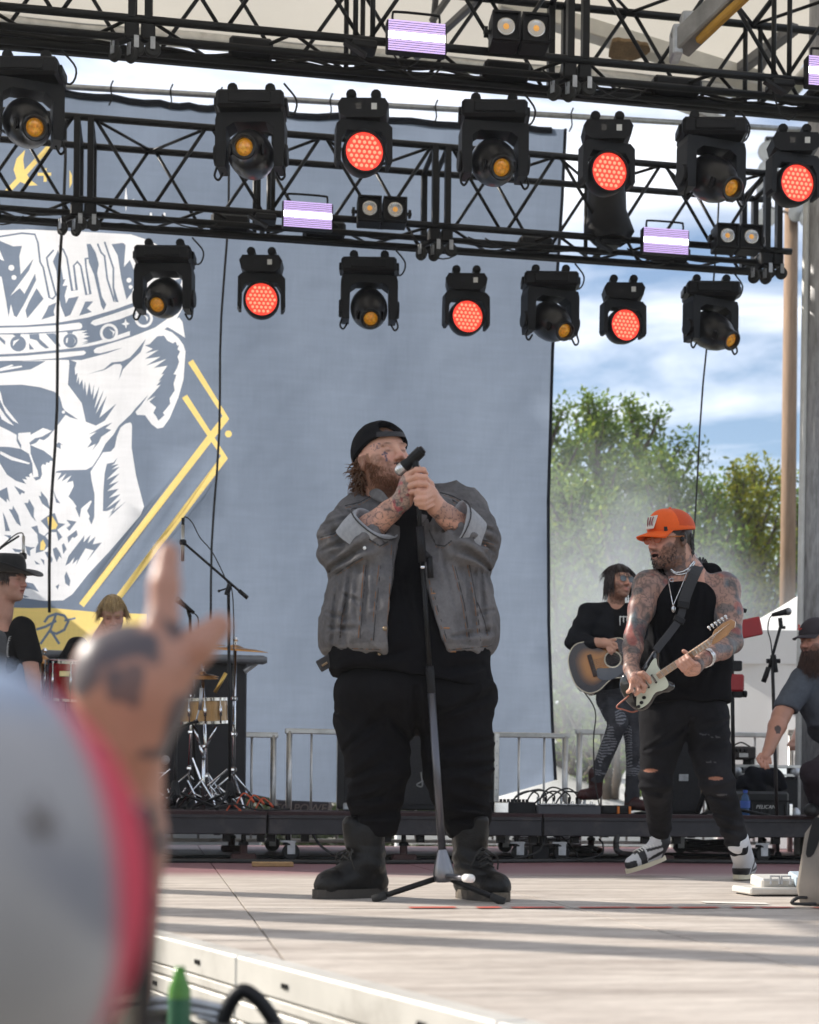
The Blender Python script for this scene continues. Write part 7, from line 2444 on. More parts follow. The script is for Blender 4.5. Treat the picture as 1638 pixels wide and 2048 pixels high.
TOL = mat('black_tolex', (.014, .014, .016), .75, var=.3, scale=60, bump=.4, bscale=160)
GRC = mat('grille_cloth', (.022, .022, .025), .9, var=.4, scale=120, bump=.3, bscale=300)
t, u0, u1, v, z0, z1 = boxthing('drum_desk', 'tall black console with rounded grey counter edge behind the drums', 'console', 60, 494, 1325, 1622, 11.75, .5, mat('matte_black_panel', (.017, .017, .021), .6, var=.2, scale=5))
b = MB(); a, c = K(300, 1312, 11.6), K(536, 1312, 11.6); uu0, uu1 = a.dot(UX) - .9, c.dot(UX)
b.tube([STG(uu0, v - .05, a.z), STG(uu1 - .03, v - .05, a.z), STG(uu1, v - .05, a.z)], [.035, .035, .022], 12); b.box(STG((uu0 + uu1) / 2 - .03, v + .2, a.z), (uu1 - uu0 - .1, .5, .05), SR); b.build('counter_edge', mat('grey_counter', (.16, .17, .19), .45, .3), t)
b = MB(); b.tube([STG(uu1 - .08, v - .02, a.z - .02), STG(u1 - .02, v - .02, a.z - .09)], .02, 8); b.build('counter_bracket', STEEL, t)
t, u0, u1, v, z0, z1 = boxthing('amplifier_cabinet', 'black amplifier cabinet standing behind the singer\'s legs', 'amplifier', 688, 986, 1466, 1619, 10.75, .45, TOL)
b = MB(); b.box(STG((u0 + u1) / 2, v - .006, (z0 + z1) / 2), (u1 - u0 - .09, .012, z1 - z0 - .08), SR, bev=.004); b.build('grille', GRC, t)
for (u, z) in ((u0 + .02, z0 + .02), (u1 - .02, z0 + .02), (u0 + .02, z1 - .02), (u1 - .02, z1 - .02)):
 b = MB(); b.box(STG(u, v - .004, z), (.055, .03, .055), SR, bev=.01); b.build('corner', STEEL, t)
lg = MB(); q = K(842, 1558, 10.73); lg.tube(spline([q + UZ * .05, q + UX * .01 - UZ * .05, q - UX * .03 - UZ * .04, q + UX * .05 + UZ * .0, q + UX * .06 - UZ * .03, q + UX * .09 + UZ * .05, q + UX * .08 - UZ * .03, q + UX * .11 + UZ * .05, q + UX * .11 - UZ * .04, q + UX * .17, q + UX * .16 - UZ * .11, q + UX * .12 - UZ * .1], 5), .006, 5); lg.build('script_emblem', mat('faded_silver', (.22, .22, .22), .6), t, smooth=True)
t, u0, u1, v, z0, z1 = boxthing('flight_case', 'upright black flight case with riveted aluminium edge beside the amplifier', 'flight case', 952, 997, 1466, 1620, 10.72, .4, TOL)
b = MB(); b.box(STG(u1 - .014, v - .004, (z0 + z1) / 2), (.035, .03, z1 - z0), SR, bev=.004); b.build('edge_strip', ALU, t)
for k in range(6):
 b = MB(); b.lathe([(.006, 0), (.004, .004), (0, .005)], STG(u1 - .014, v - .02, z0 + .06 + k * (z1 - z0 - .12) / 5), -UY, 8); b.build('rivet', STEEL, t)
t, u0, u1, v, z0, z1 = boxthing('effects_board', 'black effects case with steel corner and a row of knobs', 'effects pedal', 988, 1072, 1604, 1627, 10.0, .3, BLKP, bev=.006, part='case')
b = MB(); b.box(STG(u0 + .05, v - .006, (z0 + z1) / 2), (.10, .016, z1 - z0 - .004), SR, bev=.006); b.build('corner_plate', CHR, t)
for k in range(8):
 b = MB(); b.lathe([(.011, 0), (.010, .018), (0, .018)], STG(u0 + .06 + k * .026, v + .06, z1), UZ, 10); b.build('knob', BLK, t)
t, u0, u1, v, z0, z1 = boxthing('pedalboard', 'long black pedalboard with steel stomp switches and looping cables', 'pedalboard', 1076, 1202, 1611, 1629, 9.95, .32, mat('dark_grey_board', (.06, .06, .07), .5), bev=.006, part='case')
for k in range(6):
 b = MB(); b.box(STG(u0 + .04 + k * .066, v + .02, z1 + .004), (.058, .07, .012), SR, bev=.004); b.build('pedal_plate', STEEL, t)
 b = MB(); b.lathe([(.010, 0), (.010, .014), (.006, .018), (0, .018)], STG(u0 + .04 + k * .066, v + .0, z1 + .008), UZ, 10); b.build('stomp_switch', CHR, t)
r = random.Random(4)
for k in range(7):
 ua = u0 + .05 + k * .055
 b = MB(); b.tube(spline([STG(ua, v + .2, z1), STG(ua, v + .2, z1 + .07), STG(ua - .05 - r.uniform(0, .08), v + .2, z1 + r.uniform(.09, .13)), STG(ua - .14 - r.uniform(0, .1), v + .12, z1 + .05), STG(ua - .2 - r.uniform(0, .1), v + .1, z0 + .005)], 5), .006, 6); b.build('patch_cable', CABLE, t, smooth=True)
 b = MB(); b.tube([STG(ua, v + .2, z1), STG(ua, v + .2, z1 + .055)], .009, 8); b.build('jack_plug', BLK if k % 3 else STEEL, t)
t, u0, u1, v, z0, z1 = boxthing('pedal_box', 'black pedal box with orange end caps by the acoustic player\'s boot', 'effects pedal', 1204, 1262, 1611, 1629, 10.05, .25, BLKP, part='case')
for k in (.55, .95):
 b = MB(); b.box(STG(u0 + (u1 - u0) * k, v - .006, (z0 + z1) / 2), (.014, .02, .05), SR); b.build('end_cap', mat('orange_plastic', (.6, .16, .02), .5), t)
t, u0, u1, v, z0, z1 = boxthing('speaker_cabinet', 'tall black speaker cabinet behind the orange-capped guitarist\'s legs', 'speaker', 1338, 1404, 1455, 1628, 10.6, .4, TOL)
b = MB(); b.box(STG((u0 + u1) / 2, v - .006, (z0 + z1) / 2), (u1 - u0 - .05, .012, z1 - z0 - .05), SR); b.build('grille', GRC, t)
b = MB(); b.box(STG((u0 + u1) / 2 - .02, v - .014, z0 + (z1 - z0) * .42), (.07, .012, .05), SR); b.build('handle', STEEL, t)
t, u0, u1, v, z0, z1 = boxthing('flight_case', 'wide black flight case with aluminium lid rim under the amp head', 'flight case', 1464, 1598, 1531, 1640, 10.75, .5, TOL, part='shell')
for z in (z1 - .01, z1 - .075):
 b = MB(); b.box(STG((u0 + u1) / 2, v - .005, z), (u1 - u0 + .01, .03, .022), SR, bev=.003); b.build('rim', ALU, t)
for (u, z) in ((u0 + .03, z1 - .05), (u1 - .03, z1 - .05), (u0 + .03, z0 + .05), (u1 - .03, z0 + .05)):
 b = MB(); b.ball(STG(u, v, z), (.045, .03, .05), 10, 6); b.build('ball_corner', STEEL, t, smooth=True)
for u in (u0 + .12, u1 - .14):
 b = MB(); b.box(STG(u, v - .012, z1 - .055), (.08, .016, .075), SR, bev=.006); b.build('latch', CHR, t)
t, u0, u1, v, z0, z1 = boxthing('amp_head', 'small brown-black amp head with three knobs on the flight case', 'amplifier', 1461, 1513, 1493, 1518, 10.7, .22, mat('amp_brown', (.03, .024, .022), .6), part='chassis')
for k in range(3):
 b = MB(); b.lathe([(.011, 0), (.009, .018), (0, .018)], STG(u0 + .05 + k * .032, v, z1 - .032), -UY, 10); b.build('knob', BLK, t)
b = MB(); b.box(STG((u0 + u1) / 2, v - .003, z0 + .03), (.07, .004, .03), SR); b.build('name_plate', ALU, t)
for u in (u0 + .02, u1 - .02):
 b = MB(); b.box(STG(u, v + .1, z0 - .018), (.03, .15, .036), SR); b.build('foot', RUB, t)
b = MB(); b.tube(spline([STG(u0 + .03, v + .05, z1), STG((u0 + u1) / 2, v + .05, z1 + .03), STG(u1 - .03, v + .05, z1)], 5), .006, 6); b.build('handle', CABLE, t, smooth=True)
t, u0, u1, v, z0, z1 = boxthing('equipment_case', 'black hard equipment case with white lettering on the riser', 'equipment case', 1494, 1580, 1583, 1642, 10.35, .3, mat('case_polymer', (.016, .017, .019), .55, var=.2, scale=8), bev=.02, part='shell')
for k in range(5):
 b = MB(); b.box(STG(u0 + .03 + k * (u1 - u0 - .06) / 4, v - .005, z0 + .07), (.018, .016, .11), SR, bev=.004); b.build('rib', MATS['case_polymer'], t)
b = MB(); b.box(STG((u0 + u1) / 2, v - .008, z1 - .07), (u1 - u0 + .01, .02, .012), SR); b.build('lid_seam', BLK, t)
text_mesh('PELICAN', .038, STG((u0 + u1) / 2 - .03, v - .022, z1 - .125), UX, UZ, 'lettering', WHT, t, .001, shear=.2)
for k in range(2):
 b = MB(); b.box(STG(u1 + .02, v + .05 + k * .1, z0 + .08), (.03, .05, .09), SR, bev=.005); b.build('latch', CHR if k == 0 else BLK, t)
lo, hi = K(1470, 1600, 10.5), K(1570, 1535, 11.0)
jt = SDF((lo.x - .05, lo.y - .3, lo.z), (hi.x + .1, hi.y + .1, hi.z + .1), .009)
for (a, c, r1_, r2_) in (((1480, 1568), (1510, 1552), .05, .06), ((1505, 1552), (1550, 1556), .065, .055), ((1550, 1556), (1562, 1572), .05, .04), ((1490, 1565), (1520, 1575), .05, .05)):
 jt.cone(K(*a, 10.52), K(*c, 10.52), r1_, r2_, .03)
jt.disp(lambda x, y, z: .012 * vnoise(x * 14, y * 14, z * 14) + .006 * np.sin(x * 60 + z * 40))
o = jt.build('crumpled_jacket', BLKC, None, const((.012, .013, .018))); tag(o, 'crumpled black jacket thrown over the flight case', 'jacket')
q = K(1490, 1634, 10.3)
t = thing('water_bottle', 'blue capped clear water bottle standing by the hard case', 'bottle', q)
b = MB(); b.lathe([(0, 0), (.03, 0), (.033, .01), (.033, .05), (.030, .06), (.033, .07), (.033, .12), (.024, .15), (.014, .165), (.013, .175)], q, UZ, 18); b.build('bottle', mat('blue_pet', (.10, .25, .60), .08, var=.1, trm=.6, ior=1.33), t, smooth=True)
b = MB(); b.lathe([(.036, 0), (.036, .05)], q + UZ * .065, UZ, 18); b.build('label', mat('bottle_label', (.06, .14, .5), .4), t, smooth=True)
b = MB(); b.lathe([(.016, 0), (.016, .02), (0, .02)], q + UZ * .172, UZ, 14); b.build('cap', mat('blue_cap', (.03, .10, .5), .4), t)
t = thing('instrument_stand', 'black cross-legged instrument stand with red pads behind the guitarist', 'stand', K(1440, 1640, 10.1))
for (a, c, r_) in (((1372, 1455), (1425, 1625), .026), ((1455, 1455), (1395, 1625), .02), ((1400, 1632), (1440, 1612), .012), ((1440, 1612), (1540, 1632), .012), ((1463, 1250), (1468, 1632), .014)):
 b = MB(); p0, p1 = K(*a, 10.1), K(*c, 10.1); b.tube([p0, p1], r_, 8); b.build('strut', BLK, t, smooth=True)
for (px, py) in ((1389, 1512), (1397, 1537)):
 b = MB(); q = K(px, py, 10.06); b.box(q, (.035, .01, .05), SR @ Matrix.Rotation(-.3, 3, 'Y')); b.build('sticker', WHT, t)
REDP = mat('red_pad', (.30, .008, .012), .4, var=.15)
b = MB(); q = K(1488, 1258, 10.1); b.box(q, (.24, .07, .13), SR @ Matrix.Rotation(-.22, 3, 'Y'), bev=.008); b.build('upper_pad', REDP, t)
b = MB(); q = K(1470, 1366, 10.05); b.box(q, (.115, .07, .12), SR, bev=.012); b.build('lower_pad', REDP, t)
b = MB(); b.tube([K(1478, 1218, 10.1), K(1492, 1222, 10.1)], .016, 8); b.tube([K(1466, 1300, 10.1), K(1480, 1285, 10.1)], .018, 8); b.build('upper_clamp', BLK, t)
b = MB(); b.box(K(1468, 1332, 10.08), (.10, .06, .07), SR, bev=.006); b.build('mid_clamp', BLKP, t)
b = MB(); b.tube([K(1455, 1387, 10.08), K(1490, 1387, 10.08)], .013, 8); b.box(K(1474, 1388, 10.06), (.07, .05, .05), SR, bev=.006); b.lathe([(.0, -.01), (.024, -.01), (.024, .012), (0, .012)], K(1489, 1388, 10.04), UX, 12); b.build('knob_clamp', BLK, t)
# ---------------------------------------------------------------- microphone stands
MS = mat('mic_grille_dark', (.22, .22, .23), .4, .8, var=.5, scale=250)
def vocal_mic(t, head, tail, r_=.024):
 head, tail = Vector(head), Vector(tail); ax_ = (tail - head).normalized(); L_ = (tail - head).length
 b = MB(); b.ball(head, (r_, r_, r_ * 1.05), 14, 9); b.build('mic_grille', MS, t, smooth=True)
 b = MB(); b.tube([head + ax_ * r_ * .6, head + ax_ * r_ * 1.1, tail], [r_ * .95, r_ * .82, r_ * .5], 12); b.build('mic_handle', BLKP, t, smooth=True)
bq = G(1556, 1722)
t = thing('microphone_stand', 'black round-base microphone stand with angled boom in front of the bearded stagehand', 'microphone stand', bq)
d_ = bq.y
b = MB(); b.lathe([(0, .0), (.125, .0), (.125, .012), (.11, .022), (.03, .03), (.018, .06), (0, .06)], bq + UZ * .002, UZ, 26); b.build('base', BLK, t, auto=40)
jn = W(1545, 1330, d_)
b = MB(); b.tube([bq + UZ * .03, jn], .0125, 10); b.build('pole', mat('brown_black_tube', (.028, .020, .020), .4), t, smooth=True)
b = MB(); b.tube([W(1551, 1345, d_), W(1546, 1310, d_)], .02, 10); b.tube([W(1533, 1322, d_), W(1560, 1322, d_)], .016, 8); b.build('clutch', BLKP, t)
b = MB(); b.tube([W(1533, 1355, d_ - .02), W(1562, 1250, d_ - .02)], .011, 8); b.build('boom', BLK, t, smooth=True)
b = MB(); b.tube([W(1527, 1364, d_ - .02), W(1537, 1335, d_ - .02)], .018, 10); b.build('counterweight', BLKP, t, smooth=True)
b = MB(); b.tube([W(1562, 1252, d_ - .02), W(1560, 1236, d_ - .02)], .015, 8); b.box(W(1566, 1255, d_ - .02), (.03, .02, .02)); b.build('mic_clip', BLK, t)
vocal_mic(t, W(1576, 1223, d_ - .02), W(1544, 1230, d_ - .02), .026)
b = MB(); b.tube(spline([W(1544, 1230, d_ - .02), W(1538, 1240, d_ - .02), W(1536, 1262, d_ - .02), W(1543, 1295, d_ - .03), W(1548, 1400, d_ - .03), W(1552, 1600, d_ - .03)], 6), .0045, 6); b.build('cable', CABLE, t, smooth=True)
bq = K(1300, 1632, 10.2); bq.z = RZ
t = thing('microphone_stand', 'black boom microphone stand reaching to the acoustic player\'s mouth', 'microphone stand', bq)
d_ = bq.y
b = MB(); b.lathe([(0, 0), (.11, 0), (.11, .012), (.02, .03), (0, .03)], bq, UZ, 20); b.build('base', BLK, t)
b = MB(); b.tube([bq, W(1300, 1260, d_)], .012, 8); b.build('pole', BLK, t)
b = MB(); b.tube([W(1310, 1275, d_), W(1268, 1182, d_)], .010, 8); b.build('boom', BLK, t)
vocal_mic(t, W(1252, 1174, d_ - .02), W(1284, 1184, d_ - .02), .026)
def tripod_stand(name, label, base_px, base_py, top_px, top_py, d, z0=RZ, spread=.3, rr_=.011, m=BLK):
 bq = W(base_px, base_py, d); bq.z = z0
 t = thing(name, label, 'microphone stand', bq)
 hub = bq + UZ * .13
 top_ = W(top_px, top_py, d)
 b = MB(); b.tube([bq + UZ * .03, top_], rr_, 10); b.build('pole', m, t, smooth=True)
 b = MB(); b.lathe([(.014, .10), (.022, .09), (.038, .0), (.03, -.02), (0, -.02)], hub - UZ * .03, UZ, 12); b.build('hub', BLKP, t)
 for k in range(3):
  a = .4 + k * 2.094
  e_ = bq + Vector((math.cos(a) * spread, math.sin(a) * spread, .012))
  b = MB(); b.tube([hub, e_], .010, 8); b.build('leg', m, t, smooth=True)
  b = MB(); b.tube([e_ - (e_ - hub).normalized() * .04, e_], .014, 8); b.build('foot', RUB, t)
 return t, top_
t, tp2 = tripod_stand('microphone_stand', 'black boom stand holding a slim silver overhead microphone by the drums', 460, 1612, 457, 1178, 10.25, spread=.36)
d_ = 10.22
b = MB(); b.tube([W(368, 1086, d_), W(495, 1196, d_)], .0085, 8); b.build('boom', BLK, t, smooth=True)
b = MB(); b.tube([W(478, 1181, d_), W(495, 1196, d_)], .014, 8); b.build('counterweight', BLKP, t, smooth=True)
b = MB(); b.tube([W(453, 1190, d_), W(460, 1168, d_)], .018, 8); b.tube([W(438, 1182, d_), W(456, 1176, d_)], .006, 6); b.ball(W(438, 1182, d_), .010, 8, 6); b.build('clutch', BLKP, t)
b = MB(); b.tube([W(366, 1050, d_), W(365, 1122, d_)], .0125, 12); b.build('pencil_mic', mat('nickel', (.45, .44, .42), .3, .9), t, smooth=True)
b = MB(); b.box(W(366, 1085, d_), (.045, .04, .04), bev=.008); b.build('mic_mount', BLKP, t)
b = MB(); b.tube([W(366, 1036, d_), W(366, 1052, d_)], .011, 8); b.build('mic_connector', BLKP, t)
b = MB(); b.tube(spline([W(366, 1038, d_), W(372, 1034, d_), W(385, 1046, d_), W(400, 1075, d_ - .02), W(425, 1105, d_), W(452, 1160, d_), W(466, 1200, d_), W(468, 1400, d_), W(470, 1600, d_)], 6), .0045, 6); b.build('cable', CABLE, t, smooth=True)
t, tp2 = tripod_stand('microphone_stand', 'black boom stand with slim overhead microphone behind the cowboy hat', -70, 1612, -70, 1150, 11.2, spread=.36)
b = MB(); b.tube([W(-110, 1180, 11.2), W(10, 1090, 11.2), W(38, 1072, 11.2)], .008, 8); b.build('boom', BLK, t, smooth=True)
b = MB(); b.tube([W(47, 1072, 11.2), W(47, 1120, 11.2)], .0115, 10); b.build('pencil_mic', MATS['nickel'], t, smooth=True)
b = MB(); b.box(W(46, 1112, 11.2), (.05, .04, .045), bev=.006); b.build('mic_mount', BLKP, t)
b = MB(); b.tube(spline([W(47, 1073, 11.2), W(44, 1066, 11.2), W(30, 1070, 11.2), W(0, 1095, 11.2)], 5), .005, 6); b.build('cable', CABLE, t, smooth=True)
t, tp2 = tripod_stand('microphone_stand', 'black microphone stand angled towards the blond drummer', 392, 1612, 380, 1232, 10.9, spread=.3)
vocal_mic(t, W(355, 1200, 10.85), W(388, 1226, 10.85), .024)
b = MB(); b.tube([W(380, 1234, 10.87), W(376, 1218, 10.86)], .014, 8); b.build('mic_clip', BLK, t)
b = MB(); b.tube(spline([W(388, 1226, 10.85), W(396, 1236, 10.85), W(397, 1260, 10.86), W(394, 1320, 10.87)], 5), .005, 6); b.build('cable', CABLE, t, smooth=True)
t, tp2 = tripod_stand('microphone_stand', 'short black stand with boom reaching to the snare drum', 350, 1614, 352, 1466, 10.1, spread=.3)
b = MB(); b.tube([W(300, 1475, 10.08), W(395, 1442, 10.05)], .010, 8); b.build('boom', BLK, t, smooth=True)
b = MB(); b.tube([W(388, 1446, 10.05), W(396, 1441, 10.05)], .016, 8); b.build('boom_end', BLKP, t)
b = MB(); b.tube(spline([W(392, 1442, 10.03), W(398, 1420, 10.03), W(402, 1398, 10.03)], 4), .006, 6); b.tube([W(400, 1420, 10.03), W(403, 1376, 10.03)], .012, 10); b.build('snare_mic', STEEL, t, smooth=True)
# ---------------------------------------------------------------- drum kit
kit = thing('drum_kit', 'drum kit with red tom, wooden snare, bronze cymbals and chrome stands', 'drum kit', W(280, 1622, 10.7))
BRZ = mat('bronze_cymbal', (.50, .24, .08), .28, .95, var=.2, scale=30)
def drum(px, py0, py1, w_px, d, m, tilt, nm, lugs=8, parent=kit):
 a, c = W(px, py1, d), W(px, py0, d)
 R_d = w_px / 2 * d / F
 ax_ = (c - a).normalized(); ax_ = (ax_ + Vector(tilt)).normalized(); H_d = (c - a).length
 b = MB(); b.lathe([(R_d, .0), (R_d, H_d)], a, ax_, 30); sh = b.build(nm, m, parent, smooth=True)
 for h_ in (-.004, H_d - .016):
  b = MB(); b.lathe([(R_d + .002, h_), (R_d + .010, h_), (R_d + .010, h_ + .02), (R_d + .002, h_ + .02)], a, ax_, 30); b.build('hoop', CHR, sh, auto=40)
 b = MB(); b.lathe([(R_d, H_d - .004), (0, H_d - .004)], a, ax_, 30); b.build('drum_head', WHT, sh)
 x_, y_, _ = frame_z(ax_)
 for k in range(lugs):
  t_ = 2 * math.pi * (k + .3) / lugs; rad = x_ * math.cos(t_) + y_ * math.sin(t_)
  b = MB(); q = a + rad * (R_d + .012)
  b.tube([q, q + ax_ * H_d], .005, 6); b.tube([q + ax_ * H_d * .3, q + ax_ * H_d * .7], .011, 8); b.build('lug', CHR, sh, smooth=True)
 return sh, a, ax_, H_d, R_d
sh, a, ax_, H_d, R_d = drum(140, 1322, 1400, 92, 10.8, mat('red_lacquer', (.30, .008, .012), .12, var=.15, coat=1, scale=6, stretch=(20, 20, 1)), (.05, -.12, 0), 'tom_shell')
b = MB(); q = a + ax_ * H_d * .62 + Vector((0, -R_d - .008, 0)); b.box(q, (.08, .006, .04), bev=.004); b.build('badge', mat('gold_badge', (.55, .45, .22), .3, .7), sh)
drum(130, 1400, 1500, 110, 10.9, MATS['red_lacquer'], (0, 0, 0), 'floor_tom_shell')
drum(408, 1397, 1446, 98, 10.5, mat('maple_shell', (.45, .26, .10), .25, var=.25, scale=10, coat=.8, stretch=(14, 14, 1)), (-.02, -.08, 0), 'snare_shell', 10)
def cymbal(px, py, w_px, d, tilt):
 c = W(px, py, d); R_c = w_px / 2 * d / F
 ax_ = Vector((tilt[0], tilt[1], 1)).normalized()
 b = MB(); b.lathe([(.0, .028), (.02, .026), (R_c * .22, .014), (R_c * .25, .008), (R_c * .6, .003), (R_c, -.012), (R_c * .98, -.014), (R_c * .5, .0), (.01, .01)], c, ax_, 36); o = b.build('cymbal', BRZ, kit, smooth=True)
 b = MB(); b.tube([c + ax_ * .01, c + ax_ * .055], .009, 8); b.lathe([(.0, .05), (.016, .05), (.02, .065), (.014, .08), (0, .085)], c, ax_, 10); b.build('wing_nut', CHR, o)
 return c
def chrome_stand(c, base_px, base_py, d, sp_=.3):
 bq = W(base_px, base_py, d); bq.z = RZ
 b = MB(); b.tube([bq + UZ * .05, c], .0125, 10); b.build('stand_tube', CHR, kit, smooth=True)
 for k in range(3):
  b = MB(); tt = .25 + .22 * k; q = bq.lerp(c, tt); b.box(q, (.045, .045, .03), bev=.008); b.build('stand_clamp', CHR, kit)
 for k in range(3):
  a_ = .9 + k * 2.094; e_ = bq + Vector((math.cos(a_) * sp_, math.sin(a_) * sp_, .012)); k1 = bq.lerp(c, .0) + UZ * .26
  b = MB(); b.tube([k1, e_], .008, 6); b.build('stand_leg', CHR, kit, smooth=True)
  b = MB(); b.tube([bq + UZ * .07, k1.lerp(e_, .55)], .006, 6); b.build('stand_brace', CHR, kit, smooth=True)
c1 = cymbal(388, 1290, 128, 11.0, (-.05, -.10)); chrome_stand(c1, 376, 1615, 11.0)
c2 = cymbal(470, 1297, 136, 10.7, (.06, -.10)); chrome_stand(c2, 466, 1615, 10.7)
c3 = cymbal(85, 1318, 110, 10.95, (.28, -.12)); chrome_stand(c3, 80, 1615, 10.95)
c4 = cymbal(405, 1350, 66, 10.75, (0, -.12)); c5 = cymbal(405, 1354, 66, 10.75, (0, -.1)); chrome_stand(c4, 415, 1615, 10.75, .22)
for (px, py, qx, qy) in ((388, 1452, 400, 1492), (432, 1452, 412, 1495), (400, 1490, 408, 1520)):
 b = MB(); b.tube([W(px, py, 10.45), W(qx, qy, 10.48)], .010, 8); b.build('snare_basket', CHR, kit, smooth=True)
b = MB(); b.tube([W(407, 1500, 10.5), Vector((*W(407, 1600, 10.5)[:2], RZ))], .013, 8); b.build('snare_stand', CHR, kit, smooth=True)
for k, (px, py, qx, qy, w_) in enumerate(((305, 1568, 342, 1538, .06), (300, 1572, 340, 1600, .05), (415, 1572, 455, 1538, .06), (385, 1515, 402, 1560, .05), (402, 1560, 430, 1606, .045), (372, 1575, 350, 1610, .03), (390, 1590, 375, 1560, .03), (282, 1545, 300, 1600, .03), (430, 1585, 452, 1606, .035))):
 a_, c_ = W(px, py, 10.35 + .04 * (k % 3)), W(qx, qy, 10.35 + .04 * (k % 3))
 x_ = (c_ - a_).normalized(); y_ = Vector((0, 1, 0)); z_ = x_.cross(y_).normalized()
 b = MB(); b.box((a_ + c_) / 2, ((c_ - a_).length, w_ * .8, .012), Matrix((x_, z_.cross(x_), z_)).transposed(), bev=.005); b.build('pedal_plate', CHR, kit)
for k in range(7):
 r_ = random.Random(k); px, py = r_.uniform(290, 480), r_.uniform(1540, 1608)
 a_ = W(px, py, 10.3 + r_.uniform(0, .4)); c_ = a_ + Vector((r_.uniform(-.16, .16), r_.uniform(-.05, .05), r_.uniform(-.12, .2)))
 a_.z = max(a_.z, RZ + .01); c_.z = max(c_.z, RZ + .01)
 b = MB(); b.tube([a_, c_], r_.uniform(.005, .009), 6); b.build('pedal_rod', CHR, kit, smooth=True)
for (px, py, rr2) in ((330, 1520, .035), (300, 1420, .03)):
 b = MB(); b.ball(W(px, py, 10.6), rr2, 12, 8); b.build('beater', mat('grey_felt', (.35, .35, .36), .9), kit, smooth=True)
b = MB(); a_ = W(300, 1560, 10.9); b.lathe([(.02, 0), (.02, .30), (.17, .34), (.18, .37), (.17, .42), (0, .43)], Vector((R_(200, 1500).x, 11.2, RZ)), UZ, 20); b.build('throne', BLKP, kit, auto=50)
b = MB(); b.lathe([(.27, -.22), (.28, -.2), (.28, .2), (.27, .22), (0, .22)], Vector((W(225, 1540, 10.5).x, 10.75, RZ + .29)), UY, 30); b.lathe([(0, -.22), (.27, -.22)], Vector((W(225, 1540, 10.5).x, 10.75, RZ + .29)), UY, 30); b.build('bass_drum_shell', MATS['red_lacquer'], kit, auto=40)
b = MB(); b.tube([W(430, 1385, 10.2), W(452, 1346, 10.2)], .013, 10); b.build('gold_mic', mat('brass_mic', (.55, .36, .10), .3, .8), kit, smooth=True)
# ---------------------------------------------------------------- floor clutter under and on the risers
r = random.Random(8)
def coil(px, py, label, rad=.2, n_=7, m=CABLE):
 q = G(px, py); b = MB(); pts_ = []
 for i in range(n_ * 14):
  a = 2 * math.pi * i / 14; rr2 = rad * (1 + .18 * math.sin(i * .37)) + r.uniform(-.01, .01)
  pts_.append(Vector((q.x + math.cos(a) * rr2 * 1.25, q.y + math.sin(a) * rr2 * .8, .012 + .012 * (i / 14) + .008 * math.sin(a * 2 + i))))
 b.tube(pts_, .009, 6); tag(b.build('cable_coil', m, None, smooth=True), label, 'cable')
GCB = mat('grey_cable', (.10, .10, .11), .5)
coil(1092, 1701, 'grey coil of stage cable under the riser by the power brick', .19, 8, GCB); coil(1420, 1706, 'black coil of stage cable under the riser near the white sneaker', .2, 8); coil(1145, 1708, 'loose loop of cable next to the grey coil', .14, 4, GCB)
def run(path, z, rad, label, name='floor_cable', m=CABLE):
 pts_ = [G(px, py, .012) if zz is None else K(px, py, zz) for (px, py, zz) in path]
 b = MB(); b.tube(spline(pts_, 6), rad, 6); tag(b.build(name, m, None, smooth=True), label, 'cable')
run([(250, 1722, None), (450, 1722, None), (640, 1724, None), (860, 1724, None), (1060, 1722, None), (1250, 1721, None), (1400, 1723, None), (1620, 1725, None)], 0, .016, 'thick black cable trunk lying along the floor under the risers')
run([(260, 1716, None), (480, 1713, None), (700, 1717, None), (1000, 1714, None), (1200, 1715, None), (1330, 1708, None), (1620, 1716, None)], 0, .012, 'second black cable lying beside the floor trunk')
run([(625, 1668, 9.75), (640, 1690, 9.75), (665, 1708, 9.7), (690, 1716, None), (760, 1718, None)], 0, .009, 'black cable dropping from the riser beside the singer\'s boot')
run([(285, 1668, 9.75), (300, 1690, 9.7), (330, 1708, 9.65), (370, 1714, None)], 0, .006, 'thin cable curling down from the drum riser')
run([(1090, 1668, 9.8), (1080, 1700, 9.75), (1040, 1716, 9.7), (1000, 1720, None)], 0, .006, 'thin cable hanging below the riser by the grey coil')
run([(1098, 1668, 9.8), (1130, 1680, 9.8), (1150, 1670, 9.8)], 0, .005, 'short cable loop drooping from the riser fascia')
run([(1198, 1678, 9.8), (1206, 1690, 9.75), (1200, 1710, 9.7), (1150, 1722, None)], 0, .006, 'thin cable with inline switch under the acoustic player')
run([(1236, 1664, 9.75), (1232, 1690, 9.7), (1242, 1706, 9.65), (1290, 1712, None)], 0, .02, 'fat black hose bending onto the floor beside the sneaker')
run([(420, 1618, 10.0), (470, 1608, 9.95), (520, 1620, 9.9), (580, 1618, 9.9)], 0, .007, 'black cable trailing over the edge of the drum riser')
q = G(1078, 1722)
t = thing('power_brick', 'black square power brick with plug among the floor cables', 'power supply', q)
b = MB(); b.box(q + UZ * .055, (.12, .10, .105), SR, bev=.008); b.build('housing', BLKP, t)
b = MB(); b.box(q + UZ * .135, (.04, .04, .06), SR, bev=.006); b.tube(spline([q + UZ * .16, q + UZ * .2 + UX * .04, q + UZ * .17 + UX * .15, q + UX * .28 + UZ * .02], 5), .006, 6); b.build('plug', BLK, t)
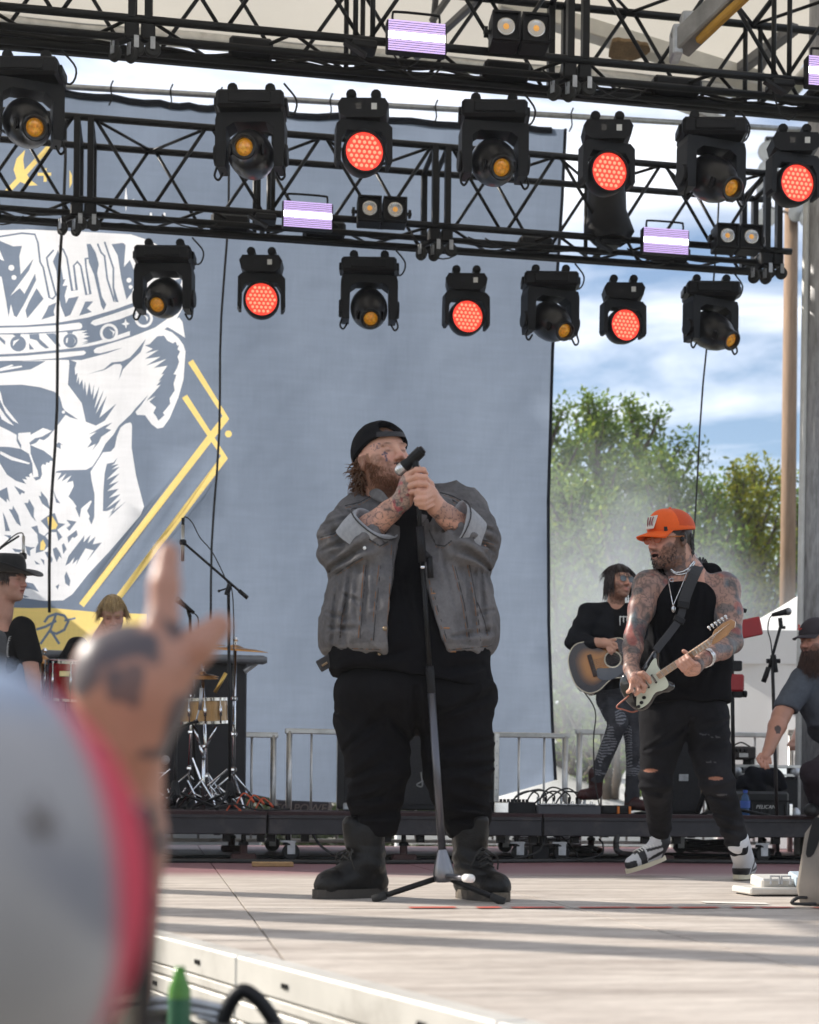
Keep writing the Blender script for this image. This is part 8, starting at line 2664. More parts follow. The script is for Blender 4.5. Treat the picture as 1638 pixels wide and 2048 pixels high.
for (px, py) in ((502, 1596), (522, 1600), (540, 1606), (478, 1618)):
 q = K(px, py, 10.0); a_ = q - UX * .05 - UZ * .02
 b = MB(); b.tube([q, q + UX * .02 - UZ * .03], .009, 6); b.tube(spline([q, q - UX * .05 + UZ * .03, q - UX * .1 - UZ * .05], 4), .005, 5); o = b.build('cable_plug', mat('orange_plug', (.5, .08, .03), .5), None, smooth=True); tag(o, 'small orange-tipped cable plug on the edge of the drum riser', 'cable plug', 'orange plugs on the drum riser')
q = G(1556, 1790)
t = thing('foot_pedal', 'white floor pedal switcher beside the monitor wedge', 'effects pedal', q, ST)
WP = mat('cream_metal', (.62, .60, .56), .4, .2, var=.08)
Lc = lambda x, y, z: q + UX * x + UY * y + UZ * z
b = MB(); b.box(Lc(0, 0, .022), (.34, .22, .030), SR, bev=.006); b.build('base_plate', WP, t)
b = MB(); b.box(Lc(.03, .03, .055), (.24, .14, .05), SR @ Matrix.Rotation(.12, 3, 'X'), bev=.008); b.build('treadle', WP, t)
b = MB(); b.box(Lc(.10, -.02, .07), (.09, .10, .05), SR @ Matrix.Rotation(.2, 3, 'X'), bev=.006); b.build('stomp_box', mat('pale_blue_enamel', (.40, .48, .55), .4), t)
for k in range(3):
 b = MB(); b.lathe([(.010, 0), (.009, .014), (0, .014)], Lc(.075 + k * .026, -.075, .085), UZ - UY, 10); b.build('knob', BLK, t)
for k in range(2):
 b = MB(); b.tube([Lc(-.06 + .05 * k, -.06, .05), Lc(-.06 + .05 * k, -.06, .085), Lc(-.02 + .05 * k, -.06, .085), Lc(-.02 + .05 * k, -.06, .05)], .005, 6); b.build('wire_handle', STEEL, t)
for (x, y) in ((-.14, -.08), (.14, -.08), (-.14, .08), (.14, .08)):
 b = MB(); b.lathe([(.018, 0), (.018, .012)], Lc(x, y, 0), UZ, 10); b.build('foot', RUB, t)
WM = mat('wedge_plywood', (.20, .175, .15), .6, var=.15, scale=12)
q0 = G(1600, 1812)
t = thing('monitor_wedge', 'tan wooden floor monitor wedge with recessed handle and round speaker grille', 'monitor speaker', q0, 0)
d_ = q0.y
prof = [(0, 0), (.46, 0), (.50, .10), (.42, .36), (.30, .42), (.10, .40), (.015, .28), (-.015, .07)]
ox = Vector((q0.x, q0.y, .004))
ux_ = Vector((.95, -.312, 0)); nw_ = Vector((-.312, -.95, 0)); b = MB(); slab(b, prof, ox, ux_, UZ, nw_, -.45, 0, .012); b.build('cabinet', WM, t, auto=50)
hp = smooth_poly([(.02, .20), (.05, .20), (.085, .31), (.07, .34), (.045, .33)], 3)
b = MB(); slab(b, hp, ox, ux_, UZ, nw_, -.002, .003, .001); b.build('handle_recess', BLK, t)
b = MB(); b.lathe([(.12, .0), (.12, .006), (.105, .008), (.10, .003), (0, .003)], ox + ux_ * .22 + UZ * .20, nw_, 30); b.build('speaker_port', GRC, t)
for k in range(18):
 a_ = 2 * math.pi * k / 18; b = MB(); b.box(ox + ux_ * (.22 + .112 * math.cos(a_)) + UZ * (.20 + .112 * math.sin(a_)) + Vector((0, -.009, 0)), (.012, .006, .012)); b.build('grille_stud', BLK, t)
for x in (.03, .42):
 b = MB(); b.box(ox + ux_ * x + UZ * -.001 + Vector((.0, .03, 0)), (.03, .03, .012)); b.build('foot', RUB, t)
b = MB(); b.tube(spline([ox + UZ * .03 + Vector((.02, -.02, 0)), ox + Vector((-.02, -.04, .03)), ox + Vector((-.04, -.04, .008)), ox + Vector((.05, -.05, .008))], 5), .007, 6); b.build('cable', CABLE, t, smooth=True)
# ---------------------------------------------------------------- behind the stage: generator trailer, tents, trees, poles
GEN = mat('trailer_white', (.72, .73, .74), .5, var=.08, scale=2, dirt=(.4, .38, .35), dirtamt=.3)
t = thing('generator_trailer', 'white generator trailer with bold brown lettering parked behind the backdrop', 'trailer', STG(-3.2, 14.6, -1.25), ST)
b = MB(); b.box(STG(-4.3, 14.1, 1.25), (3.9, 1.3, 3.8), SR, bev=.03); b.build('body', GEN, t)
b = MB(); b.box(STG(-2.2, 14.2, -.15), (6.2, 1.0, .75), SR, bev=.02); b.build('skirt', GEN, t)
for u in (-4.6, -2.6):
 b = MB(); b.lathe([(.0, -.1), (.2, -.1), (.36, -.09), (.38, 0), (.36, .09), (.2, .1), (0, .1)], STG(u, 14.05, -.87), UY, 24); b.build('wheel', RUB, t, auto=40)
b = MB(); b.box(STG(-2.9, 14.6, -.62), (5.6, .9, .16), SR); b.build('chassis', STEEL, t)
q = K(607, 1613, 13.75)
b = MB(); b.box(q + UY * .03, (.52, .03, .20), SR, bev=.004); sg = b.build('sign_panel', WHT, t)
b = MB(); b.box(q + UY * .012 - UZ * .015, (.46, .012, .13), SR); b.build('sign_face', mat('sign_grey', (.16, .16, .17), .6), sg)
text_mesh('TO POWER', .105, q + UY * .003 - UZ * .05, UX, UZ, 'lettering', mat('sign_cream', (.55, .50, .44), .6), sg, .001, shear=.15)
CAN = mat('white_tent_vinyl', (.80, .80, .80), .6, var=.05, scale=1.5, trans=.25)
def tent(px, py_eave, py_peak, w, d, label, hip=0.0):
 e = W(px, py_eave, d); pk = W(px, py_peak, d)
 t = thing('white_tent', label, 'tent', (e.x, e.y, -1.25), 0.2, 'white canopy tents behind the stage')
 b = MB(); n_ = 12; vs = []; fs = []
 h = w / 2
 for j in range(n_ + 1):
  k = j / n_
  s = h * (1 - k) + .06 * k
  z = e.z + (pk.z - e.z) * (k ** 1.35)
  for i in range(24):
   a = 2 * math.pi * i / 24
   sq = 1 / max(abs(math.cos(a)), abs(math.sin(a)))
   sq = sq * (1 - k) + 1 * k
   vs.append((e.x + math.cos(a) * s * sq, e.y + math.sin(a) * s * sq, z))
 fs = [(j * 24 + i, j * 24 + (i + 1) % 24, (j + 1) * 24 + (i + 1) % 24, (j + 1) * 24 + i) for j in range(n_) for i in range(24)] + [tuple(n_ * 24 + i for i in range(24))]
 b.add(vs, fs); b.build('canopy', CAN, t, smooth=True)
 b = MB(); pts_ = [(e.x - h, e.y - h), (e.x + h, e.y - h), (e.x + h, e.y + h), (e.x - h, e.y + h)]
 for i in range(4):
  p0, p1 = pts_[i], pts_[(i + 1) % 4]
  b.add([(p0[0], p0[1], e.z), (p1[0], p1[1], e.z), (p1[0], p1[1], e.z - .3), (p0[0], p0[1], e.z - .3)], [(0, 1, 2, 3)])
 b.build('valance', CAN, t)
 for p0 in pts_:
  b = MB(); b.tube([(p0[0], p0[1], -1.25), (p0[0], p0[1], e.z)], .04, 8); b.build('pole', WHT, t, smooth=True)
 return t, e, h
t, e, h = tent(1640, 1290, 1170, 2.4, 14.6, 'small white pop-up tent behind the roof leg, with a side curtain')
b = MB(); vs = []
for i in range(13):
 for j in range(7):
  x = e.x - h + (2 * h) * i / 12; vs.append((x, e.y - h + .05 + .05 * math.sin(i * 1.9 + j * .3), e.z - .28 - (e.z + .9) * j / 6))
b.add(vs, [(i * 7 + j, (i + 1) * 7 + j, (i + 1) * 7 + j + 1, i * 7 + j + 1) for i in range(12) for j in range(6)]); b.build('side_curtain', CAN, t, smooth=True)
tent(1310, 1640, 1468, 5.2, 27.0, 'broad white tent roof rising behind the guitarists')
tent(1085, 1645, 1520, 4.6, 24.0, 'white tent roof seen between the barricade bars')
tent(1480, 1640, 1440, 4.2, 31.0, 'farther white tent peak below the trees')
# ---- trees
BARK = mat('bark', (.10, .075, .055), .9, var=.35, scale=10)
lf = bpy.data.materials.new('leaves'); lf.use_nodes = True
nt = lf.node_tree; nt.nodes.clear(); L = nt.links.new
out = nd(nt, 'ShaderNodeOutputMaterial'); d1 = nd(nt, 'ShaderNodeBsdfDiffuse'); t1 = nd(nt, 'ShaderNodeBsdfTranslucent'); ms = nd(nt, 'ShaderNodeMixShader'); ms.inputs[0].default_value = .45
at = nd(nt, 'ShaderNodeAttribute', attribute_name='Col')
L(at.outputs['Color'], d1.inputs[0]); hs_ = nd(nt, 'ShaderNodeHueSaturation'); hs_.inputs['Value'].default_value = 1.7; hs_.inputs['Hue'].default_value = .485; L(at.outputs['Color'], hs_.inputs['Color']); L(hs_.outputs[0], t1.inputs[0])
L(d1.outputs[0], ms.inputs[1]); L(t1.outputs[0], ms.inputs[2]); L(ms.outputs[0], out.inputs[0])
def tree(px, py_top, d, w, label, seed, nleaf=9000, green=(.075, .115, .028), spread=.34):
 rs = np.random.RandomState(seed); rg = random.Random(seed)
 top = W(px, py_top, d); base = Vector((top.x, top.y, -1.25)); H = top.z + 1.25
 t = thing('leafy_tree', label, 'tree', base, 0, 'trees behind the stage')
 b = MB(); b.tube(spline([base, base + Vector((rg.uniform(-.2, .2), 0, H * .3)), base + Vector((rg.uniform(-.3, .3), 0, H * .62)), top - UZ * H * .12], 5), [.22 * H / 10 * (1 - .045 * i) for i in range(16)], 8); b.build('trunk', BARK, t, smooth=True)
 cl = []; lb = MB()
 nb = 34
 for k in range(nb):
  f = (k + .5) / nb
  z0 = H * (.22 + .70 * f); a = k * 2.399 + rg.uniform(-.4, .4)
  ln = w * (1 - f) ** .7 * rg.uniform(.45, 1.15) + .2
  p0 = base + UZ * z0; p2 = p0 + Vector((math.cos(a) * ln, math.sin(a) * ln, ln * rg.uniform(.7, 1.6) + .3)); p1 = p0.lerp(p2, .5) - UZ * ln * .08
  if p2.z > top.z: p2.z = top.z - rg.uniform(0, .6)
  lb.tube(spline([p0, p1, p2], 3), [.07 * (1 - .13 * i) for i in range(7)], 5)
  for q in (.35, .55, .75, .92, 1.05):
   c_ = p0.lerp(p2, q); cl.append((np.array(c_), .20 + .42 * (1 - f) * (1.2 - abs(q - .6))))
 cl.append((np.array(top - UZ * .2), .3)); cl.append((np.array(top - UZ * .7), .5))
 lb.build('branch', BARK, t, smooth=True)
 per = nleaf // len(cl); P0 = []; shade = []
 for c_, r_ in cl:
  v = rs.normal(size=(per, 3)); v /= np.linalg.norm(v, axis=1)[:, None]
  rad = r_ * rs.rand(per) ** .45
  P0.append(c_ + v * rad[:, None] * np.array((1, 1, 1.25))); shade.append(np.full(per, rs.rand()))
 P0 = np.concatenate(P0); n_ = len(P0); sh = np.concatenate(shade)
 u = rs.normal(size=(n_, 3)); u /= np.linalg.norm(u, axis=1)[:, None]; u[:, 2] = np.abs(u[:, 2]) * .8 + .1
 w_ = np.cross(u, rs.normal(size=(n_, 3))); w_ /= np.linalg.norm(w_, axis=1)[:, None]
 Ls = (.085 + .07 * rs.rand(n_))[:, None] * (d / 26) ** .5; Ws = Ls * .42
 V = np.empty((n_, 4, 3)); V[:, 0] = P0; V[:, 1] = P0 + u * Ls * .55 + w_ * Ws * .5; V[:, 2] = P0 + u * Ls; V[:, 3] = P0 + u * Ls * .55 - w_ * Ws * .5
 g = np.array(green)
 C = g[None] * (.65 + .5 * sh + .3 * rs.rand(n_))[:, None]; yl = (rs.rand(n_) < .25)[:, None]; C = np.where(yl, C * np.array((1.5, 1.25, .8)), C)
 C4 = np.repeat(C, 4, axis=0)
 o = raw_mesh('crown', V.reshape(-1, 3), np.arange(n_ * 4).reshape(-1, 4), lf, t, lambda V_, c=C4: c)
 o['kind'] = 'stuff'
 return t
for (px, py, d, w, lab, sd, nl) in ((1085, 800, 27, 1.8, 'green tree standing right at the edge of the backdrop', 1, 11000), (1195, 785, 29, 1.7, 'tall bushy tree beside the backdrop with feathery top', 2, 14000), (1275, 795, 30, 1.7, 'tall green tree with a ragged crown above the acoustic player', 3, 14000), (1345, 905, 27, 1.3, 'rounded tree behind the orange cap', 4, 10000),
         (1420, 965, 26, .85, 'narrow upright young tree beside the hanging rope', 5, 7000), (1478, 925, 30, 1.0, 'bright yellow-green tree below the floodlight pole', 6, 9000), (1520, 915, 31, 1.1, 'slender yellow-green tree near the wooden pole', 7, 9000), (1590, 940, 32, 1.2, 'green tree partly hidden by the steel roof leg', 8, 9000), (1660, 905, 30, 1.2, 'green tree beyond the roof leg at the field edge', 9, 7000), (1140, 950, 24, 1.3, 'low dense tree in the smoke beside the backdrop', 10, 9000), (1390, 1060, 22, 1.0, 'low shrubby tree in the smoke behind the guitarist', 12, 7000), (1235, 1000, 23, 1.3, 'low hazy tree behind the acoustic player', 14, 8000)):
 tree(px, py, d, w, lab, sd, int(nl * .62), (.095, .155, .04) if sd not in (6, 7) else (.15, .18, .03))
rs = np.random.RandomState(77)
n_ = 42000
P0 = np.stack([rs.uniform(-6, 16, n_), 34 + rs.rand(n_) * 3, -1.25 + rs.rand(n_) ** .8 * (4.2 + 1.0 * np.sin(rs.rand(n_) * 6))], 1)
u = rs.normal(size=(n_, 3)); u /= np.linalg.norm(u, axis=1)[:, None]; w_ = np.cross(u, rs.normal(size=(n_, 3))); w_ /= np.linalg.norm(w_, axis=1)[:, None]
Ls = (.16 + .12 * rs.rand(n_))[:, None]
V = np.empty((n_, 4, 3)); V[:, 0] = P0; V[:, 1] = P0 + u * Ls * .5 + w_ * Ls * .3; V[:, 2] = P0 + u * Ls; V[:, 3] = P0 + u * Ls * .5 - w_ * Ls * .3
C4 = np.repeat(np.array((.065, .10, .028))[None] * (.6 + .7 * rs.rand(n_))[:, None], 4, axis=0)
o = raw_mesh('hedge_row', V.reshape(-1, 3), np.arange(n_ * 4).reshape(-1, 4), lf, None, lambda V_, c=C4: c)
tag(o, 'dense green hedge row under the far trees', 'hedge', kind='stuff')
# ---- poles
dP = 24.0
q = W(1576, 1100, dP)
t = thing('floodlight_pole', 'tall brown wooden floodlight pole rising behind the trees', 'light pole', (q.x, q.y, -1.25))
zt = W(1552, 290, dP).z
b = MB(); b.tube([Vector((q.x, q.y, -1.25)), Vector((q.x, q.y, zt))], [.135, .105], 14); b.build('pole', mat('creosote_wood', (.23, .15, .095), .85, var=.3, scale=6, stretch=(6, 6, .5)), t, smooth=True)
LMP = mat('floodlight_metal', (.45, .46, .48), .35, .7)
for k, (px, py) in enumerate(((1538, 298), (1538, 335), (1535, 375), (1533, 430), (1590, 418), (1612, 428))):
 c_ = W(px, py, dP - .2); pole_p = Vector((q.x, q.y, c_.z + .1))
 b = MB(); b.tube([pole_p, c_ + UZ * .14], .02, 6); b.build('cross_arm', STEEL, t)
 b = MB(); ax_ = Vector((-.25 if px < 1570 else .25, -.75, -.65)).normalized(); b.lathe([(.03, -.12), (.06, -.1), (.09, 0), (.16, .10), (.165, .12)], c_, ax_, 18); lo_ = b.build('lamp_hood', LMP, t, smooth=True)
 b = MB(); b.lathe([(.16, .11), (0, .13)], c_, ax_, 18); b.build('lamp_glass', mat('lamp_glass', (.7, .72, .75), .15), lo_, smooth=True)
 b = MB(); b.box(c_ + UZ * .12 - ax_ * .06, (.14, .1, .09), bev=.01); b.build('ballast_box', BLK, t)
q = W(1625, 1640, 11.9)
b = MB(); b.tube([Vector((q.x, q.y, -1.25)), Vector((q.x + .03, q.y, 7.1))], .115, 20)
b.build('roof_leg', mat('weathered_steel_leg', (.33, .33, .34), .5, .4, var=.35, scale=9, dirt=(.10, .09, .085), dirtamt=.7, stretch=(3, 3, .7)), roof, smooth=True)
b = MB(); b.tube([Vector((q.x - .13, q.y - .02, -1.2)), Vector((q.x - .10, q.y - .02, 5.2))], .028, 10); b.build('conduit', mat('white_conduit', (.6, .6, .58), .5), roof, smooth=True)
# ---- roof underside: rafters, wrapped beam, winch arm
def beam(a, c, w_, m, name='rafter', parent=roof):
 a, c = Vector(a), Vector(c); x_ = (c - a).normalized(); y_ = x_.cross(UZ).normalized(); z_ = y_.cross(x_)
 b = MB(); b.box((a + c) / 2, ((c - a).length, w_, w_), Matrix((x_, y_, z_)).transposed(), bev=.01); return b.build(name, m, parent)
beam(W(1000, 5, 12.4), W(1520, 165, 12.9), .14, mat('white_square_tube', (.62, .60, .55), .5, .2, var=.1))
beam(W(1190, 150, 12.8), W(1480, 255, 13.2), .07, ALU)
beam(W(1358, 92, 8.9), W(1475, -20, 8.6), .13, mat('winch_arm', (.25, .245, .24), .5, .4, var=.3, scale=8))
beam(W(1395, 82, 8.8), W(1500, -15, 8.5), .05, mat('yellow_strap', (.48, .26, .04), .6, var=.3), 'yellow_strap')
b = MB(); b.box(W(1378, 62, 8.9), (.10, .10, .2), bev=.01); b.box(W(1352, 88, 8.9), (.06, .14, .18), bev=.01); b.build('winch_bracket', STEEL, roof)
beam(W(830, 115, 12.6), W(965, -10, 12.0), .06, mat('grey_truss', (.16, .16, .165), .5, .4)); beam(W(862, 45, 12.5), W(900, -10, 12.4), .05, MATS['grey_truss']); beam(W(865, 60, 12.6), W(872, -10, 12.4), .05, MATS['grey_truss'])
beam(W(1465, 150, 12.9), W(1590, 55, 12.2), .09, MATS['grey_truss']); beam(W(1520, 140, 12.9), W(1560, 70, 12.3), .05, MATS['grey_truss'])
lo, hi = W(1210, 140, 12.6), W(1310, 60, 12.0)
s_ = SDF((lo.x, 11.9, lo.z), (hi.x + .05, 12.7, hi.z), .012)
for (a, c, r1_, r2_) in (((1232, 92), (1250, 108), .10, .13), ((1250, 108), (1280, 112), .11, .07), ((1280, 112), (1300, 92), .06, .02), ((1262, 115), (1272, 130), .07, .02), ((1245, 90), (1268, 85), .07, .05)):
 s_.cone(W(*a, 12.28), W(*c, 12.28), r1_ * 1.35, r2_ * 1.3, .03)
s_.disp(lambda x, y, z: .02 * np.sin(x * 40 + z * 25 + 4 * vnoise(x * 6, y * 6, z * 6)) + .01 * vnoise(x * 20, y * 20, z * 20))
o = s_.build('burlap_wrap', mat('burlap', rough=.95, attr='Col', var=.25, scale=40, bump=.5, bscale=160), roof, const((.23, .15, .075), .25, 12))
tw = thing('wing_tower', 'black ground-support tower with square uprights beside the stage wing', 'scaffold', (-5.4, 7.0, -1.25), 0)
for (x, y) in ((-5.0, 7.05), (-5.0, 6.50), (-6.0, 7.6), (-6.0, 8.6)):
 b = MB(); b.box((x, y, 2.1), (.2, .2, 6.7)); b.build('upright', BLK, tw)
for z in (.4, 2.6, 5.2):
 for (a, c) in (((-5.0, 7.05), (-6.0, 7.6)), ((-5, 6.5), (-5, 7.05)), ((-6, 7.6), (-6, 8.6))):
  b = MB(); b.tube([(*a, z), (*c, z)], .035, 8); b.build('ledger', BLK, tw, smooth=True)
pa = thing('shade_speaker_array', 'added unseen line array of black speaker boxes shading the singer from the stage wing', 'speaker', (-4.6, 8.2, 6.4), 0)  # added out of view to shade the singer's upper body
for k in range(6):
 b = MB(); b.box((-4.6 - .03 * k, 8.2, 6.35 - .3 * k), (.7, 1.15, .285), Matrix.Rotation(.06 * k, 3, 'Y') @ Matrix.Rotation(.42, 3, 'Z'), bev=.02); b.build('shade_speaker_box', TOL, pa)
b = MB(); b.box((-4.6, 8.2, 6.42), (.6, .9, .1)); b.tube([(-4.6, 8.2, 6.4), (-4.6, 8.2, 7.2)], .02, 6); b.build('shade_fly_frame', STEEL, pa)
hv = bpy.data.materials.new('haze'); hv.use_nodes = True
nt = hv.node_tree; nt.nodes.clear()
out = nd(nt, 'ShaderNodeOutputMaterial'); pv = nd(nt, 'ShaderNodeVolumePrincipled')
pv.inputs['Color'].default_value = (.93, .96, 1.0, 1); pv.inputs['Density'].default_value = .0009; pv.inputs['Anisotropy'].default_value = .3
nt.links.new(pv.outputs[0], out.inputs['Volume'])
b = MB(); b.box((0, 22, 3.75), (90, 56, 12.5)); o = b.build('haze', hv); tag(o, 'pale blue smoke haze drifting around the stage and trees', 'haze', kind='stuff')
sm = bpy.data.materials.new('stage_smoke'); sm.use_nodes = True
nt = sm.node_tree; nt.nodes.clear(); L = nt.links.new
out = nd(nt, 'ShaderNodeOutputMaterial'); pv = nd(nt, 'ShaderNodeVolumePrincipled'); co = nd(nt, 'ShaderNodeTexCoord')
gr = nd(nt, 'ShaderNodeTexGradient', gradient_type='SPHERICAL'); L(co.outputs['Object'], gr.inputs[0])
no = nd(nt, 'ShaderNodeTexNoise', Scale=2.2, Detail=3.0, Roughness=.55, Distortion=.6); L(co.outputs['Object'], no.inputs['Vector'])
mr = nd(nt, 'ShaderNodeMapRange'); mr.inputs[1].default_value, mr.inputs[2].default_value, mr.inputs[3].default_value, mr.inputs[4].default_value = .35, .7, .25, 1.6; L(no.outputs['Fac'], mr.inputs[0])
m1 = nd(nt, 'ShaderNodeMath', operation='MULTIPLY'); L(gr.outputs['Fac'], m1.inputs[0]); L(mr.outputs[0], m1.inputs[1])
m2 = nd(nt, 'ShaderNodeMath', operation='MULTIPLY'); L(m1.outputs[0], m2.inputs[0]); m2.inputs[1].default_value = .40
L(m2.outputs[0], pv.inputs['Density']); pv.inputs['Color'].default_value = (.88, .94, 1.0, 1); pv.inputs['Anisotropy'].default_value = .2
L(pv.outputs[0], out.inputs['Volume'])
for (px, py, d, rx, ry, rz, lab) in ((1200, 1230, 18.4, 2.0, 2.2, 2.3, 'pale stage smoke drifting beside the backdrop edge'), (1370, 1330, 19.5, 2.6, 2.2, 1.6, 'pale stage smoke hanging low behind the guitarists')):
 b = MB(); b.ball((0, 0, 0), 1.0, 24, 14); o = b.build('smoke', sm, None, smooth=True); o.matrix_basis = Matrix.LocRotScale(W(px, py, d), None, Vector((rx, ry, rz))); tag(o, lab, 'smoke', kind='stuff')
# ---------------------------------------------------------------- audience in front of the stage
DF = 1.36
def FH(px, py, dy=0.0):
 return W(px, py, DF + dy)
fan = thing('person', 'audience member raising a tattooed hand with index finger and thumb out', 'person', Vector((FH(150, 1700).x, DF + .15, -1.25)))
lo, hi = FH(130, 1990, -.10), FH(460, 1080, .16)
lo, hi = bb(FH, 120, 1990, -.10, 480, 1080, .18)
B = SDF(lo, hi, .0038)
wr = FH(262, 1462, .0)
B.chain([FH(215, 1980, .1), FH(238, 1680, .06), wr], [.046, .042, .030], .02)
B.cone(wr, FH(255, 1385, -.01), .030, .036, .02); B.cone(FH(225, 1340, -.01), FH(310, 1335, -.01), .033, .033, .02); B.cone(FH(232, 1390, -.0), FH(300, 1400, -.0), .034, .034, .02)
B.ell(FH(262, 1355, -.012), (.044, .026, .046), k=.02)
B.chain([FH(312, 1325, -.01), FH(325, 1248, -.012), FH(330, 1170, -.008), FH(336, 1108, 0)], [.0165, .0148, .0134, .0108], .006)
B.chain([FH(306, 1400, .0), FH(352, 1338, -.012), FH(396, 1290, -.015), FH(438, 1252, -.010)], [.026, .0190, .0160, .0120], .008)
for (a, c, e_) in (((285, 1312), (292, 1298), (290, 1336)), ((255, 1312), (256, 1298), (262, 1338)), ((225, 1322), (220, 1310), (235, 1345))):
 B.chain([FH(a[0], a[1] + 20, -.01), FH(c[0], c[1], .012), FH(e_[0], e_[1], .042)], [.0138, .0125, .011], .006)
SKF = (.46, .23, .165)
def fcol(V):
 C = skin_base(V, SKF)
 d = np.linalg.norm(V - np.array(FH(255, 1370, 0)), axis=1)
 a = vnoise(V[:, 0] * 34, V[:, 1] * 34, V[:, 2] * 34 + 2); b_ = vnoise(V[:, 0] * 62, V[:, 1] * 62 + 4, V[:, 2] * 62)
 m_ = (d < .075) & (V[:, 2] > FH(260, 1520).z)
 C = lerpc(C, (.055, .06, .075), m_ * np.clip(sstep(-.15, .2, a) + .8 * sstep(.05, .3, b_), 0, 1) * .9)
 C = lerpc(C, (.055, .06, .075), (d > .1) * (V[:, 2] < FH(260, 1470).z) * sstep(.0, .3, a) * .7)
 return C
B.build('body', SKIN, fan, fcol)
hF = Head(FH(-60, 1930, .30), (.2, 1, .1), s=1.0)
H2 = SDF(np.array(hF.C) - .2, np.array(hF.C) + .2, .008); hF.add(H2, neck=hF.w(0, -.02, -.16)); H2.build('head', SKIN, fan, lambda V: hF.col(V, skin_base(V, SKF), SKF, (.03, .02, .015)))
t_ = SDF((hF.C.x - .32, DF + .2, -1.0), (hF.C.x + .34, DF + .75, hF.C.z - .1), .014)
t_.ell(hF.C + Vector((.0, .02, -.36)), (.22, .13, .2), k=0); t_.ell(hF.C + Vector((.0, .02, -.62)), (.19, .13, .28), k=.1); t_.chain([hF.C + Vector((.18, 0, -.27)), FH(225, 1900, .12)], [.085, .065], .03)
t_.build('t_shirt', CLOTH, fan, const((.05, .05, .06)))
DN = .66
def FN(px, py, dy=0.0):
 return W(px, py, DN + dy)
near = thing('person', 'spectator in a grey cap with red edge and blue top below the raised hand', 'person', Vector((FN(-40, 1700).x, DN + .05, -1.25)))
hN2 = Head(FN(-138, 1905, .08), (-.62, .75, .05), s=1.12)
B = SDF(np.array(hN2.C) - np.array((.19, .19, .30)), np.array(hN2.C) + np.array((.19, .19, .20)), .006)
hN2.add(B, neck=hN2.w(0, -.03, -.22), nr=.065)
B.build('body', SKIN, near, lambda V: hN2.col(V, skin_base(V, SK4), SK4, (.05, .03, .02)))
c = SDF(np.array(hN2.C) - .2, np.array(hN2.C) + .2, .005)
c.ell(hN2.w(0, -.008, .030), (.096, .114, .112), hN2.R, 0); c.ell(hN2.w(0, .045, .06), (.072, .06, .07), hN2.R, .03); c.cut(hN2.w(0, 0, -.052), -(hN2.u), .004)
def ncc(V):
 L_ = hN2.loc(V); x, y, z = L_.T
 C = const((.34, .325, .33), .30, 13)(V)  # light and dark of the cloth folds painted in as blotchy noise
 C = lerpc(C, (.20, .20, .23), sstep(.1, .6, vnoise(V[:, 0] * 22 + V[:, 2] * 20, V[:, 1] * 9, V[:, 2] * 9)) * .8)
 C = lerpc(C, (.16, .30, .52), sstep(.095, .13, z) * .6)
 C = lerpc(C, (.60, .05, .09), sstep(.034, .046, x + .10 * z) * sstep(-.16, -.14, -z) * 1.0)
 return C
cap = c.build('cap', mat('cap_cotton', rough=.85, attr='Col', var=.1, bump=.1, bscale=200), near, ncc)
mb = MB(); vs = []
for j in range(5):
 for i in range(13):
  a = -1.05 + 2.1 * i / 12; ex = j / 4 * .07 * max(0, math.cos(a)) ** .7
  vs.append(hN2.w(math.sin(a) * .095, -.004 + math.cos(a) * .112 + ex, -.048 - .016 * (j / 4) - .016 * math.sin(abs(a)) ** 2 * (j / 4)))
mb.add(vs, [(j * 13 + i, j * 13 + i + 1, (j + 1) * 13 + i + 1, (j + 1) * 13 + i) for j in range(4) for i in range(12)])
o = mb.build('bill', mat('red_bill', (.50, .045, .07), .8), cap, smooth=True); o.modifiers.new('t', 'SOLIDIFY').thickness = .006
t_ = SDF((hN2.C.x - .3, DN - .15, -.75), (hN2.C.x + .3, DN + .35, hN2.C.z - .16), .012)
t_.ell(hN2.C + Vector((0, .02, -.34)), (.23, .14, .15), k=0); t_.ell(hN2.C + Vector((0, .02, -.60)), (.20, .14, .26), k=.1)
t_.build('t_shirt', CLOTH, near, const((.42, .10, .13), .1, 8))
q = W(268, 1865, .86)
t = thing('mobile_phone', 'dark mobile phone held upright beside the blurred cap', 'phone', q, .5)
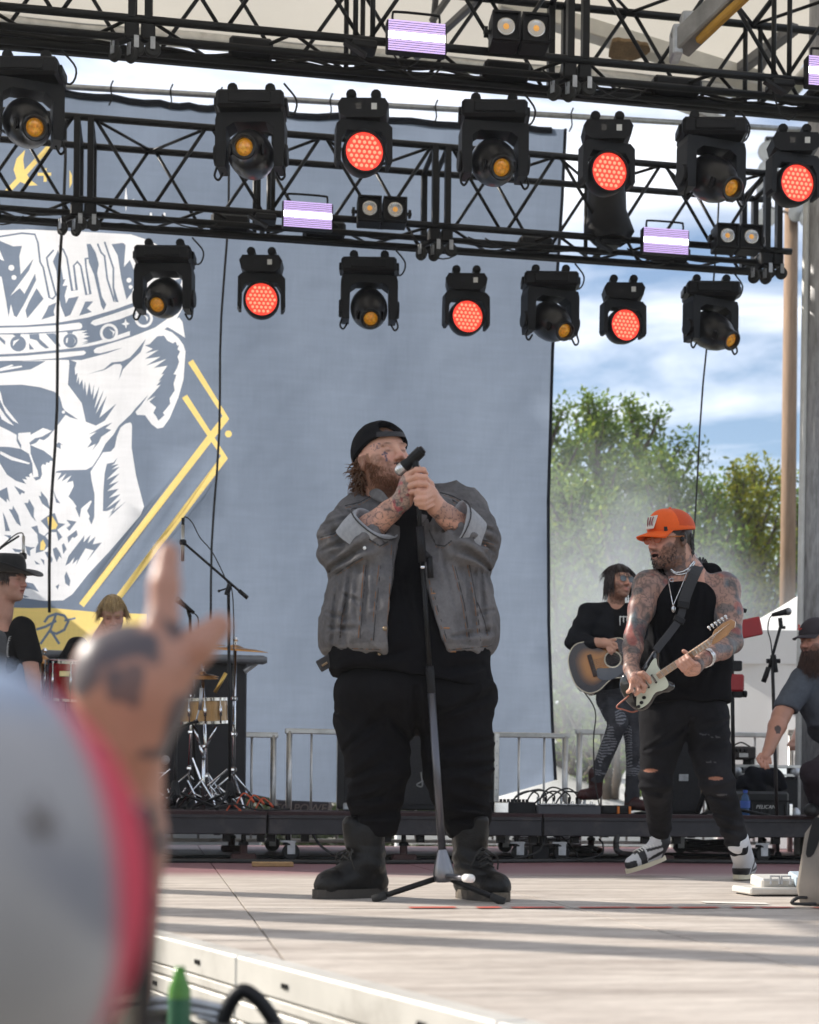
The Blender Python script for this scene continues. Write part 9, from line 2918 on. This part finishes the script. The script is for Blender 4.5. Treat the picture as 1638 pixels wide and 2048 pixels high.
b = MB(); b.box(q, (.012, .074, .150), Matrix.Rotation(.35, 3, 'Z'), bev=.004); b.build('body', mat('phone_black', (.012, .013, .018), .25, coat=.5), t)
b = MB(); b.box(q + Matrix.Rotation(.35, 3, 'Z') @ Vector((.0068, 0, 0)), (.001, .068, .142), Matrix.Rotation(.35, 3, 'Z')); b.build('screen', GLS, t)
b = MB(); b.box(q + Matrix.Rotation(.35, 3, 'Z') @ Vector((-.0066, .02, .05)), (.002, .022, .03), Matrix.Rotation(.35, 3, 'Z'), bev=.0008); b.build('camera_bump', GLS, t)
t = thing('crowd_barrier', 'black tubular crowd barrier below the stage edge', 'barricade', W(480, 2040, 2.6))
for (path, r_) in (([(430, 2120), (450, 2030), (478, 1985), (505, 1990), (540, 2030), (575, 2100)], .014), ([(290, 2003), (360, 2000), (452, 2018)], .009), ([(290, 2020), (350, 2016), (440, 2030)], .009), ([(395, 2030), (480, 2060)], .008)):
 b = MB(); b.tube(spline([W(a[0], a[1], 2.75) for a in path], 5), r_, 8); b.build('tube', BLK if r_ > .01 else STEEL, t, smooth=True)
qz = W(358, 2080, 2.5);
t = thing('drink_bottle', 'slim lime-green drink bottle standing on a ledge below the stage', 'drink bottle', qz)
b = MB(); b.lathe([(0, 0), (.016, 0), (.0185, .006), (.019, .012), (.019, .085), (.010, .108), (.009, .122), (.0, .122)], qz, UZ, 20); b.build('bottle', mat('green_can', (.06, .20, .02), .2, .0, var=.5, scale=22), t, smooth=True)
b = MB(); b.lathe([(.0194, .02), (.0194, .07)], qz, UZ, 20); b.build('label_band', mat('dark_green_label', (.03, .12, .06), .4), t, smooth=True)
t = thing('ledge_box', 'dark equipment box under the stage edge carrying the green bottle', 'equipment case', W(380, 2100, 2.6))
b = MB(); b.box(Vector((qz.x + .05, qz.y + .05, (qz.z - 1.25) / 2)), (.34, .3, qz.z + 1.25), bev=.01); b.build('shell', BLKP, t)
b = MB(); b.tube([Vector((qz.x - .06, qz.y - .11, qz.z - .06)), Vector((qz.x + .16, qz.y - .11, qz.z - .06))], .01, 8); b.build('handle', STEEL, t)
